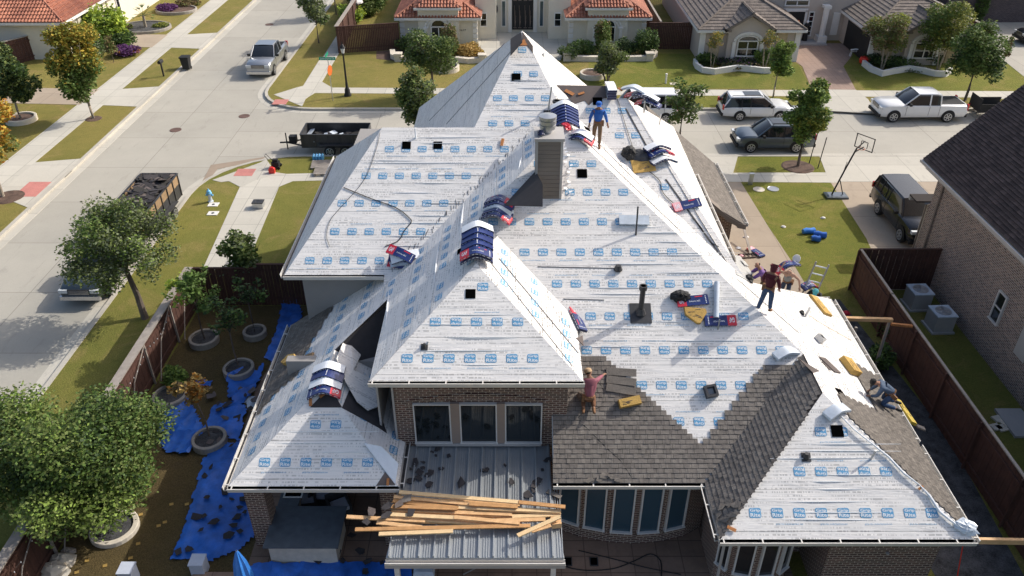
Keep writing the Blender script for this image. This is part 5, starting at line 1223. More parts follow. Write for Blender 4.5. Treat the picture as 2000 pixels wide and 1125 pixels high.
def car(name, label, cat, kind, pm, px, heading, group=None, L=None, loc=None):
    """kind: profile table. station = (x, zb, z belt, crown, half width)"""
    K = CARS[kind]; L, Wd, wb, r = K['L'], K['W'] / 2, K['wb'], K['r']
    t = thing(name, label, cat, loc, heading, group); P_ = M[pm]
    m = MB(); m.loft([car_ring(x, Wd * k, zb, zt, c) for x, zb, zt, c, k in K['body']], 0, True); body = m.build('body', P_, t, True, local=True)
    g = K['cab']     # list of (x, ztop, halfwidth factor top) with belt
    zb = K['belt']; rings = [[Vector((x, s * Wd * a, z)) for s, a, z in ((-1, .93, zb - .03), (-1, kt, zt - .06), (-1, kt * .86, zt), (1, kt * .86, zt), (1, kt, zt - .06), (1, .93, zb - .03))] for x, zt, kt in g]
    m = MB(); m.loft(rings, 0, True); gl = m.build('windows', M['carglass'], t, True, local=True)
    # roof skin and pillars
    m = MB(); rf = [q for q in g if q[1] > K['H'] - .16]; x0, x1 = rf[0][0], rf[-1][0]
    for (xa, za, ka), (xb, zb_, kb) in zip(rf[:-1], rf[1:]):
        v = []
        for x, z, k_ in ((xa, za, ka), (xb, zb_, kb)): v += [(x, -Wd * (k_ + .012), z - .10), (x, -Wd * (k_ * .9), z + .012), (x, 0, z + .035), (x, Wd * k_ * .9, z + .012), (x, Wd * (k_ + .012), z - .10)]
        m.add(v, [(i, i + 1, i + 6, i + 5) for i in range(4)])
    roof = m.build('roof', P_, t, True, local=True)
    for s in (-1, 1):
        for (xa, za, ka), (xb, zb2, kb) in ((g[0], rf[0]), (g[-1], rf[-1])) if g[0] is not rf[0] else ((g[-1], rf[-1]),):
            m = MB(); m.tube([(xa, s * Wd * .91, za + .0), (xb, s * Wd * (kb * .97 + .01), zb2 - .03)], .045, 6); m.build('pillar', P_, t, local=True)
        for x in K['pil']:
            m = MB(); kt = rf[0][2]; m.obox((x, s * Wd * (.93 + kt) / 2 + s * .012, (K['belt'] + K['H']) / 2 - .03), (.045, 0, 0), (0, .012, 0), Vector((0, s * Wd * (kt - .93) / 2, (K['H'] - K['belt']) / 2 - .02))); m.build('pillar', P_ if K.get('pbody', True) else M['black'], t, local=True)
        m = MB(); m.obox((K['mir'], s * (Wd + .12), K['belt'] + .08), (.07, 0, 0), (0, .11, 0), (0, 0, .08)); m.build('mirror', M[K.get('mm', 'black')], t, local=True)
        xw = K['front'] - K['fo']
        for x in (xw, xw - wb):
            wheel(t, x, s * (Wd - .10), r, s)
            m = MB(); n = 18; c = [Vector((x + math.cos(math.pi * k / n) * (r + .07), s * (Wd * 1.005 + .004), r + .02 + math.sin(math.pi * k / n) * (r + .07))) for k in range(n + 1)] + [Vector((x - r - .07, s * (Wd * 1.0 + .004), K['body'][1][1])), Vector((x + r + .07, s * (Wd + .004), K['body'][1][1]))]
            m.add(c, [list(range(len(c))) if s < 0 else list(range(len(c)))[::-1]]); m.build('wheel_arch', M['black'], t, local=True)
        m = MB(); m.obox((K['front'] - .06, s * Wd * .72, K['lz']), (.09, 0, 0), (0, Wd * .2, 0), (0, 0, .08)); m.build('headlight', M['lamp_clear'], t, local=True)
        m = MB(); m.obox((K['rear'] + .03, s * Wd * .86, K['tz']), (.05, 0, 0), (0, Wd * .11, 0), (0, 0, K.get('th', .14))); m.build('tail_light', M['lamp_red'], t, local=True)
        for x in K.get('doors', ()): m = MB(); m.obox((x, s * (Wd * 1.006 + .003), (K['belt'] + .45) / 2), (.008, 0, 0), (0, .003, 0), (0, 0, (K['belt'] - .45) / 2 - .06)); m.build('door_seam', M['black'], t, local=True)
    m = MB(); f = K['front']; m.box(f - .02, -Wd * .5, K['lz'] - .16, f + .03, Wd * .5, K['lz'] + .10); 
    for i in range(4): m.box(f + .03, -Wd * .48, K['lz'] - .13 + i * .06, f + .042, Wd * .48, K['lz'] - .11 + i * .06, 1)
    m.build('grille', [M['black'], M['chrome']], t, local=True)
    for nm_, xx in (('front_bumper', f), ('rear_bumper', K['rear'])):
        m = MB(); m.box(xx - .06, -Wd * .93, .36, xx + .06, Wd * .93, .56); m.build(nm_, M[K.get('bm', 'black')], t, local=True)
    if K.get('bed'):
        b0, b1 = K['bed']; m = MB(); m.box(b0, -Wd * .8, K['belt'] - .5, b1, Wd * .8, K['belt'] - .44); bz = K['belt'] + .0
        for s in (-1, 1): m.box(b0, s * Wd * .8 - .03, K['belt'] - .5, b1, s * Wd * .8 + .03, bz + .015)
        m.box(b0, -Wd * .8, K['belt'] - .5, b0 + .05, Wd * .8, bz + .015); m.box(b1 - .05, -Wd * .8, K['belt'] - .5, b1, Wd * .8, bz + .015)
        m.box(b0 + .06, -Wd * .76, bz - .02, b1 - .06, Wd * .76, bz + .026, 1)
        m.build('cargo_bed', [P_, M['black']], t, local=True)
    if K.get('rails'):
        for s in (-1, 1): m = MB(); m.tube([(x0 + .1, s * Wd * .66, K['H'] + .03), (x0 + .2, s * Wd * .66, K['H'] + .08), (x1 - .2, s * Wd * .66, K['H'] + .08), (x1 - .1, s * Wd * .66, K['H'] + .03)], .022, 5); m.build('roof_rail', M['black'], t, local=True)
        m = MB(); m.box((x0 + x1) / 2 - .1, -Wd * .42, K['H'] + .02, x1 - .15, Wd * .42, K['H'] + .045); m.build('sunroof', M['carglass'], t, local=True)
    return t
def truck(L, W, H, wb, belt, hood, cab, front=None, r=.40, bed=True):
    f = L / 2; b = -L / 2
    return dict(L=L, W=W, H=H, wb=wb, r=r, belt=belt, front=f, rear=b, fo=.95, mir=cab[0] - .25, lz=belt - .25, tz=belt - .15, th=.2, pil=(cab[2],), bm='chrome', doors=(cab[0] - .1, cab[2], cab[3] + .05),
                body=[(b, .5, belt - .04, 0, .95), (b + .1, .38, belt, 0, .985), (cab[3], .36, belt, 0, 1), (cab[0], .34, belt, .02, 1), (cab[0] + .15, .34, belt, .05, 1), (f - .5, .36, hood, .05, .98), (f - .12, .38, hood - .08, .03, .93), (f, .45, hood - .2, 0, .85)],
                cab=[(cab[3], belt, .93), (cab[3] + .06, H - .04, .78), (cab[3] + .3, H, .79), (cab[1], H, .79), (cab[0], belt + .03, .90)][0:5], bed=(b + .12, cab[3] - .08) if bed else None)
CARS = {'pickup': truck(5.9, 2.02, 1.93, 3.7, 1.22, 1.20, (1.35, .55, -.3, -1.05))}
CARS['pickup_white'] = dict(CARS['pickup']); CARS['pickup_white']['bm'] = 'black'
CARS['old_pickup'] = truck(5.3, 1.95, 1.72, 3.2, 1.05, 1.02, (1.0, .3, -.2, -.75), r=.36)
def suv(L, W, H, wb, belt, hood, r, xs, rails=True, rear_rake=.25, mm='black'):
    f, b = L / 2, -L / 2; ws, rf, re = xs
    return dict(L=L, W=W, H=H, wb=wb, r=r, belt=belt, front=f, rear=b, fo=.88, mir=ws - .3, lz=belt - .22, tz=belt - .02, th=.16, pil=((rf + re) / 2 + .25, re + .75), rails=rails, doors=(ws - .12, (rf + re) / 2 + .25, re + .8), mm=mm, pbody=False,
                body=[(b, .5, belt - .15, 0, .88), (b + .08, .36, belt - .02, 0, .95), (b + .7, .32, belt, 0, 1), (ws, .30, belt, .01, 1), (ws + .15, .30, belt - .0, .05, .99), (f - .55, .32, hood, .06, .97), (f - .15, .36, hood - .1, .03, .9), (f, .45, hood - .27, 0, .78)],
                cab=[(b + .06, belt, .9), (b + rear_rake, H - .1, .76), (re, H - .02, .78), (rf, H, .79), (ws, belt + .02, .88)])
CARS['wagon'] = suv(4.85, 1.84, 1.64, 2.75, 1.0, .98, .34, (1.15, .35, -1.9), True, .45)
CARS['crossover'] = suv(4.9, 1.9, 1.72, 2.86, 1.06, 1.05, .37, (1.2, .45, -1.8), True, .4)
CARS['big_suv'] = suv(5.2, 2.04, 1.90, 2.95, 1.2, 1.15, .40, (1.25, .6, -2.3), False, .18)
CARS['van'] = suv(4.6, 1.95, 1.95, 2.9, 1.1, 1.05, .34, (1.5, .9, -2.15), False, .08); CARS['van']['pbody'] = True
Zr = -.14
def at(px, py, z=Zr): return P(px, py, z)
car('pickup_truck', 'silver four-door pickup parked facing the camera beyond the corner', 'pickup truck', 'pickup', 'p_silver', 0, R(-90), 'pickups in the streets', loc=(-19.72, 64.3, Zr))
w = at(1738, 240); car('pickup_truck', 'white four-door pickup parked on the cross street, towing the black trailer', 'pickup truck', 'pickup_white', 'p_white', 0, R(180), 'pickups in the streets', loc=(28.1, w.y + 1.05, Zr))
car('pickup_truck', 'dark blue-grey pickup with chrome bumper parked under the airy street tree', 'pickup truck', 'old_pickup', 'p_blue', 0, R(-90), 'pickups in the streets', loc=(-19.5, 32.7, Zr))
car('wagon_car', 'white wagon with black roof rails parked at the far kerb', 'car', 'wagon', 'p_white', 0, 0, loc=(16.85, 53.42, Zr))
w = at(1475, 299); car('suv_car', 'dark grey crossover parked on the near side of the cross street', 'car', 'crossover', 'p_grey', 0, R(180), loc=(16.65, w.y + .95, Zr))
car('suv_car', 'large black suv parked in the driveway of the brick neighbour', 'car', 'big_suv', 'p_black', 0, R(-90), loc=(20.8, 37.4, .02))
car('van', 'white van half hidden behind the bright east slope', 'van', 'van', 'p_white', 0, R(180), loc=(9.0, 53.1, Zr))
car('suv_car', 'silver suv in the far driveway at the top left edge', 'car', 'crossover', 'p_silver', 0, R(-80), loc=(-41.3, 84.2, .02))
car('suv_car', 'dark car in the shaded driveway at the top right edge', 'car', 'crossover', 'p_black', 0, R(180), loc=(46.6, 70.5, .02))
# --- dump trailers and utility trailer
def dump_trailer(label, loc, rz, L, W, wall_m, rim_m, load, h=1.0, seed=1, wood=False):
    t = thing('dump_trailer', label, 'trailer', loc, rz); zb = .62; m = MB()
    m.box(-L / 2, -W / 2, zb - .1, L / 2, W / 2, zb); m.build('floor', M['darkmetal'], t, local=True)
    for nm_, bx in (('side_wall', (-L / 2, -W / 2, L / 2, -W / 2 + .05)), ('side_wall', (-L / 2, W / 2 - .05, L / 2, W / 2)), ('front_wall', (L / 2 - .05, -W / 2 + .051, L / 2, W / 2 - .051)), ('tailgate', (-L / 2, -W / 2 + .051, -L / 2 + .05, W / 2 - .051))):
        m = MB(); m.box(bx[0], bx[1], zb, bx[2], bx[3], zb + h * (.55 if wood else 1)); 
        if wood: m.box(bx[0], bx[1], zb + h * .55 + .005, bx[2], bx[3], zb + h, 1)
        m.build(nm_, [M['darkmetal'], M[wall_m]], t, local=True)
    m = MB()
    for s in (-1, 1):
        m.box(-L / 2, s * W / 2 - .045, zb + h, L / 2, s * W / 2 + .045, zb + h + .05)
        for k in range(6): m.box(-L / 2 + .1 + k * (L - .25) / 5, s * (W / 2 + .025) - .025, zb - .08, -L / 2 + .16 + k * (L - .25) / 5, s * (W / 2 + .025) + .025, zb + h)
    m.box(L / 2 - .045, -W / 2 + .046, zb + h, L / 2 + .04, W / 2 - .046, zb + h + .05); m.build('top_rail', M[rim_m], t, local=True)
    m = MB(); m.tube([(L / 2, -.55, .5), (L / 2 + 1.2, 0, .5), (L / 2, .55, .5)], .05, 6); m.box(L / 2 + .5, -.2, .5, L / 2 + .95, .2, .95); m.tube([(L / 2 + 1.15, .05, .05), (L / 2 + 1.15, .05, 1.15)], .04, 6); m.tube([(L / 2 + 1.2, 0, .5), (L / 2 + 1.6, 0, .48)], .05, 6); m.build('hitch', M['black'], t, local=True)
    for s in (-1, 1):
        for x in (-.55, .42): wheel(t, x - .15, s * (W / 2 + .16), .36, s, .2)
        m = MB(); m.box(-1.25, s * (W / 2 + .17) - .14, .76, .85, s * (W / 2 + .17) + .14, .80); m.box(-1.3, s * (W / 2 + .17) - .14, .42, -1.25, s * (W / 2 + .17) + .14, .8); m.build('fender', M['darkmetal'], t, local=True)
    return t
def debris(t, L, W, z, hh, n, seed, mats):
    rnd = random.Random(seed); m = MB(); nx, ny = 26, 14; v = []
    for i in range(nx):
        for j in range(ny):
            x, y = -L / 2 + L * i / (nx - 1), -W / 2 + W * j / (ny - 1); e = math.sin(math.pi * i / (nx - 1)) * math.sin(math.pi * j / (ny - 1)); v.append((x, y, z + hh * (.25 + .75 * max(0, e) ** .5) + rnd.uniform(-.06, .06)))
    m.add(v, [(i * ny + j, (i + 1) * ny + j, (i + 1) * ny + j + 1, i * ny + j + 1) for i in range(nx - 1) for j in range(ny - 1)], 0)
    for k in range(n):
        x, y = rnd.uniform(-.46, .46) * L, rnd.uniform(-.44, .44) * W; a = rnd.uniform(0, 6.3); tl = rnd.uniform(-.4, .4)
        d = Vector((math.cos(a), math.sin(a), tl)) * rnd.uniform(.12, .4); e = Vector((-math.sin(a), math.cos(a), rnd.uniform(-.3, .3))) * rnd.uniform(.08, .22); m.obox((x, y, z + hh * .75 + rnd.uniform(0, .16)), d, e, (0, 0, .012), rnd.randrange(len(mats)))
    o = m.build('roofing_debris', [M[q] for q in mats]); return o
t1 = dump_trailer('black dump trailer holding a little debris, parked by the corner kerb', (-11.1, 47.7, Zr), R(180), 4.1, 1.9, 'darkmetal', 'darkmetal', 1, .75)
o = debris(t1, 3.9, 1.7, .02, .18, 40, 2, ['felt', 'shingle_old', 'wrapsilver']); o.location = (-11.1, 47.7, .5); o.rotation_euler = (0, 0, R(180)); tag(o, 'loose scraps lying on the floor of the black dump trailer', 'debris')
t2 = dump_trailer('dump trailer with tan side boards heaped with torn roofing, on the main street', (-19.4, 38.1, Zr), R(90), 4.4, 2.0, 'sideboard', 'darkmetal', 1, 1.15, wood=True)
o = debris(t2, 4.2, 1.8, 0, .45, 130, 3, ['felt', 'felt_brown', 'shingle_old', 'felt']); o.location = (-19.4, 38.1, 1.25); o.rotation_euler = (0, 0, R(90)); tag(o, 'heap of torn black roofing piled in the tan-sided dump trailer', 'debris')
ut = thing('utility_trailer', 'small black open trailer hitched to the white pickup', 'trailer', (32.9, 53.4, Zr)); m = MB(); m.box(-.8, -.75, .55, 1.3, .75, .62); m.build('floor', M['black'], ut, local=True)
for y in (-.75, .72): m = MB(); m.box(-.8, y, .62, 1.3, y + .03, 1.15); m.build('side_wall', M['black'], ut, local=True)
m = MB(); m.box(-.83, -.75, .62, -.801, .75, 1.5); m.build('front_wall', M['black'], ut, local=True)
m = MB(); m.tube([(-.8, -.5, .5), (-1.8, 0, .5), (-.8, .5, .5)], .04, 6); m.build('hitch', M['black'], ut, local=True)
for s in (-1, 1): wheel(ut, .2, s * .9, .33, s, .18); m = MB(); m.box(-.25, s * .9 - .1, .7, .65, s * .9 + .1, .74); m.build('fender', M['black'], ut, local=True)
# ================================================================== STREET FURNITURE
x, y = gp(679.5, 187); t = thing('street_lamp', 'black lamp post with a lantern head at the street corner', 'street lamp', (x, y, 0)); m = MB()
m.lathe((0, 0, 0), [(.27, 0), (.27, .12), (.2, .25), (.2, .45), (.12, .62), (.1, .7), (.075, 1.2), (.055, 3.05), (.09, 3.1), (.05, 3.16)], 14); m.build('pole', M['black'], t, True, local=True)
m = MB(); m.lathe((0, 0, 3.16), [(.09, 0), (.17, .36)], 8); m.build('lantern', M['lamp_clear'], t, local=True)
m = MB(); m.lathe((0, 0, 3.52), [(.22, 0), (.2, .04), (.11, .2), (.03, .3), (.035, .36), (.005, .48)], 8); m.build('cap', M['black'], t, local=True)
x, y = gp(650.5, 197); t = thing('street_sign', 'thin pole with green street name blades and a worn red-orange sign edge-on', 'street sign', (x, y, 0)); m = MB(); m.tube([(0, 0, 0), (0, 0, 3.1)], .028, 6); m.build('pole', M['galv'], t, local=True)
m = MB(); m.box(-.62, -.012, 2.98, .55, .012, 3.2); put_text(m, 'Johnstone Ct', (-.03, -.016, 3.09), (1.0, 0, 0), (0, 0, .13), 1, .01); m.build('name_blade', [M['signgreen'], M['ink']], t, local=True)
m = MB(); m.box(-.1, -.25, 3.21, -.076, .6, 3.4); m.build('name_blade', M['signgreen'], t, local=True)
m = MB(); n = 8; c = [Vector((.05, math.cos(math.pi * (2 * k + 1) / 8) * .38, 2.25 + math.sin(math.pi * (2 * k + 1) / 8) * .38)) for k in range(8)]; rot = Matrix.Rotation(R(-14), 4, 'Z')
m.loft([[rot @ (q + Vector((dx, 0, 0))) for q in c] for dx in (-.01, .01)]); m.build('stop_sign', M['orange'], t, local=True)
def mailbox(px, py, label, z=1.05, two=False, group=None):
    x, y = gp(px, py); t = thing('mailbox', label, 'mailbox', (x, y, 0), 0, group); m = MB(); m.box(-.05, -.05, 0, .05, .05, z - .1); m.build('post', M['black'], t, local=True)
    for dx in ((-.22, .22) if two else (0,)):
        m = MB(); n = 8; pr = [(-.12, 0), (.12, 0)] + [(.12 * math.cos(math.pi * k / 8), .13 + .11 * math.sin(math.pi * k / 8)) for k in range(9)]
        m.loft([[Vector((dx + a, yy, z - .1 + b)) for a, b in pr] for yy in (-.3, .3)]); m.build('box', M['black'], t, True, local=True)
    return t
mailbox(320, 149, 'black mailbox on a post beside the far pavement', 1.15, False); mailbox(1354, 206, 'pair of black mailboxes on one post left of the white wagon', 1.15, True)
x, y = gp(368, 133); t = thing('wheelie_bin', 'black lidded rubbish bin standing at the far kerb', 'bin', (-26.1, y, -.12)); m = MB(); m.loft([[Vector((a * w_, b * w_, z)) for a, b in ((-1, -1), (1, -1), (1, 1), (-1, 1))] for w_, z in ((.25, .1), (.33, 1.0))]); m.build('body', M['black'], t, local=True)
m = MB(); m.box(-.37, -.37, 1.0, .37, .37, 1.08); m.build('lid', M['black'], t, local=True)
for s in (-1, 1): m = MB(); m.loft([[Vector((s * .24 + d, .26 + math.cos(6.283 * k / 10) * .12, .12 + math.sin(6.283 * k / 10) * .12)) for k in range(10)] for d in (-.03, .03)]); m.build('wheel', M['rubber'], t, local=True)
x, y = gp(412, 394); t = thing('fire_hydrant', 'fire hydrant with a light blue top near the corner', 'hydrant', (x, y, 0)); m = MB(); m.lathe((0, 0, 0), [(.15, 0), (.15, .06), (.1, .08), (.1, .5)], 12); m.build('barrel', M['wrapsilver'], t, local=True)
m = MB(); m.lathe((0, 0, .5), [(.15, 0), (.15, .05), (.12, .1), (.12, .16), (.04, .24), (.03, .3)], 12); m.tube([(-.2, 0, .42), (.2, 0, .42)], .055, 8); m.build('bonnet', M['lb'], t, local=True)
for px, py, lb in ((417, 400, 'square white meter lid with a dark centre nearest the hydrant'), (416, 417, 'square white meter lid with a dark centre further from the hydrant')):
    x, y = gp(px, py); m = MB(); m.box(-.28, -.22, 0, .28, .22, .03); m.cyl((0, 0, .03), .08, .01, 12, 1); o = m.build('meter_lid', [M['trim'], M['black']]); o.location = (x, y, 0); tag(o, lb, 'meter lid', 'meter lids by the hydrant')
for px, py, lb in ((1482, 370, 'round pale utility cover in the front lawn beside the basketball hoop'), (1510, 369, 'grey green utility cover in the front lawn')):
    c = P(px, py, .012); disc('utility_cover', c, .33, lb, 'utility cover', M['limestone'] if px < 1500 else M['galv'])
x, y = gp(1465, 360); m = MB(); m.box(-.12, -.08, 0, .12, .08, .65); m.box(-.14, -.1, .65, .14, .1, .7); o = m.build('utility_pedestal', M['galv']); o.location = (x, y, 0); tag(o, 'small grey utility pedestal by the driveway and pavement', 'utility box')
x, y = gp(1300, 163); m = MB(); m.cyl((0, 0, 0), .07, .7, 10); m.cyl((0, 0, .7), .09, .06, 10); o = m.build('marker_post', M['trim']); o.location = (x, y, 0); tag(o, 'short white marker post on the lawn between the two far houses', 'marker post')
x, y = gp(1316, 164); m = MB(); m.box(-.3, -.2, 0, .3, .2, .025); o = m.build('utility_cover', M['limestone']); o.location = (x, y, .006); tag(o, 'pale rectangular cover in the grass beside the white marker post', 'utility cover')
# basketball hoop
x, y = gp(1632, 384); t = thing('basketball_hoop', 'portable basketball hoop leaning over the lawn edge, backboard high up', 'basketball hoop', (x, y, 0)); m = MB(); m.loft([[Vector((a * w_, b * h_, z)) for a, b in ((-1, -1), (1, -1), (1, 1), (-1, 1))] for w_, h_, z in ((.62, .38, 0), (.6, .36, .12), (.45, .25, .16))]); m.build('base', M['p_grey'], t, local=True)
m = MB(); m.tube([(-.25, 0, .12), (.25, .2, 1.6), (.72, .45, 2.75)], .045, 8); m.tube([(.38, 0, .12), (.08, .1, .95)], .03, 6); m.tube([(.1, .1, 1.1), (.3, .3, 2.0)], .015, 5); m.build('pole', M['black'], t, local=True)
m = MB(); bc = Vector((1.15, .6, 3.0)); ax = Vector((.35, -.5, 0)).normalized(); ay = Vector((0, 0, 1))
for a, b, c_, d in ((-.55, 0, .02, .4), (.55, 0, .02, .4), (0, .38, .57, .02), (0, -.38, .57, .02), (-.2, -.12, .012, .18), (.2, -.12, .012, .18), (0, .06, .2, .012)): m.obox(bc + ax * a + ay * b, ax * c_, ax.cross(ay) * .02, ay * d)
m.build('backboard_frame', M['black'], t, local=True)
m = MB(); fw_ = ax.cross(ay); m.tube([bc - ay * .28 + fw_ * .25 + (ax * math.cos(k) + fw_ * math.sin(k)) * .22 for k in [6.283 * i / 14 for i in range(15)]], .012, 5); m.build('rim', M['orange'], t, local=True)
m = MB(); m.tube([(.72, .45, 2.75), bc + Vector((0, 0, .1))], .03, 6); m.tube([(.66, .4, 2.55), bc - Vector((0, 0, .25))], .03, 6); m.build('arm', M['black'], t, local=True)
for px, py, h_, lb in ((1597, 329, 2.0, 'thin dark garden stake on the verge, right one'), (1580, 320, 2.2, 'thin dark garden stake beside the spiky tree')):
    x, y = gp(px, py); m = MB(); m.tube([(0, 0, 0), (.12, 0, h_)], .03, 5); o = m.build('stake', M['black']); o.location = (x, y, 0); tag(o, lb, 'stake')
# ladder lying by the far kerb
def ladder(p, q, w, n, label, side=None, mk='galv', name='ladder'):
    p, q = Vector(p), Vector(q); t = thing(name, label, 'ladder', p); d = (q - p); s = Vector(side) if side else d.cross(Vector((0, 0, 1))).normalized(); nn = d.normalized().cross(s).normalized()
    for k in (-1, 1): m = MB(); m.obox((p + q) / 2 + s * k * w / 2, d / 2, s * .018, nn * .045); m.build('rail', M[mk], t)
    for i in range(n):
        m = MB(); c = p + d * ((i + .5) / n); m.obox(c, s * (w / 2 - .015), d.normalized() * .022, nn * .018); m.build('rung', M['wrapwhite'] if mk == 'galv' else M[mk], t)
    return t
ladder(P(1537, 209, .05), P(1608, 211, .05), .45, 12, 'aluminium extension ladder lying on the grass beside the far kerb', (0, 1, 0))
lt = Vector((12.75, 27.2, 4.3)); lb_ = Vector((11.6, 26.35, 0.02))
ladder(Vector((11.15, 26.15, .05)), PY(1624, 514, 27.0) - Vector((.35, 0, 0)) + Vector((0, 0, 0)), .55, 13, 'aluminium ladder leaning against the north edge of the bright roof', (.93, -.1, -.2))
# small machines and stock on the corner lawn
x, y = gp(540, 328); t = thing('lawn_equipment', 'small black petrol machine on the corner lawn', 'mower', (x, y, 0)); m = MB(); m.box(-.22, -.2, .12, .22, .2, .42); m.box(-.15, -.12, .42, .15, .12, .58); m.build('engine', M['black'], t, local=True)
for sx in (-1, 1):
    for sy in (-1, 1): m = MB(); m.loft([[Vector((sx * .2 + math.cos(6.283 * k / 10) * .1, sy * .24 + d, .1 + math.sin(6.283 * k / 10) * .1)) for k in range(10)] for d in (-.03, .03)]); m.build('wheel', M['rubber'], t, local=True)
m = MB(); m.tube([(-.2, -.15, .4), (-.55, -.15, .85), (-.55, .15, .85), (-.2, .15, .4)], .018, 5); m.build('handle', M['black'], t, local=True)
x, y = gp(532, 338); m = MB(); m.loft([[Vector((a * w_, b * w_, z)) for a, b in ((-1, -.7), (1, -.7), (1, .7), (-1, .7))] for w_, z in ((.17, 0), (.18, .28), (.1, .36))]); m.tube([(-.1, 0, .36), (-.1, 0, .42), (.08, 0, .42), (.08, 0, .36)], .02, 5); o = m.build('fuel_can', M['red']); o.location = (x, y, 0); tag(o, 'red fuel can beside the small black machine', 'fuel can')
x, y = gp(506, 405); m = MB(); m.box(-.28, -.22, .03, .28, .22, .33); m.box(-.3, -.24, .33, .3, .24, .38, 1); m.tube([(-.1, -.24, .38), (-.1, 0, .45), (.1, 0, .45), (.1, .24, .38)], .015, 5, 1); o = m.build('tool_box', [M['galv'], M['darkmetal']]); o.location = (x, y, 0); tag(o, 'grey tool box lying on the lawn edge by the corner pavement', 'tool box')
x, y = gp(622, 311); m = MB()
for i in range(4):
    for j in range(2): m.lathe((-.27 + i * .18, -.09 + j * .18, 0), [(.08, 0), (.08, .24), (.03, .3), (.03, .34)], 8)
o = m.build('water_bottles', M['lb']); o.location = (x, y, .006); tag(o, 'shrink-wrapped pack of light blue water bottles by the trailer', 'bottle pack')
for k, (px, py, rz) in enumerate(((628, 324, .1), (640, 330, -.15), (634, 338, .05))):
    x, y = gp(px, py); m = MB()
    for i in range(6): m.box(-.6, -.5 + i * .19, .1 + k * .03, .6, -.36 + i * .19, .125 + k * .03)
    for i in (-1, 0, 1): m.box(i * .5 - .05, -.5, 0, i * .5 + .05, .59, .1 + k * .03)
    o = m.build('pallet', M['fence_grey']); o.location = (x, y, .004); o.rotation_euler = (0, 0, rz); tag(o, ('weathered wooden pallet furthest from the left roof eave', 'weathered wooden pallet in the middle of the three', 'weathered wooden pallet nearest the left roof eave')[k], 'pallet', 'pallets on the corner lawn')
# halloween things by the tan house
def pumpkin(c, r, mk, label):
    t = thing('pumpkin', label, 'pumpkin', c); m = MB(); n = 20
    m.loft([[Vector((math.cos(6.283 * k / n) * q * (1 + .05 * math.cos(k * 3.14)), math.sin(6.283 * k / n) * q * (1 + .05 * math.cos(k * 3.14)), z)) for k in range(n)] for q, z in ((r * .3, 0), (r * .85, r * .2), (r, r * .7), (r * .85, r * 1.2), (r * .3, r * 1.4))]); m.build('body', M[mk], t, True, local=True)
    m = MB(); m.tube([(0, 0, r * 1.35), (.03, 0, r * 1.6)], r * .1, 6); m.build('stem', M['bark'], t, local=True)
    m = MB()
    for a in (-.3, .3): m.add([(a * r - .12 * r, -r * .98, r * .8), (a * r + .12 * r, -r * .98, r * .8), (a * r, -r * .93, r * 1.02)], [(0, 1, 2)])
    m.obox((0, -r * .99, r * .45), (r * .4, 0, 0), (0, .01, 0), (0, 0, r * .07)); m.build('face', M['black'], t, local=True)
x, y = gp(1687, 124); pumpkin((x, y - .1, 0), .45, 'red', 'large red-orange inflatable pumpkin at the garage corner'); x, y = gp(1584, 74); pumpkin((x, y + .1, .11), .28, 'orange', 'small orange pumpkin beside the column on the tan porch')
x, y = gp(1668, 110); t = thing('skeleton_decoration', 'white plastic bone dog decoration on the drive before the garage', 'decoration', (x, y, 0)); m = MB()
m.tube([(-.4, 0, .55), (0, 0, .6), (.4, 0, .55)], .05, 6)
for sx in (-.35, .35):
    for sy in (-.1, .1): m.tube([(sx, sy, .55), (sx + .05, sy, .3), (sx - .03, sy, 0)], .022, 5)
for k in range(5): m.tube([(-.25 + k * .12, -.1, .5), (-.25 + k * .12, 0, .35), (-.25 + k * .12, .1, .5)], .015, 4)
m.build('skeleton', M['ink'], t, local=True); m = MB(); m.loft([[Vector((x_, a * w_, .7 + b * w_)) for a, b in ((-1, -1), (1, -1), (1, 1), (-1, 1))] for x_, w_ in ((.45, .08), (.58, .11), (.78, .05))]); m.build('skull', M['ink'], t, local=True)
for i, (px, cc, lb) in enumerate(((1538, 'orange', 'costumed dummy with an orange head and white shirt in the far doorway'), (1556, 'ink', 'dark robed dummy with a pale head in the far doorway'))):
    x, y = gp(px, 72); t = thing('dummy_decoration', lb, 'decoration', (x + .2, 70.8, .11)); m = MB(); m.lathe((0, 0, 0), [(.25, 0), (.2, .9), (.26, 1.35), (.12, 1.5)], 10); m.build('robe', M['black'], t, True, local=True)
    m = MB(); m.lathe((0, 0, 1.48), [(.06, 0), (.11, .08), (.12, .16), (.06, .26)], 10); m.build('head', M[cc], t, True, local=True)
    if i == 0: m = MB(); m.box(-.1, -.26, .8, .1, -.2, 1.4); m.build('shirt', M['ink'], t, local=True)
# ================================================================== THINGS ON THE ROOF
PN = (0, -.64, 3 + .64 * 26.0); ORG[id(PN)] = Vector((10, 26, 3))
roof_plane('roof_slope', PN, [V3(PN, 12.5, 26), V3(PN, 7.95, 26), V3(PN, 7.95, 21.5)], 'sheet_plain', False)
def place(o, pl, px, py, rz=0.0, lift=.0, flat=False):
    """stand a local-built thing on a slope at the photo's pixel; rz turns it in the slope"""
    u, up, n = frame(pl); c = PP(px, py, pl, 0); return place_at(o, c + n * lift, u, up, n, rz)
def place_at(o, c, u, up, n, rz):
    a = u * math.cos(rz) + up * math.sin(rz); b = up * math.cos(rz) - u * math.sin(rz)
    o.matrix_world = Matrix(((a.x, b.x, n.x, c.x), (a.y, b.y, n.y, c.y), (a.z, b.z, n.z, c.z), (0, 0, 0, 1))); return o
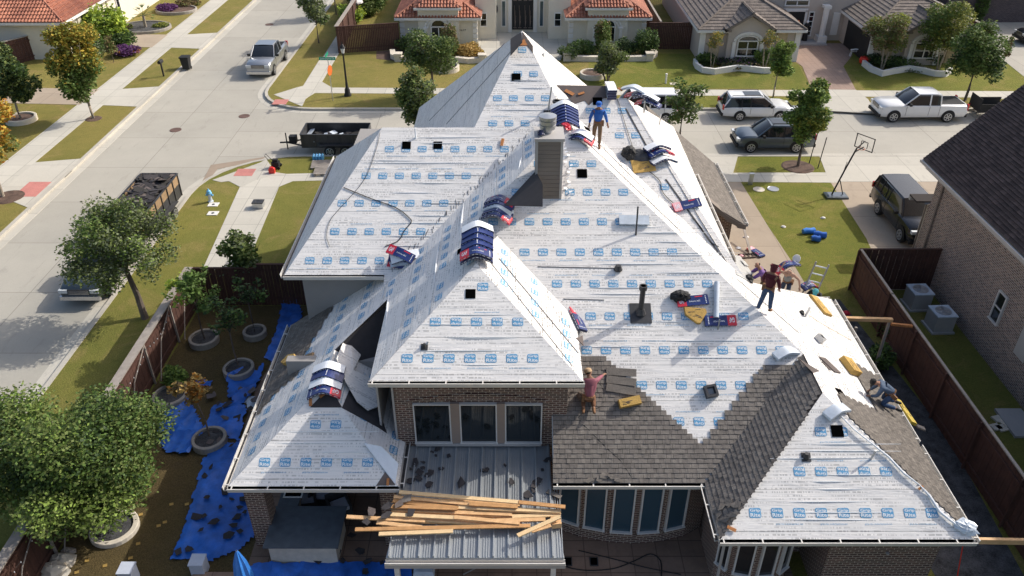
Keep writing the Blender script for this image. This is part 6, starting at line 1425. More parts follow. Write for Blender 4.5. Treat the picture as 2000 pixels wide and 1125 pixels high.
# --- bundles of new shingles in printed wrappers
def bundle_mesh(style, bend, L=1.0, W=.34, H=.085, red=-1, text=True):
    m = MB(); n = 14
    def S(x, y, z):                    # bend along the length over a ridge
        zz = -bend * (math.sqrt(x * x + .02) - .14); return (x, y, z + zz)
    xs = [-L / 2 + L * i / n for i in range(n + 1)]; idx = {'blue': (1, 2, 0), 'white': (3, 3, 0), 'silver': (4, 4, 4), 'pink': (1, 5, 0)}[style]
    for i in range(n):
        a, b = xs[i], xs[i + 1]; mid = (a + b) / 2; isred = red != 0 and red * mid > L * .22 and style in ('blue', 'pink')
        top = idx[1] if (style == 'pink' and isred) else (2 if isred else (idx[0])); side = 2 if isred else idx[2]
        v = [S(a, -W / 2, 0), S(b, -W / 2, 0), S(b, W / 2, 0), S(a, W / 2, 0), S(a, -W / 2, H), S(b, -W / 2, H), S(b, W / 2, H), S(a, W / 2, H)]
        m.add(v, [(4, 5, 6, 7)], top); m.add(v, [(0, 1, 5, 4), (2, 3, 7, 6)], side); m.add(v, [(3, 2, 1, 0)], 0)
        if i == 0: m.add(v, [(3, 0, 4, 7)], side)
        if i == n - 1: m.add(v, [(1, 2, 6, 5)], side)
    rnd = random.Random(len(style) + int(bend * 100))
    if style in ('blue', 'pink'):
        if text and red:
            tv, tf = text_mesh('GAF', 1.0, .02); cx = red * L * .36; sg = -red
            m.add([S(cx + (q[1]) * .0 + sg * q[0] * .17, sg * q[1] * .17, H + .004) for q in tv], tf, 6)
            tv, tf = text_mesh('Timberline HDZ', 1.0, .0); m.add([S(-red * L * .05 + sg * q[0] * .36, sg * q[1] * .05 - .03, H + .004) for q in tv], tf, 6)
        for k in range(5): m.add([S(-red * (L * .40 - .0) + dx, -.12 + k * .055 + dy, H + .004) for dx, dy in ((0, 0), (.03, 0), (.03, .03), (0, .03))], [(0, 1, 2, 3)], 6)
        if red: m.add([S(-red * L * .2 + dx, .1 + dy, H + .004) for dx, dy in ((-.12, 0), (.12, 0), (.12, .035), (-.12, .035))], [(0, 1, 2, 3)], 2)
    # printed bars on the long sides
    for s in (-1, 1):
        x = -L / 2 + .04
        while x < L / 2 - .08:
            w = rnd.uniform(.03, .1)
            if style != 'silver': m.add([S(x, s * (W / 2 + .002), .03), S(x + w, s * (W / 2 + .002), .03), S(x + w, s * (W / 2 + .002), .05), S(x, s * (W / 2 + .002), .05)], [(0, 1, 2, 3) if s < 0 else (3, 2, 1, 0)], 6 if rnd.random() < .6 else 7)
            x += w + rnd.uniform(.03, .07)
    return m
BM = ['wrapblue', 'wrapblue2', 'wrapred', 'wrapwhite', 'wrapsilver', 'pink', 'ink', 'bluelight']
_bm = {}
def bundle(label, style, bend, group=None, red=-1, L=1.0):
    k = (style, bend, red, L)
    if k not in _bm:
        me = bundle_mesh(style, bend, L, red=red).mesh('shingle_bundle')
        for q in BM: me.materials.append(M[q])
        _bm[k] = me
    o = bpy.data.objects.new('shingle_bundle', _bm[k]); COL.objects.link(o); return tag(o, label, 'shingle bundle', group)
X1, Y1, Z1 = Vector((1, 0, 0)), Vector((0, 1, 0)), Vector((0, 0, 1))
def stack(base, dirv, styles, labels, bend, group, yaw=0.0, step=.12, rise=.055, reds=None, jit=.03, seed=1):
    rnd = random.Random(seed); d = Vector(dirv)
    for i, (s, lb) in enumerate(zip(styles, labels)):
        o = bundle(lb, s, bend, group, (reds[i] if reds else 0)); a = yaw + rnd.uniform(-jit, jit) * 2; c = Vector(base) + d * i * step + Z1 * i * rise
        u = Vector((math.cos(a), math.sin(a), rnd.uniform(-.02, .02))); b = Z1.cross(u).normalized(); b = (b + Z1 * (-rise / max(step, .05) * -.25)).normalized(); n = u.cross(b).normalized(); place_at(o, c, u, b, n, 0)
G = 'shingle bundles stacked along the ridges'
def names(what, where, n):
    o_ = ['lowest', 'second', 'third', 'fourth', 'fifth', 'sixth', 'seventh', 'eighth']
    return [('topmost ' if i == n - 1 else o_[i] + ' from the bottom, ') .replace('lowest from the bottom,', 'lowest') + what + ' in the ' + where for i in range(n)]
stack((1.9, 26.95, 9.95), (0, 1, 0), ['blue'] * 6 + ['white'], names('arched bundle', 'tall stack left of the blue-shirted worker', 7), .62, G, 0, .17, .045, seed=2)
stack((2.35, 26.35, 9.62), (.12, .9, .1), ['blue', 'white'], ['red-edged arched bundle below the tall stack beside the chimney', 'white-topped arched bundle beside the chimney cap'], .6, G, -.35, .16, .07, seed=3, reds=[1, 1])
stack((-.5, 23.45, 8.12), (.1, .9, 0), ['blue', 'blue', 'silver', 'blue', 'blue'], ['lowest blue bundle with red end in the stack left of the chimney foot', 'second blue bundle in the stack left of the chimney foot', 'grey-blue bundle in the middle of the stack left of the chimney foot', 'fourth blue bundle in the stack left of the chimney foot', 'topmost blue bundle with red end left of the chimney foot'], .62, G, -.35, .19, .05, reds=[1, 0, 0, 0, 1], seed=4)
stack((-1.09, 21.0, 8.0), (0, 1, 0), ['blue', 'blue', 'blue', 'blue', 'blue', 'white'], ['front blue bundle with red end on the middle hip apex'] + names('arched bundle', 'stack on the middle hip apex', 6)[1:], .62, G, .06, .26, .065, seed=5)
# front bundle shows its face
o = bundle('blue bundle with a red end lying over the front of the middle hip stack', 'blue', .62, G, -1); place_at(o, Vector((-1.09, 20.95, 8.16)), X1, (Y1 - Z1 * -.25).normalized(), Z1, .05)
stack((-5.72, 18.62, 4.66), (0, 1, 0), ['blue', 'white', 'blue', 'white'], ['lowest blue bundle on the near left ridge', 'front white bundle on the near left ridge', 'blue bundle between the two white ones on the near left ridge', 'rear white bundle on the near left ridge'], .62, G, 0, .30, .07, seed=6, reds=[1, 0, 0, 0])
v = PP(788, 512, LS, .05); u, up, n = frame(LS)
for i, (s, lb, dx, dy, rz, rd) in enumerate((('blue', 'lowest blue bundle with red end in the valley pile', -.05, -.1, -.25, -1), ('silver', 'silver bundle second from the bottom in the valley pile', .05, .0, .1, -1), ('blue', 'third bundle in the valley pile on the left wing', .0, .08, -.1, 1), ('white', 'white bundle near the top of the valley pile', .08, .1, .25, -1), ('blue', 'topmost blue bundle with red end in the valley pile', -.06, .16, -.45, -1))):
    o = bundle(lb, s, .25, 'shingle bundles piled in the left valley', rd); place_at(o, v + u * dx + up * dy + n * (.09 * i), u, up, n, rz)
c = Vector((4.1, 29.9, 9.95))
for i in range(4):
    o = bundle(('lowest', 'second', 'third', 'topmost')[i] + ' white bundle in the square stack at the ridge end', 'white', .12, 'white bundles at the ridge end', -1); place_at(o, Vector((3.75, 29.6, 10.0 + i * .095)), Y1, -X1, Z1, .03 * (i % 2))
for i, (px, py, s, rz, lb) in enumerate(((1237, 180, 'silver', .9, 'grey-faced bundle leaning over the far right hip'), (1246, 189, 'blue', .9, 'blue bundle tucked under the grey-faced bundle on the far right hip'), (1262, 196, 'white', .55, 'white arched bundle on the far right hip'), (1266, 204, 'blue', .55, 'dark blue bundle under the white arched bundle on the far right hip'))):
    o = bundle(lb, s, .45, G, -1); p = PP(px, py, NS); p.z += .18 - .08 * (i % 2); u_, up_, n_ = Vector((.9, -.45, 0)).normalized(), Vector((.45, .9, 0)).normalized(), Z1; place_at(o, p, u_, up_, n_, 0)
for i, (px, py, s, lb) in enumerate(((1296, 318, 'white', 'lower white bundle by the cardboard on the right hip'), (1290, 306, 'blue', 'blue bundle between two white ones on the right hip'), (1283, 296, 'white', 'upper white bundle by the dark tarp on the right hip'))):
    o = bundle(lb, s, .45, G, 1); p = PP(px, py, NS); p.z += .16 + .04 * i; place_at(o, p, Vector((.93, .35, -.1)).normalized(), Vector((-.35, .93, 0)).normalized(), Z1, 0)
def flatb(label, style, pl, px, py, rz, red=-1, lift=.02, L=1.0): o = bundle(label, style, .0, 'single shingle bundles lying on the slopes', red, L); place(o, pl, px, py, rz, lift); return o
flatb('blue and pink bundle lying flat near the east valley', 'pink', NS, 1341, 402, .25, -1)
flatb('blue bundle with a red end lying down the hip beside the middle dormer', 'blue', RE, 1126, 627, -1.25 + 1.57 + .0, 1, .03)
flatb('blue bundle with a red end under the black jacket', 'blue', PS, 1352, 589, .10, -1); flatb('blue bundle with red right end below the long white roll', 'blue', PS, 1406, 628, .03, 1)
flatb('silver-wrapped bundle lying above the vent pipe', 'silver', PS, 1238, 432, -.02, 1, .03, 1.0); o = bundle('silver-wrapped bundle at the corner where the bright slope begins', 'silver', .45, 'single shingle bundles lying on the slopes', 1, .8); place_at(o, PP(1536, 687, PS, .16), Vector((.9, .35, 0)).normalized(), Vector((-.35, .9, .1)).normalized(), Z1, 0)
o = bundle('silver-wrapped bundle at the top of the near right hip', 'silver', .5, 'single shingle bundles lying on the slopes', 1, .8); place_at(o, PP(1636, 800, QS, .14), Vector((.85, .45, 0)).normalized(), Vector((-.45, .85, .1)).normalized(), Z1, 0)
t = MB(); t.tube([(-.62, 0, .08), (.62, 0, .08)], .09, 12); o = t.build('underlayment_roll', M['wrapsilver'], smooth=True); place(o, PS, 1398, 588, 1.45, .02); tag(o, 'long white roll of underlayment standing up the slope beside the jacket', 'roll')
# --- foam pads
def pad(label, pl, px, py, w, d, rz, h=.12, mk='foam', shape=None, lift=.01, name='foam_pad', cat='foam pad'):
    m = MB(); rnd = random.Random(int(px)); sh = shape or [(-w, -d), (w, -d), (w, d), (-w, d)]; top = [(a * .96, b * .96, h) for a, b in sh]; n = len(sh)
    m.add([(a, b, 0) for a, b in sh] + top, [list(range(n, 2 * n))] + [(i, (i + 1) % n, n + (i + 1) % n, n + i) for i in range(n)], 0)
    for k in range(7): a = rnd.uniform(-.6, .6) * w; b = rnd.uniform(-.6, .6) * d; m.obox((a, b, h + .003), (rnd.uniform(.03, .1), rnd.uniform(-.03, .03), 0), (0, .008, 0), (0, 0, .003), 1)
    o = m.build(name, [M[mk], M['bark']]); place(o, pl, px, py, rz, lift); return tag(o, label, cat, 'foam kneeling pads on the roof' if cat == 'foam pad' else None)
pad('tan foam pad with a torn corner below the black jacket', PS, 1356, 616, .36, .28, -.15, shape=[(-.36, .2), (-.3, -.05), (.1, -.3), (.2, -.28), (.38, .12), (.33, .24)])
pad('thin tan foam pad on the new shingles beside the crouching worker', PS, 1229, 787, .34, .13, .22, .2); pad('long yellow foam pad near the top edge of the bright slope', PE, 1601, 598, .52, .24, .35, .08, 'foam')
pad('thick yellow foam pad on the bright slope beside the grey board', PE, 1657, 719, .34, .24, .3, .2, 'foam'); pad('yellow foam pad behind the kneeling worker at the east eave', PE, 1765, 806, .55, .14, .15, .1, 'paint_y')
pad('crumpled golden foam pad on the lower left shingles', PW, 570, 706, .36, .2, 1.2, .14, 'foam', [(-.36, -.1), (-.1, -.22), (.25, -.2), (.36, 0), (.2, .16), (-.2, .2)], .05)
pad('grey-topped foam board standing beside the crumpled pad', PW, 601, 702, .3, .14, 1.35, .07, 'sideboard', None, .04); pad('tan cardboard sheet at the dark tarp on the right hip', NS, 1256, 324, .42, .3, .15, .02, 'foam', None, .04, 'cardboard', 'cardboard')
m = MB(); m.obox((0, 0, .01), (.26, .2, 0), (-.05, .2, 0), (0, 0, .008)); o = m.build('loose_board', M['felt_brown']); place(o, PE, 1620, 714, .2, .02); tag(o, 'small grey board lying left of the thick yellow pad', 'board')
m = MB(); m.obox((0, 0, .01), (.14, .0, 0), (0, .12, 0), (0, 0, .008)); o = m.build('loose_board', M['galv']); place(o, PE, 1452, 516, .5, .05); tag(o, 'grey metal sheet at the far end of the bright slope by the purple-shirted worker', 'sheet')
def crumple(name, label, cat, mk, pl, px, py, rx, ry, h, seed, rz=0, lift=0.0, group=None, n=16):
    rnd = random.Random(seed); m = MB(); rings = []
    for k in range(6):
        t = k / 5; q = math.cos(t * 1.45); ring_ = []
        for i in range(n): a = 6.283 * i / n; w = 1 + rnd.uniform(-.22, .22); ring_.append(Vector((math.cos(a) * rx * q * w, math.sin(a) * ry * q * w, h * math.sin(t * 1.5) * (1 + rnd.uniform(-.15, .15)))))
        rings.append(ring_)
    m.loft(rings, 0, True); o = m.build(name, M[mk], smooth=False)
    if pl is None: o.location = P(px, py, lift); o.rotation_euler = (0, 0, rz)
    else: place(o, pl, px, py, rz, lift)
    return tag(o, label, cat, group)
crumple('jacket', 'black jacket heaped on the end of a blue bundle', 'jacket', 'black', PS, 1329, 581, .32, .2, .2, 1, 0, .05)
crumple('dark_cloth', 'dark crumpled cloth bag near the cardboard on the right hip', 'bag', 'black', NS, 1228, 302, .25, .3, .3, 2, 0, .02); crumple('dark_tarp', 'small dark grey tarp spread over the cardboard on the right hip', 'tarp', 'darkmetal', NS, 1252, 305, .5, .25, .12, 3, 0, .03)
crumple('red_cloth', 'crumpled red cloth lying right behind the chimney cap', 'cloth', 'wrapred', PE, 1104, 250, .22, .18, .14, 4, 0, .05); crumple('bucket_bag', 'dark blue bag on top of the chimney left of the cap', 'bag', 'wrapblue', None, 1056, 262, .12, .12, .14, 5, 0, 10.46)
crumple('tool_bag', 'small black tool bag on the bright slope near the long yellow pad', 'bag', 'black', PE, 1565, 612, .12, .09, .1, 6, 0, .01)
crumple('tool_bag', 'black and white tool bag at the feet of the purple-shirted worker', 'bag', 'black', PE, 1462, 546, .2, .15, .16, 7, 0, .01)
crumple('torn_sheet', 'torn end of white underlayment hanging over the near right gutter', 'sheet', 'wrapsilver', QS, 1885, 1030, .34, .22, .12, 8, -.5, .02)
crumple('red_tarp', 'red plastic bundle on the ground behind the beam', 'cloth', 'wrapred', None, 1652, 613, .2, .15, .15, 9)
# ragged rolled-back edge of the sheet along the near right hip
m = MB(); rnd = random.Random(11); pts = []
hipw = [(1641, 812), (1668, 840), (1700, 866), (1735, 893), (1765, 925), (1795, 948), (1815, 968), (1835, 1000), (1862, 1022), (1885, 1040)]
for i, (px, py) in enumerate(hipw): pts.append(min(PP(px, py, PE, .05), PP(px, py, QS, .05), key=lambda q: q.z) + Vector((0, 0, rnd.uniform(0, .04))))
m.tube(pts, [.018 + rnd.uniform(0, .025) for _ in pts], 7); m.build('rolled_sheet_edge', M['wrapwhite'], house, True)
# folded flap at the patio hip and over the dark felt
m = MB(); q = [PP(*a) for a in ((711, 865, AS, .10), (745, 872, AS, .16), (778, 905, AS, .12), (772, 945, AS, .04))]; m.add(q, [(0, 1, 2), (0, 2, 3)]); m.add([p - Vector((0, 0, .03)) for p in q], [(2, 1, 0), (3, 2, 0)])
m.build('folded_flap', M['wrapwhite'], house)
def draped(name, px, pl_l, mk, logos=True):
    pts = [PP(x, y, pl, l) for x, y, pl, l in pl_l]; m = MB(); m.add(pts, px, 0, [(p.x * .8 - p.y * .3, p.y * .9) for p in pts]); m.add([p - Vector((0, 0, .03)) for p in pts], [tuple(reversed(f)) for f in px], 0, [(p.x, p.y) for p in pts])
    c = (pts[0] + pts[2]) / 2
    return m.build(name, M[mk], house)
draped('loose_underlayment', [(0, 1, 2, 3, 4), (5, 0, 4, 6), (6, 4, 7, 8), (8, 7, 9), (8, 9, 10)], [(672, 664, AE, .32), (686, 657, AE, .4), (695, 672, AE, .32), (705, 692, AE, .24), (690, 722, AE, .26), (657, 700, AE, .3), (674, 744, AE, .24), (722, 738, AE, .14), (697, 784, AE, .18), (748, 790, AE, .1), (718, 801, AE, .16)], 'sheet')
# --- torn corner pieces, loose OSB bits
for i, (pl, px, py, s, lb) in enumerate(((AS, 632, 771, .13, 'orange wood bit left of the front white bundle'), (AS, 607, 786, .12, 'orange wood bit at the left end of the bare ridge'), (QS, 1428, 1033, .12, 'orange wood bit at the near right corner eave'), (QS, 1797, 953, .08, 'orange wood bit on the near right hip'),
        (AS, 758, 942, .1, 'orange wood bit at the patio corner eave'), (NS, 1112, 182, .18, 'long orange splinter on the brown felt ridge'), (NS, 1135, 184, .12, 'pale orange splinter in the middle of the brown felt'), (LS, 981, 279, .15, 'orange splinter on the left wing near the ridge'), (NS, 1211, 176, .1, 'orange wood bit beside the square white stack'))):
    m = MB(); m.obox((0, 0, .02), (s, s * .3, 0), (-s * .1, s * .35, 0), (0, 0, .012)); o = m.build('wood_scrap', M['osb']); place(o, pl, px, py, .4 + i, .03); tag(o, lb, 'wood scrap', 'orange wood scraps on the roof')
# --- hoses and cords
def cord(label, pts, r=.012, mk='black', name='air_hose', cat='hose'):
    m = MB(); P3 = [PP(x, y, pl, .03) if pl else P(x, y, .03) for x, y, pl in pts]; out = []
    for i in range(len(P3) - 1):
        p0, p1, p2, p3 = P3[max(i - 1, 0)], P3[i], P3[i + 1], P3[min(i + 2, len(P3) - 1)]
        for k in range(4): t = k / 4; out.append(.5 * ((2 * p1) + (p2 - p0) * t + (2 * p0 - 5 * p1 + 4 * p2 - p3) * t * t + (3 * p1 - p0 - 3 * p2 + p3) * t ** 3))
    out.append(P3[-1]); m.tube(out, r, 5); return tag(m.build(name, M[mk]), label, cat)
cord('black hose curving across the left wing slope', [(671, 366, LS), (720, 386, LS), (772, 405, LS), (798, 424, LS), (803, 434, LS), (790, 450, LS), (778, 470, LS), (752, 481, LS)], .016)
cord('thin grey cord running down the left wing slope', [(742, 258, LS), (735, 290, LS), (712, 350, LS), (670, 400, LS), (645, 430, LS), (638, 460, LS), (644, 482, LS)], .009, 'darkmetal', 'cord', 'cord')
cord('black hose looped over the new shingles by the crouching worker', [(1160, 738, PS), (1178, 760, PS), (1177, 790, PS), (1160, 800, PS), (1130, 815, PS), (1160, 850, PS), (1195, 885, PS), (1212, 900, PS), (1235, 935, PS)], .018)
cord('black hose snaking down the grey valley slope', [(1262, 330, NS), (1288, 352, NS), (1293, 372, NS), (1305, 388, NS), (1325, 404, NS)], .014); cord('dark hose running to the end of the right valley', [(1352, 425, NS), (1370, 445, NS), (1385, 470, NS), (1404, 482, NS)], .014)
cord('thin tan rope crossing the bright slope', [(1580, 616, PE), (1615, 638, PE), (1662, 664, PE)], .008, 'lumber', 'rope', 'rope'); cord('thin dark rope hanging down the grey valley slope', [(1203, 186, NS), (1213, 215, NS), (1226, 258, NS), (1240, 300, NS)], .01, 'black', 'rope', 'rope')
cord('black hose coiled on the flagstones below the curved bay', [(1100, 1078, None), (1092, 1095, None), (1110, 1108, None), (1150, 1114, None), (1200, 1110, None), (1240, 1095, None), (1270, 1082, None), (1290, 1095, None), (1292, 1125, None)], .018)
cord('second black hose crossing the flagstones', [(1130, 1075, None), (1200, 1092, None), (1260, 1108, None), (1330, 1122, None)], .016)
# seams, nail rows and hook marks along the main valley and slopes (printed or pressed in the sheet)
m = MB(); rnd = random.Random(21)
for i in range(60):
    t = i / 60; px, py = 1034 - 275 * t + rnd.uniform(-6, 0), 268 + 272 * t + rnd.uniform(-12, -2)
    if 0.0 < t < .97: c = PP(px, py, LS, .012); a = rnd.uniform(1.2, 1.9); u, up, n = frame(LS); d = u * math.cos(a) + up * math.sin(a); m.obox(c, d * rnd.uniform(.05, .1), d.cross(n) * .007, n * .004)
m.build('staple_marks', M['darkmetal'], house)['kind'] = 'stuff'
m = MB()
for pl, px0, py0, px1, py1, w in ((TW, 985, 85, 838, 236, .02), (TW, 1000, 98, 872, 242, .025), (RE, 958, 512, 1118, 715, .012), (RE, 975, 505, 1130, 690, .02), (PE, 1130, 262, 1330, 452, .014), (PE, 1440, 545, 1560, 650, .012), (NS, 1222, 212, 1282, 320, .03), (NS, 1300, 350, 1408, 500, .03), (PE, 1160, 270, 1260, 372, .01), (LS, 832, 398, 990, 398, .008), (PS, 1100, 584, 1180, 586, .012), (PS, 1050, 521, 1200, 524, .012)):
    a, b = PP(px0, py0, pl, .012), PP(px1, py1, pl, .012); n_ = frame(pl)[2]; d = (b - a) / 2; m.obox((a + b) / 2, d, d.normalized().cross(n_) * w, n_ * .004)
m.build('lap_seams', M['darkmetal'], house)['kind'] = 'stuff'
m = MB()
for x, y0, y1 in ((1020, 300, 330), (905, 395, 470), (855, 480, 560), (760, 560, 640)):
    a, b = PP(x, y0, PW, .02), PP(x - 8, y1, PW, .02); n_ = frame(PW)[2]; d = (b - a) / 2; m.tube([a - n_ * .02, (a + b) / 2, b - n_ * .02], [.005, .03, .005], 6)
m.build('sheet_wrinkles', M['sheetwhite'], house, True)['kind'] = 'stuff'
# raised overlaps of the sheet that catch the light
m = MB(); rnd = random.Random(77)
for pl, x0, x1, y0, y1, n_ in ((PS, 1130, 1480, 430, 700, 16), (LS, 700, 960, 260, 520, 14), (RS, 800, 1010, 600, 720, 6), (QS, 1500, 1760, 860, 1020, 9), (AS, 520, 740, 830, 930, 5), (LS, 960, 1070, 110, 240, 5)):
    for i in range(n_):
        y = y0 + (y1 - y0) * (i + rnd.random()) / n_; xa = rnd.uniform(x0, (x0 + x1) / 2); xb = min(x1, xa + rnd.uniform(60, 260)); a, b = PP(xa, y, pl, .01), PP(xb, y + rnd.uniform(-1, 1), pl, .01); u, up, nn = frame(pl)
        m.tube([a - nn * .01, a.lerp(b, .3) + nn * rnd.uniform(0, .012), a.lerp(b, .7), b - nn * .01], [.006, .013, .012, .005], 5)
m.build('sheet_laps', M['sheetwhite'], house, True)['kind'] = 'stuff'
# --- lumber on the metal patio roof
def mb_line(x0, y0, x1, y1): return (700 + x0 / 4.762, 900 + y0 / 4.762, 700 + x1 / 4.762, 900 + y1 / 4.762)
BO = [(300, 400, 1500, 470, 0), (320, 480, 1500, 520, 1), (340, 520, 1400, 575, 0), (400, 560, 1500, 590, 1), (330, 350, 1500, 410, 1), (900, 500, 1860, 500, 0),
      (320, 375, 930, 440, 0), (330, 335, 1040, 402, 1), (300, 425, 920, 445, 0), (1030, 402, 1480, 428, 0), (310, 458, 1430, 500, 1), (920, 432, 1885, 482, 2), (1100, 440, 1880, 470, 2), (300, 500, 900, 530, 2), (890, 525, 1500, 580, 1), (570, 548, 1600, 610, 2),
      (-110, 522, 620, 560, 1), (170, 575, 590, 620, 1), (-30, 640, 1600, 605, 0), (190, 682, 880, 655, 2), (1430, 520, 1880, 500, 2), (380, 292, 1515, 388, 2), (1490, 385, 1925, 430, 0), (1610, 655, 1790, 600, 1), (1480, 697, 1875, 520, 2), (1200, 560, 1740, 545, 1)]
whr = ['hidden low in the upper left', 'low in the middle left', 'low in the third row', 'low under the centre', 'low along the top row', 'low on the right half',
       'at the upper left of the pile', 'with its left end splintered', 'second row on the left', 'short dark one in the middle', 'long one across the middle left', 'long one across the right half', 'pale one ending at the right post', 'third row on the left', 'reddish one in the centre', 'crossing under the centre',
       'sticking far out to the left', 'under the round shingle scraps', 'the longest, overhanging the left edge', 'lowest one on the left, square-cut', 'pale one meeting the diagonal', 'highest one, along the top of the pile', 'grey-brown one at the top right', 'stub beside the wood block', 'laid diagonally at the right end', 'short one near the diagonal board']
for i, (x0, y0, x1, y1, mm) in enumerate(BO):
    px0, py0, px1, py1 = mb_line(x0, y0, x1, y1); l = .07 + (0 if i < 6 else .045 + (i % 5) * .03) + (.10 if i > 20 else 0); a, b = PP(px0, py0, mt, l), PP(px1, py1, mt, l + .01); d = (b - a) / 2; s = d.normalized().cross(Z1).normalized()
    m = MB(); m.obox((0, 0, 0), d, s * .062, (0, 0, .02)); o = m.build('timber_board', M[('lumber', 'lumber', 'lumber2')[mm]] if mm != 0 else mat('lumber_%d' % i, (.50, .27, .11), .8, .3, 5)); o.location = (a + b) / 2; tag(o, 'board on the patio roof, ' + whr[i], 'board', 'timber boards piled on the metal patio roof')
m = MB(); m.obox((0, 0, 0), (.13, .02, 0), (-.02, .14, 0), (0, 0, .09)); o = m.build('wood_block', M['lumber']); o.location = PP(1086, 1020, mt, .14); tag(o, 'thick wood block at the right edge of the metal patio roof', 'wood block')
# scraps
def scrap(pl, px, py, s, seed, mk='felt', lift=.03, z=None):
    rnd = random.Random(seed); n = rnd.choice((4, 5, 6)); a0 = rnd.uniform(0, 6); q = [(math.cos(a0 + 6.283 * k / n) * s * rnd.uniform(.6, 1.2), math.sin(a0 + 6.283 * k / n) * s * rnd.uniform(.35, .9)) for k in range(n)]
    m = MB(); m.prism(q, 0, .012); v = m.v; m.v = [(x, y, zz + .25 * max(0, x) * abs(x) / s) for x, y, zz in v]; o = m.build('shingle_scrap', M[mk])
    if pl is None: o.location = P(px, py, z or .03); o.rotation_euler = (0, 0, rnd.uniform(0, 6))
    else: place(o, pl, px, py, rnd.uniform(0, 6), lift)
    return o
sc = [(812, 905), (803, 918), (820, 925), (808, 912), (828, 905), (818, 935), (802, 940), (826, 915), (845, 885), (855, 880), (842, 925), (835, 930), (862, 918), (876, 893), (852, 892), (898, 945), (942, 921), (950, 919), (986, 911), (998, 942), (1030, 968), (1060, 920), (1052, 940), (1070, 900), (1045, 950), (1040, 960), (838, 948)]
for i, (x, y) in enumerate(sc): tag(scrap(mt, x, y, random.Random(i).uniform(.06, .2), i, 'felt', .05), 'torn black shingle scrap on the shaded part of the metal patio roof', 'shingle scrap', 'black scraps on the metal patio roof')
for i, (x, y, mk, lb) in enumerate(((795, 985, 'tab', 'large torn grey scrap on the boards, furthest up'), (780, 995, 'felt_brown', 'brown torn scrap on the left end of the boards'), (755, 1018, 'felt', 'round black scrap on the left end of the boards'), (727, 1012, 'felt_brown', 'green-grey curled scrap on the overhanging board'), (805, 1013, 'felt', 'folded dark scrap in the middle left of the boards'), (720, 1030, 'felt', 'black scrap hanging on the lowest overhanging board'), (758, 1000, 'felt', 'dark scrap at the post end of the boards'))):
    tag(scrap(mt, x, y, .19, 50 + i, mk, .26), lb, 'shingle scrap', 'scraps on the boards')
m = MB(); m.obox((0, 0, 0), (.2, -.12, 0), (.04, .06, 0), (0, 0, .01)); o = m.build('shingle_scrap', M['tab']); o.location = PP(1082, 965, mt, .06); tag(o, 'pale slim shingle piece by the bay end of the metal roof', 'shingle scrap')
for i, (x, y) in enumerate(((1150, 938), (1172, 936), (1195, 932), (1205, 938), (1180, 930))): tag(scrap(PS, x, y, .16, 80 + i, 'tab', .06), 'loose shingle tab lying above the gutter over the curved bay', 'shingle scrap', 'loose tabs above the bay gutter')
for i, (x, y) in enumerate(((1405, 1005), (1418, 1018), (1425, 985), (1440, 990), (1412, 992), (1435, 1010))): tag(scrap(QW, x, y, .18, 90 + i, 'tab', .08), 'loose dark shingle heaped at the valley corner eave', 'shingle scrap', 'loose shingles at the valley corner')
for i in range(3): o = MB(); o.box(-.46, -.12, 0, .46, .12, .012); o = o.build('loose_shingle', M['tab']); place(o, PS, 1213, 728 + i * 17, -.06 * i - .06, .07); tag(o, ('upper', 'middle', 'lower')[i] + ' loose strip shingle laid askew beside the kneeling worker', 'shingle', 'loose strip shingles')
# ================================================================== PEOPLE
def skin(name, V, E_, rad, mk, parent, sub=1, mats=None):
    me = bpy.data.meshes.new(name); me.from_pydata([tuple(v) for v in V], E_, []); o = bpy.data.objects.new(name, me); COL.objects.link(o)
    md = o.modifiers.new('skin', 'SKIN'); md.use_smooth_shade = True
    sk = me.skin_vertices[0].data
    for i, r_ in enumerate(rad): sk[i].radius = (r_, r_) if not isinstance(r_, tuple) else r_
    sk[0].use_root = True
    s = o.modifiers.new('sub', 'SUBSURF'); s.levels = sub; s.render_levels = sub
    dg = bpy.context.evaluated_depsgraph_get(); m2 = bpy.data.meshes.new_from_object(o.evaluated_get(dg)); bpy.data.objects.remove(o); bpy.data.meshes.remove(me)
    m2.name = name; m2.materials.clear(); m2.materials.append(M[mk]); m2.polygons.foreach_set('use_smooth', [True] * len(m2.polygons))
    q = bpy.data.objects.new(name, m2); COL.objects.link(q); q.parent = parent; return q
for k_, c_ in (('skin', (.32, .17, .11)), ('skin_light', (.50, .30, .21)), ('denim', (.045, .085, .17)), ('denim_dark', (.03, .045, .08)), ('khaki', (.20, .125, .07)), ('rust', (.17, .075, .035)), ('maroon', (.10, .012, .022)), ('royal', (.03, .14, .50)),
               ('purple', (.20, .10, .30)), ('greyshirt', (.26, .27, .26)), ('mauve', (.30, .10, .13)), ('slate', (.075, .11, .17)), ('hair', (.012, .01, .009)), ('boot', (.22, .11, .05)), ('hat_tan', (.50, .34, .20)), ('teal', (.10, .45, .48))): M[k_] = mat(k_, c_, .85, .2, 9)
BASE = dict(pel=(0, 0, .95), sp=(0, 0, 1.18), ch=(0, 0, 1.38), nk=(0, 0, 1.50), hd=(.02, 0, 1.62), tp=(.02, 0, 1.71),
            sl=(0, .19, 1.40), el=(-.02, .28, 1.13), wl=(.06, .30, .88), sr=(0, -.19, 1.40), er=(-.02, -.28, 1.13), wr=(.06, -.30, .88),
            hl=(0, .10, .90), kl=(.03, .12, .50), al=(0, .13, .09), tl=(.15, .15, .04), hr=(0, -.10, .90), kr=(.03, -.12, .50), ar=(0, -.13, .09), tr=(.15, -.15, .04))
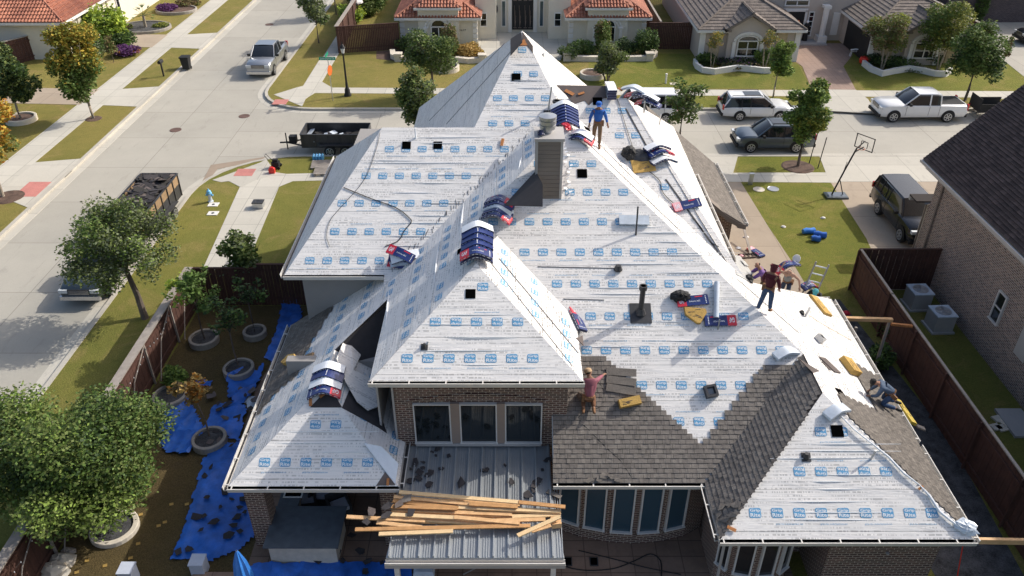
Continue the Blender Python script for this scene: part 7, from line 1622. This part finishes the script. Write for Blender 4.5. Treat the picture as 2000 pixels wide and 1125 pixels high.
def person(label, loc, yaw, pose, shirt, trouser, hat=None, shoe='boot', sk='skin', sleeves=True, hood=None, carry=None, group='roofers at work'):
    J = {k: Vector(v) for k, v in BASE.items()}; J.update({k: Vector(v) for k, v in pose.items()}); t = thing('person', label, 'person', loc, yaw, group)
    V, E_, Rr = [], [], []
    def add(p, r_, par=None): V.append(p); Rr.append(r_); (E_.append((par, len(V) - 1)) if par is not None else None); return len(V) - 1
    pel = add(J['pel'], .125); sp = add(J['sp'], .12, pel); ch = add(J['ch'], .135, sp); nk = add(J['nk'], .058, ch); up = (J['tp'] - J['nk']).normalized(); f = Vector((1, 0, 0)); f = (f - up * f.dot(up)).normalized()
    hd0 = add(J['nk'].lerp(J['hd'], .45) + f * .015, .062, nk); hd = add(J['hd'], .092, hd0); tp = add(J['tp'], .07, hd); nose = add(J['hd'] + f * .105 - up * .02, .012, hd); 
    for s, a in ((1, 'l'), (-1, 'r')):
        side = up.cross(f) * s; add(J['hd'] + side * .10, .016, hd)
        sh = add(J['s' + a], .066, ch); e = add(J['e' + a], .047, sh); w = add(J['w' + a], .03, e); d = (J['w' + a] - J['e' + a]).normalized(); lat = d.cross(Vector((0, 0, 1))); lat = lat.normalized() if lat.length > .1 else Vector((0, 1, 0)); pm_ = add(J['w' + a] + d * .06, .034, w)
        for q, ln in ((-.03, .065), (-.01, .078), (.01, .072), (.03, .058)): k1 = add(J['w' + a] + d * .095 + lat * q, .0105, pm_); k2 = add(J['w' + a] + d * (.095 + ln * .55) + lat * q * 1.15 - Vector((0, 0, .008)), .0095, k1); add(J['w' + a] + d * (.095 + ln) + lat * q * 1.1 - Vector((0, 0, .022)), .008, k2)
        k1 = add(J['w' + a] + d * .035 + lat * .045 * s, .012, pm_); add(J['w' + a] + d * .08 + lat * .06 * s - Vector((0, 0, .01)), .009, k1)
        h = add(J['h' + a], .092, pel); k = add(J['k' + a], .062, h); an = add(J['a' + a], .042, k); add(J['t' + a], .035, an)
    skin('body', V, E_, Rr, sk, t)
    # clothes
    def cloth(nm_, keys, edges, rad, mk): return skin(nm_, [J[k] if isinstance(k, str) else k for k in keys], edges, rad, mk, t)
    hem = J['pel'].lerp(J['sp'], .12)
    if sleeves: cloth('shirt', ['sp', hem, 'ch', 'sl', 'el', J['el'].lerp(J['wl'], .9), 'sr', 'er', J['er'].lerp(J['wr'], .9), J['ch'].lerp(J['nk'], .6)], [(0, 1), (0, 2), (2, 3), (3, 4), (4, 5), (2, 6), (6, 7), (7, 8), (2, 9)], [.15, .16, .165, .085, .066, .045, .085, .066, .045, .085], shirt)
    else: cloth('vest', ['sp', hem, 'ch', J['ch'].lerp(J['sl'], .7), J['ch'].lerp(J['sr'], .7), J['ch'].lerp(J['nk'], .4)], [(0, 1), (0, 2), (2, 3), (2, 4), (2, 5)], [.15, .16, .16, .08, .08, .08], shirt)
    cloth('trousers', ['pel', J['pel'].lerp(J['sp'], .2), 'hl', 'kl', J['kl'].lerp(J['al'], .92), 'hr', 'kr', J['kr'].lerp(J['ar'], .92)], [(0, 1), (0, 2), (2, 3), (3, 4), (0, 5), (5, 6), (6, 7)], [.15, .145, .115, .082, .066, .115, .082, .066], trouser)
    for a in 'lr': cloth('shoe', [J['a' + a] - Vector((0, 0, .02)), J['t' + a] + (J['t' + a] - J['a' + a]).normalized() * .04, J['a' + a] - (J['t' + a] - J['a' + a]).normalized() * .05], [(0, 1), (0, 2)], [.055, .045, .045], shoe)
    c = J['pel'].lerp(J['sp'], .18); ux = (J['sp'] - J['pel']).normalized(); fx = f - ux * f.dot(ux); sx_ = ux.cross(fx); m = MB(); m.loft([[c + ux * z + (fx * math.cos(6.283 * k / 14) + sx_ * math.sin(6.283 * k / 14)) * .168 for k in range(14)] for z in (-.025, .025)]); m.obox(c + sx_ * .19 - ux * .08, fx * .07, sx_ * .04, ux * .1); m.build('tool_belt', M['boot'], t, local=True)
    c = J['hd'] + up * .035
    if hood: cloth('hood', [c - f * .02, J['tp'] + f * .0, J['nk'].lerp(J['hd'], .3) - f * .03, J['tp'] + up * .03], [(0, 1), (0, 2), (1, 3)], [.112, .085, .095, .03], hood)
    elif hat:
        m = MB(); fr = [(up, f)]; side = up.cross(f); rings = [[c + up * z + (f * math.cos(6.283 * k / 14) + side * math.sin(6.283 * k / 14)) * q for k in range(14)] for q, z in ((.118, .0), (.117, .05), (.09, .10), (.03, .125))]; m.loft(rings); m.obox(c + f * .14 + up * .01, f * .065, side * .08, up * .006); m.build('cap', M[hat], t, True, local=True)
    if not hood: cloth('hair', [J['hd'] - f * .03 + up * .03, J['hd'] - f * .045 - up * .03], [(0, 1)], [.095, .08], 'hair')
    m = MB()
    for s in (-1, 1): m.obox(J['hd'] + f * .09 + up.cross(f) * s * .035 + up * .012, f * .006, up.cross(f) * .012, up * .006)
    m.build('eyes', M['hair'], t, local=True)
    return t
g_ = PP(1165, 284, PE); person('worker in a bright blue hooded top and khaki trousers walking down the bright hip', g_, R(-95),
       dict(el=(-.05, .29, 1.15), wl=(.02, .36, .92), er=(-.02, -.29, 1.13), wr=(.08, -.32, .90), kl=(.10, .10, .52), al=(.12, .10, .06), tl=(.27, .12, .0), kr=(-.02, -.12, .52), ar=(-.16, -.12, .16), tr=(-.02, -.14, .09)), 'royal', 'khaki', 'royal', 'boot', 'skin', hood=None).scale = (.93,) * 3
g_ = PP(1493, 611, PE); person('worker in a dark maroon hooded top and jeans standing with his back to us', g_ + Vector((0, 0, .02)), R(55),
       dict(el=(.05, .28, 1.12), wl=(.18, .22, .98), er=(.02, -.27, 1.10), wr=(.16, -.26, .90), kl=(.02, .16, .5), al=(-.04, .24, .02), tl=(.1, .28, -.04), kr=(.04, -.1, .52), ar=(.02, -.14, .14), tr=(.16, -.16, .08)), 'maroon', 'denim', None, 'boot', 'skin', hood='maroon')
person('worker in a purple shirt bending towards the valley with arms out', (8.75, 23.6, zof(PN, 8.75, 23.6)), R(178),
       dict(pel=(-.12, 0, .92), sp=(-.04, 0, 1.12), ch=(.10, 0, 1.30), nk=(.18, 0, 1.40), hd=(.26, 0, 1.50), tp=(.29, 0, 1.59), sl=(.12, .18, 1.30), sr=(.12, -.18, 1.30), el=(.36, .22, 1.12), wl=(.60, .16, 1.04), er=(.34, -.22, 1.06), wr=(.58, -.16, .92), kl=(.06, .14, .48), kr=(-.06, -.14, .48), hl=(-.12, .1, .86), hr=(-.12, -.1, .86)), 'purple', 'khaki', None, 'boot', 'skin')
person('worker in a grey sleeveless top carrying a bundle over his shoulder at the roof edge', (10.35, 25.35, zof(PN, 10.35, 25.35)), R(-115),
       dict(pel=(-.05, 0, .86), sp=(.04, 0, 1.06), ch=(.14, 0, 1.24), nk=(.22, 0, 1.34), hd=(.30, .02, 1.42), tp=(.33, .03, 1.51), sl=(.14, .2, 1.24), sr=(.14, -.2, 1.27), el=(.10, .42, 1.05), wl=(.16, .48, .82), er=(.22, -.34, 1.36), wr=(.12, -.26, 1.55), kl=(.22, .12, .55), al=(.06, .14, .16), tl=(.2, .16, .1), kr=(-.04, -.12, .45), hl=(-.05, .1, .82), hr=(-.05, -.1, .82)), 'greyshirt', 'denim_dark', None, 'boot', 'skin_light', sleeves=False)
o = bundle('blue bundle with a red end bent over the shoulder of the grey-topped worker', 'blue', .5, None, -1); place_at(o, Vector((10.28, 25.55, zof(PN, 10.35, 25.35) + 1.42)), Vector((.86, .30, .25)).normalized(), Vector((-.3, .9, -.1)).normalized(), Vector((-.2, -.1, .95)).normalized(), 0)
m = MB(); m.lathe((0, 0, 0), [(.01, 0), (.15, .01), (.16, .05), (.15, .06)], 16); o = m.build('white_disc', M['trim']); o.location = (10.72, 25.9, zof(PN, 10.35, 25.35) + 1.5); o.rotation_euler = (1.1, .2, 0); tag(o, 'round white disc sitting above the carried bundle', 'disc')
person('worker in black with a teal cap climbing the ladder with a load', (12.15, 26.65, 1.75), R(-120),
       dict(pel=(-.08, 0, .9), sp=(.05, 0, 1.08), ch=(.2, 0, 1.24), nk=(.3, 0, 1.31), hd=(.38, 0, 1.38), tp=(.42, 0, 1.46), sl=(.2, .18, 1.22), sr=(.2, -.18, 1.24), el=(.42, .24, 1.1), wl=(.58, .2, 1.02), er=(.34, -.28, 1.12), wr=(.5, -.22, 1.0), kl=(.22, .12, .62), al=(.12, .12, .26), tl=(.25, .12, .22)), 'black', 'denim_dark', 'teal', 'boot', 'skin')
o = bundle('blue bundle on the back of the ladder climber', 'blue', .5, None, 1, .8); place_at(o, Vector((11.95, 26.95, 3.05)), Vector((.75, .5, -.25)).normalized(), Vector((-.5, .8, .2)).normalized(), Vector((.2, -.1, .95)).normalized(), 0)
g_ = PP(1150, 797, PS, .06); person('worker in a mauve top and rust trousers kneeling on the new shingles', g_, R(88),
       dict(pel=(.0, 0, .42), sp=(.08, 0, .66), ch=(.18, 0, .90), nk=(.26, .02, 1.01), hd=(.33, .05, 1.09), tp=(.36, .07, 1.17), sl=(.18, .18, .90), sr=(.20, -.18, .90), el=(.25, .3, .72), wl=(.42, .26, .60), er=(.40, -.30, .86), wr=(.58, -.42, .82), hl=(0, .1, .38), hr=(0, -.1, .38), kl=(.28, .16, .22), kr=(.30, -.13, .24), al=(-.12, .17, .08), ar=(-.12, -.14, .08), tl=(-.26, .18, .05), tr=(-.26, -.15, .05)), 'mauve', 'rust', 'hat_tan', 'boot', 'skin')
crumple('tool_pouch', 'brown leather tool pouch by the kneeling worker at the wall', 'tool pouch', 'bark', PS, 1134, 775, .12, .15, .15, 12, 0, .05)
g_ = PP(1722, 788, PE, .05); person('worker in a slate blue top kneeling at the east eave laying shingles', g_ + Vector((.1, 0, 0)), R(165),
       dict(pel=(-.12, 0, .46), sp=(.06, 0, .62), ch=(.26, 0, .74), nk=(.38, 0, .76), hd=(.47, 0, .76), tp=(.53, 0, .80), sl=(.26, .19, .70), sr=(.26, -.19, .70), el=(.36, .26, .44), wl=(.56, .2, .36), er=(.38, -.24, .42), wr=(.52, -.16, .30), hl=(-.12, .1, .42), hr=(-.12, -.1, .42), kl=(.14, .17, .10), kr=(.10, -.15, .10), al=(-.34, .2, .02), ar=(-.36, -.17, .02), tl=(-.48, .21, -.02), tr=(-.5, -.18, -.02)), 'slate', 'denim', 'hair', 'black', 'skin')
# ================================================================== YARD, PATIO AND SIDE STRIP
def tarp(label, px, seed, mk='tarp', amp=.09, z=.03, cell=.09, group='blue tarps round the house'):
    pts = [P(*q)[:2] for q in px]; rnd = random.Random(seed); x0, x1 = min(p[0] for p in pts), max(p[0] for p in pts); y0, y1 = min(p[1] for p in pts), max(p[1] for p in pts)
    nx, ny = int((x1 - x0) / cell) + 2, int((y1 - y0) / cell) + 2; ph = [(rnd.uniform(1, 3.2), rnd.uniform(0, 3.14), rnd.uniform(0, 6)) for _ in range(7)]; m = MB(); idx = {}
    def h(x, y):
        s = 0
        for f_, a, p_ in ph: s += (1 - abs(math.sin(f_ * (x * math.cos(a) + y * math.sin(a)) + p_ + .5 * math.sin(1.7 * x + p_)))) ** 3
        return z + amp * s * .45 + rnd.uniform(0, .008)
    def vid(i, j):
        if (i, j) not in idx:
            x, y = x0 + i * cell, y0 + j * cell; jx, jy = rnd.uniform(-.03, .03), rnd.uniform(-.03, .03); idx[(i, j)] = len(m.v); m.v.append((x + jx, y + jy, h(x, y)))
        return idx[(i, j)]
    for i in range(nx):
        for j in range(ny):
            c = (x0 + (i + .5) * cell, y0 + (j + .5) * cell)
            if inside(c, pts): m.f.append([vid(i, j), vid(i + 1, j), vid(i + 1, j + 1), vid(i, j + 1)]); m.m.append(0)
    o = m.build('tarp', M[mk], smooth=True); return tag(o, label, 'tarp', group)
tarp('largest bright blue tarp spread along the patio edge, littered with scraps', ((398, 897), (433, 872), (470, 863), (500, 880), (520, 1000), (508, 1040), (470, 1075), (415, 1099), (334, 1093), (350, 1060), (368, 1005), (384, 950)), 1, amp=.07)
tarp('crumpled blue tarp near the big corner tree', ((306, 845), (335, 796), (363, 780), (380, 800), (402, 845), (370, 890), (323, 885)), 2, amp=.16); tarp('blue tarp between two tree rings', ((400, 838), (418, 795), (461, 782), (482, 800), (468, 862), (425, 850)), 3, amp=.14)
tarp('blue tarp thrown over the middle tree ring', ((445, 735), (470, 722), (501, 728), (516, 718), (508, 749), (487, 776), (474, 795), (446, 780)), 4, amp=.22); tarp('small blue tarp scrap in the shaded yard', ((380, 748), (398, 743), (415, 746), (412, 757), (385, 760)), 5, amp=.1)
tarp('dark blue tarp strip along the house wall', ((552, 590), (583, 588), (592, 620), (566, 690), (540, 716), (518, 700), (540, 650)), 6, amp=.08); tarp('blue tarp under the patio counter, cut by the bottom edge', ((490, 1108), (560, 1104), (660, 1100), (800, 1098), (810, 1150), (480, 1160)), 7, amp=.14)
tarp('pale grey plastic sheet lying beside the middle tarp', ((476, 778), (498, 776), (505, 795), (485, 800)), 8, 'wrapsilver', .06)
for i, (x, y) in enumerate(((404, 971), (398, 1008), (385, 1010), (393, 1034), (457, 1026), (464, 1008), (468, 990), (470, 1037), (440, 960), (412, 912), (369, 1073), (420, 1018), (452, 975), (475, 975), (445, 1045), (430, 990), (400, 930), (350, 1078), (478, 1000))): tag(scrap(None, x, y, .12 + .05 * (i % 3), 120 + i, 'felt', z=.13), 'torn black shingle scrap lying on the largest blue tarp', 'shingle scrap', 'black scraps on the largest tarp')
rnd = random.Random(31)
for i in range(26): x, y = rnd.uniform(405, 520), rnd.uniform(745, 870); tag(scrap(None, x, y, rnd.uniform(.1, .28), 160 + i, rnd.choice(('felt', 'felt', 'felt_brown')), z=.18), 'dark roofing scrap strewn over the tarps in the shaded yard', 'shingle scrap', 'scraps in the shaded yard')
for i in range(24): x, y = rnd.uniform(600, 750), rnd.uniform(1030, 1120); tag(scrap(None, x, y, rnd.uniform(.08, .2), 200 + i, 'felt', z=.16), 'dark roofing scrap strewn on the patio floor below the timber', 'shingle scrap', 'scraps on the patio floor')
for i, (x, y) in enumerate(((365, 985), (275, 1005), (310, 1027), (270, 1062), (205, 1105), (170, 1095), (335, 985), (322, 1020), (150, 1118), (255, 1090))): m = MB(); m.obox((0, 0, .01), (.06, .02, 0), (-.02, .05, 0), (0, 0, .004)); o = m.build('fallen_leaf', LF['gold']); o.location = P(x, y, .02); tag(o, 'yellow fallen leaf on the shaded yard grass', 'leaf', 'fallen leaves in the yard')
# counter with sink frame, chairs, umbrella
t = thing('outdoor_counter', 'dark-topped outdoor kitchen counter with a stone front under the patio roof', 'counter', (-6.35, 16.1, 0)); m = MB(); m.box(-7.45, 15.75, .93, -5.2, 17.35, .98); m.build('worktop', M['counter'], t)
m = MB(); m.box(-7.35, 15.9, 0, -5.32, 17.2, .925); m.build('base', M['limestone'], t); m = MB(); m.box(-7.4, 17.36, .93, -6.75, 19.2, .98); m.build('worktop', M['counter'], t); m = MB(); m.box(-7.3, 17.4, 0, -6.85, 19.1, .925); m.build('base', M['limestone'], t)
m = MB(); c = Vector((-7.0, 17.95, 1.0))
for a, b, w, d in ((0, -.24, .3, .025), (0, .24, .3, .025), (-.28, 0, .025, .22), (.28, 0, .025, .22)): m.box(c.x + a - w, c.y + b - d, .982, c.x + a + w, c.y + b + d, 1.0)
m.box(c.x - .25, c.y - .2, .981, c.x + .25, c.y + .2, .984, 1); m.tube([(c.x - .35, c.y + .1, .98), (c.x - .35, c.y + .1, 1.25), (c.x - .15, c.y, 1.25)], .02, 6); m.build('sink', [M['trim'], M['hole']], t)
for i, (px, py, s, rz, lb) in enumerate(((604, 988, .3, .2, 'square white cushion left of centre in the dark patio'), (665, 1005, .34, .5, 'square white cushion nearest the timber ends'), (638, 974, .45, .0, 'long white cushion at the back of the dark patio'))):
    t = thing('patio_chair', 'black wicker patio seat under the ' + lb, 'chair', P(px, py, .0), rz); z = .42; m = MB(); m.box(-s, -s, .12, s, s, z); m.box(-s, s - .08, z, s, s, z + .35)
    for k in (-1, 1): m.box(min(k * s, k * (s - .08)), -s, z, max(k * s, k * (s - .08)), s - .081, z + .2)
    m.build('frame', M['wicker'], t, local=True); m = MB(); m.box(-s * .88, -s * .9, z, s * .88, s * .5, z + .13); o = m.build('cushion', M['cushion'], None); o.location = t.location; o.rotation_euler = t.rotation_euler; tag(o, lb, 'cushion')
x, y = gp(488, 1150); t = thing('closed_umbrella', 'folded light blue umbrella standing at the patio edge, bottom of the view', 'umbrella', (x + .08, 14.75, 0)); m = MB(); m.tube([(0, 0, 0), (0, 0, 2.1)], .025, 6); m.build('pole', M['galv'], t, local=True)
m = MB(); n = 16; m.loft([[Vector((math.cos(6.283 * k / n) * q * (1 + .35 * (k % 2)), math.sin(6.283 * k / n) * q * (1 + .35 * (k % 2)), z)) for k in range(n)] for q, z in ((.19, .75), (.2, 1.0), (.14, 1.6), (.05, 2.0), (.015, 2.1))]); m.build('canopy', M['tarp_light'], t, local=True)
m = MB(); m.lathe((0, 0, 0), [(.26, 0), (.26, .06), (.08, .1), (.03, .3)], 16); m.build('base', M['galv'], t, local=True)
x, y = gp(393, 1118); m = MB(); m.box(-.2, -.2, 0, .2, .2, .55); m.box(-.22, -.22, .55, .22, .22, .6); o = m.build('pedestal_box', M['cushion']); o.location = (x, y, 0); tag(o, 'pale square stone pillar cap at the corner of the flagstones', 'pillar')
x, y = gp(256, 1134); m = MB(); m.box(-.2, -.2, 0, .2, .2, .55); m.box(-.22, -.22, .55, .22, .22, .6); o = m.build('pedestal_box', M['cushion']); o.location = (x, y, 0); tag(o, 'pale square pillar cap in the grass, cut by the bottom edge', 'pillar')
m = MB(); m.box(-9.6, 15.0, 0, -7.9, 15.5, .18); tag(m.build('low_wall', M['flag']), 'low brown stone kerb wall at the end of the largest tarp', 'wall')
x, y = gp(832, 1118); t = thing('storage_box', 'pale grey plastic storage box by the patio roof post', 'box', (x, y - .1, 0)); m = MB(); m.loft([[Vector((a * w_, b * w_ * 1.2, z)) for a, b in ((-1, -1), (1, -1), (1, 1), (-1, 1))] for w_, z in ((.24, 0), (.28, .42))]); m.build('body', M['wrapsilver'], t, local=True); m = MB(); m.loft([[Vector((a * w_, b * w_ * 1.2, z)) for a, b in ((-1, -1), (1, -1), (1, 1), (-1, 1))] for w_, z in ((.32, .42), (.31, .5), (.25, .55))]); m.build('lid', M['wrapsilver'], t, local=True)
for px, lb in ((1109, 'left dark square mat on the flagstones below the bay'), (1160, 'right dark square mat on the flagstones below the bay')): x, y = gp(px, 1098); m = MB(); m.box(-.13, -.16, 0, .13, .16, .03); m.box(-.1, -.13, .03, .1, .13, .034, 1); o = m.build('floor_vent', [M['darkmetal'], M['hole']]); o.location = (x, y, .012); tag(o, lb, 'mat', 'dark mats below the bay')
m = MB(); a, b = P(905, 1122, .3), P(985, 1080, 1.6); m.tube([a, b], .02, 6); tag(m.build('metal_pole', M['galv']), 'thin slanting metal pole below the patio roof', 'pole')
for i, (px, py, s, lb) in enumerate(((122, 1098, .42, 'large grey boulder at the foot of the near left fence'), (108, 1118, .5, 'largest pale boulder, cut by the bottom edge'), (133, 1080, .25, 'small brown rock above the grey boulder'))): crumple('boulder', lb, 'rock', 'limestone' if i < 2 else 'ringwall', None, px, py, s, s * .7, s * .7, 40 + i, 0, -.02, 'rocks by the left fence', 9)
# roll of blue tarps on the side lawn
for i, (px, py, rz, L_, mk, lb) in enumerate(((1578, 456, .2, .62, 'tarp_light', 'light blue rolled tarp, upper left of the three on the lawn'), (1600, 463, -.25, .62, 'tarp', 'deep blue rolled tarp, right of the three on the lawn'), (1592, 471, -.1, .4, 'tarp', 'short deep blue rolled tarp, lowest of the three on the lawn'))):
    x, y = gp(px, py); m = MB(); rnd = random.Random(i); m.tube([(-L_ / 2, 0, .15), (-L_ * .2, .02, .17), (L_ * .2, -.02, .15), (L_ / 2, 0, .15)], [.13, .16, .15, .17], 12); o = m.build('rolled_tarp', M[mk], smooth=True); o.location = (x, y, 0); o.rotation_euler = (0, 0, rz); tag(o, lb, 'tarp roll', 'rolled tarps on the side lawn')
for i, (px, py, mk, lb) in enumerate(((1608, 426, 'trim', 'crumpled white paper scrap on the side lawn'), (1530, 443, 'trim', 'tiny white scrap on the left of the side lawn'), (1457, 463, 'trim', 'white scrap on the driveway near the porch tip'), (1442, 485, 'wrapwhite', 'white crumpled wrapper beside the brick gable'), (1448, 500, 'pink', 'pinkish wrapper on the driveway near the gutter end'))): crumple('paper_scrap', lb, 'litter', mk, None, px, py, .14, .1, .07, 60 + i, 0, .02, 'litter beside the house', 8)
o = bundle('red and blue bundle lying on the driveway above the purple-shirted worker', 'pink', .05, None, 1); o.location = P(1476, 493, .05); o.rotation_euler = (0, 0, R(118))
a, b = P(1453, 447, .6), P(1466, 495, .1); m = MB(); m.obox((a + b) / 2, (b - a) / 2, (.06, .02, 0), (0, 0, .02)); tag(m.build('plank', M['fence_grey']), 'weathered plank leaning from the porch tip to the driveway', 'plank')
ladder(P(1443, 501, .04), P(1475, 499, .04), .35, 4, 'small brown wooden ladder lying on the driveway', (0, 1, 0), 'bark', 'ladder')
# beams between the roof and the fence, posts, condensers
a, b = P(1640, 622, 2.55), P(1743, 625, 2.55); t = thing('pergola', 'orange timber beam on posts between the east eave and the fence', 'pergola', (a.x, a.y, 0)); m = MB(); m.obox((a + b) / 2, (b - a) / 2, (0, .07, 0), (0, 0, .07)); m.build('beam', M['lumber'], t)
for px, py in ((1672, 640), (1737, 628)): p_ = P(px, py, 2.45); m = MB(); m.box(p_.x - .045, p_.y - .045, 0, p_.x + .045, p_.y + .045, 2.47); m.build('post', M['fence_grey'], t)
a, b = P(1741, 633, 2.1), P(1782, 637, 2.1); m = MB(); m.obox((a + b) / 2, (b - a) / 2, (0, .05, 0), (0, 0, .05)); tag(m.build('timber_beam', M['osb']), 'short reddish beam ending at the tall fence', 'beam')
a, b = P(1905, 1056, 2.45), P(2020, 1058, 2.45); m = MB(); m.obox((a + b) / 2, (b - a) / 2, (0, .045, 0), (0, 0, .09)); tag(m.build('timber_beam', M['lumber']), 'pale board running from the near right eave corner to the right edge', 'beam')
for i, (x, y, lb) in enumerate(((18.25, 29.9, 'upper condenser unit between the fence and the brick wall'), (18.5, 28.2, 'lower condenser unit between the fence and the brick wall'))):
    t = thing('condenser_unit', lb, 'air conditioner', (x, y, 0), .05, 'air conditioners by the brick wall'); m = MB(); m.box(-.5, -.5, 0, .5, .5, .08); m.build('pad', M['trim_grey'], t, local=True); m = MB(); m.box(-.42, -.42, .08, .42, .42, .85); m.build('body', M['trim_grey'], t, local=True)
    m = MB(); m.box(-.45, -.45, .85, .45, .45, .9); m.build('lid', M['wrapsilver'], t, local=True); m = MB(); m.cyl((0, 0, .901), .33, .012, 20, 0)
    for k in range(5): a = k * 1.2566; m.obox((math.cos(a) * .17, math.sin(a) * .17, .92), (math.cos(a) * .14, math.sin(a) * .14, .0), (-math.sin(a) * .05, math.cos(a) * .05, .01), (0, 0, .004), 1)
    for q in (.1, .2, .3): m.tube([(math.cos(6.283 * k / 20) * q, math.sin(6.283 * k / 20) * q, .94) for k in range(21)], .006, 4, 1)
    m.build('fan_grille', [M['trim_grey'], M['galv']], t, local=True)
m = MB(); m.box(18.3, 21.4, 0, 19.3, 22.9, .1); tag(m.build('concrete_pad', M['trim_grey']), 'pale concrete pad at the foot of the brick wall, right edge', 'concrete pad')
for i, (px, py) in enumerate(((1949, 818), (1966, 828), (1957, 836), (1945, 834))): p_ = P(px, py, .03); m = MB(); m.obox((0, 0, 0), (.17, .05, 0), (-.05, .15, 0), (0, 0, .03)); o = m.build('stepping_stone', M['limestone']); o.location = p_; tag(o, 'pale stepping stone beside the concrete pad', 'stepping stone', 'stepping stones by the brick wall')
m = MB(); m.tube([(12.3, 14.45, 2.8), (12.62, 14.1, 0)], .015, 5); tag(m.build('strap', M['red']), 'red strap hanging from the near right eave corner', 'strap')
a, b = P(1790, 832, 2.3), P(1806, 838, 2.3); m = MB(); m.obox((a + b) / 2, (b - a) / 2, (0, .08, 0), (0, 0, .03)); tag(m.build('bracket_board', M['fence_grey']), 'small grey board end sticking out below the east eave', 'board')
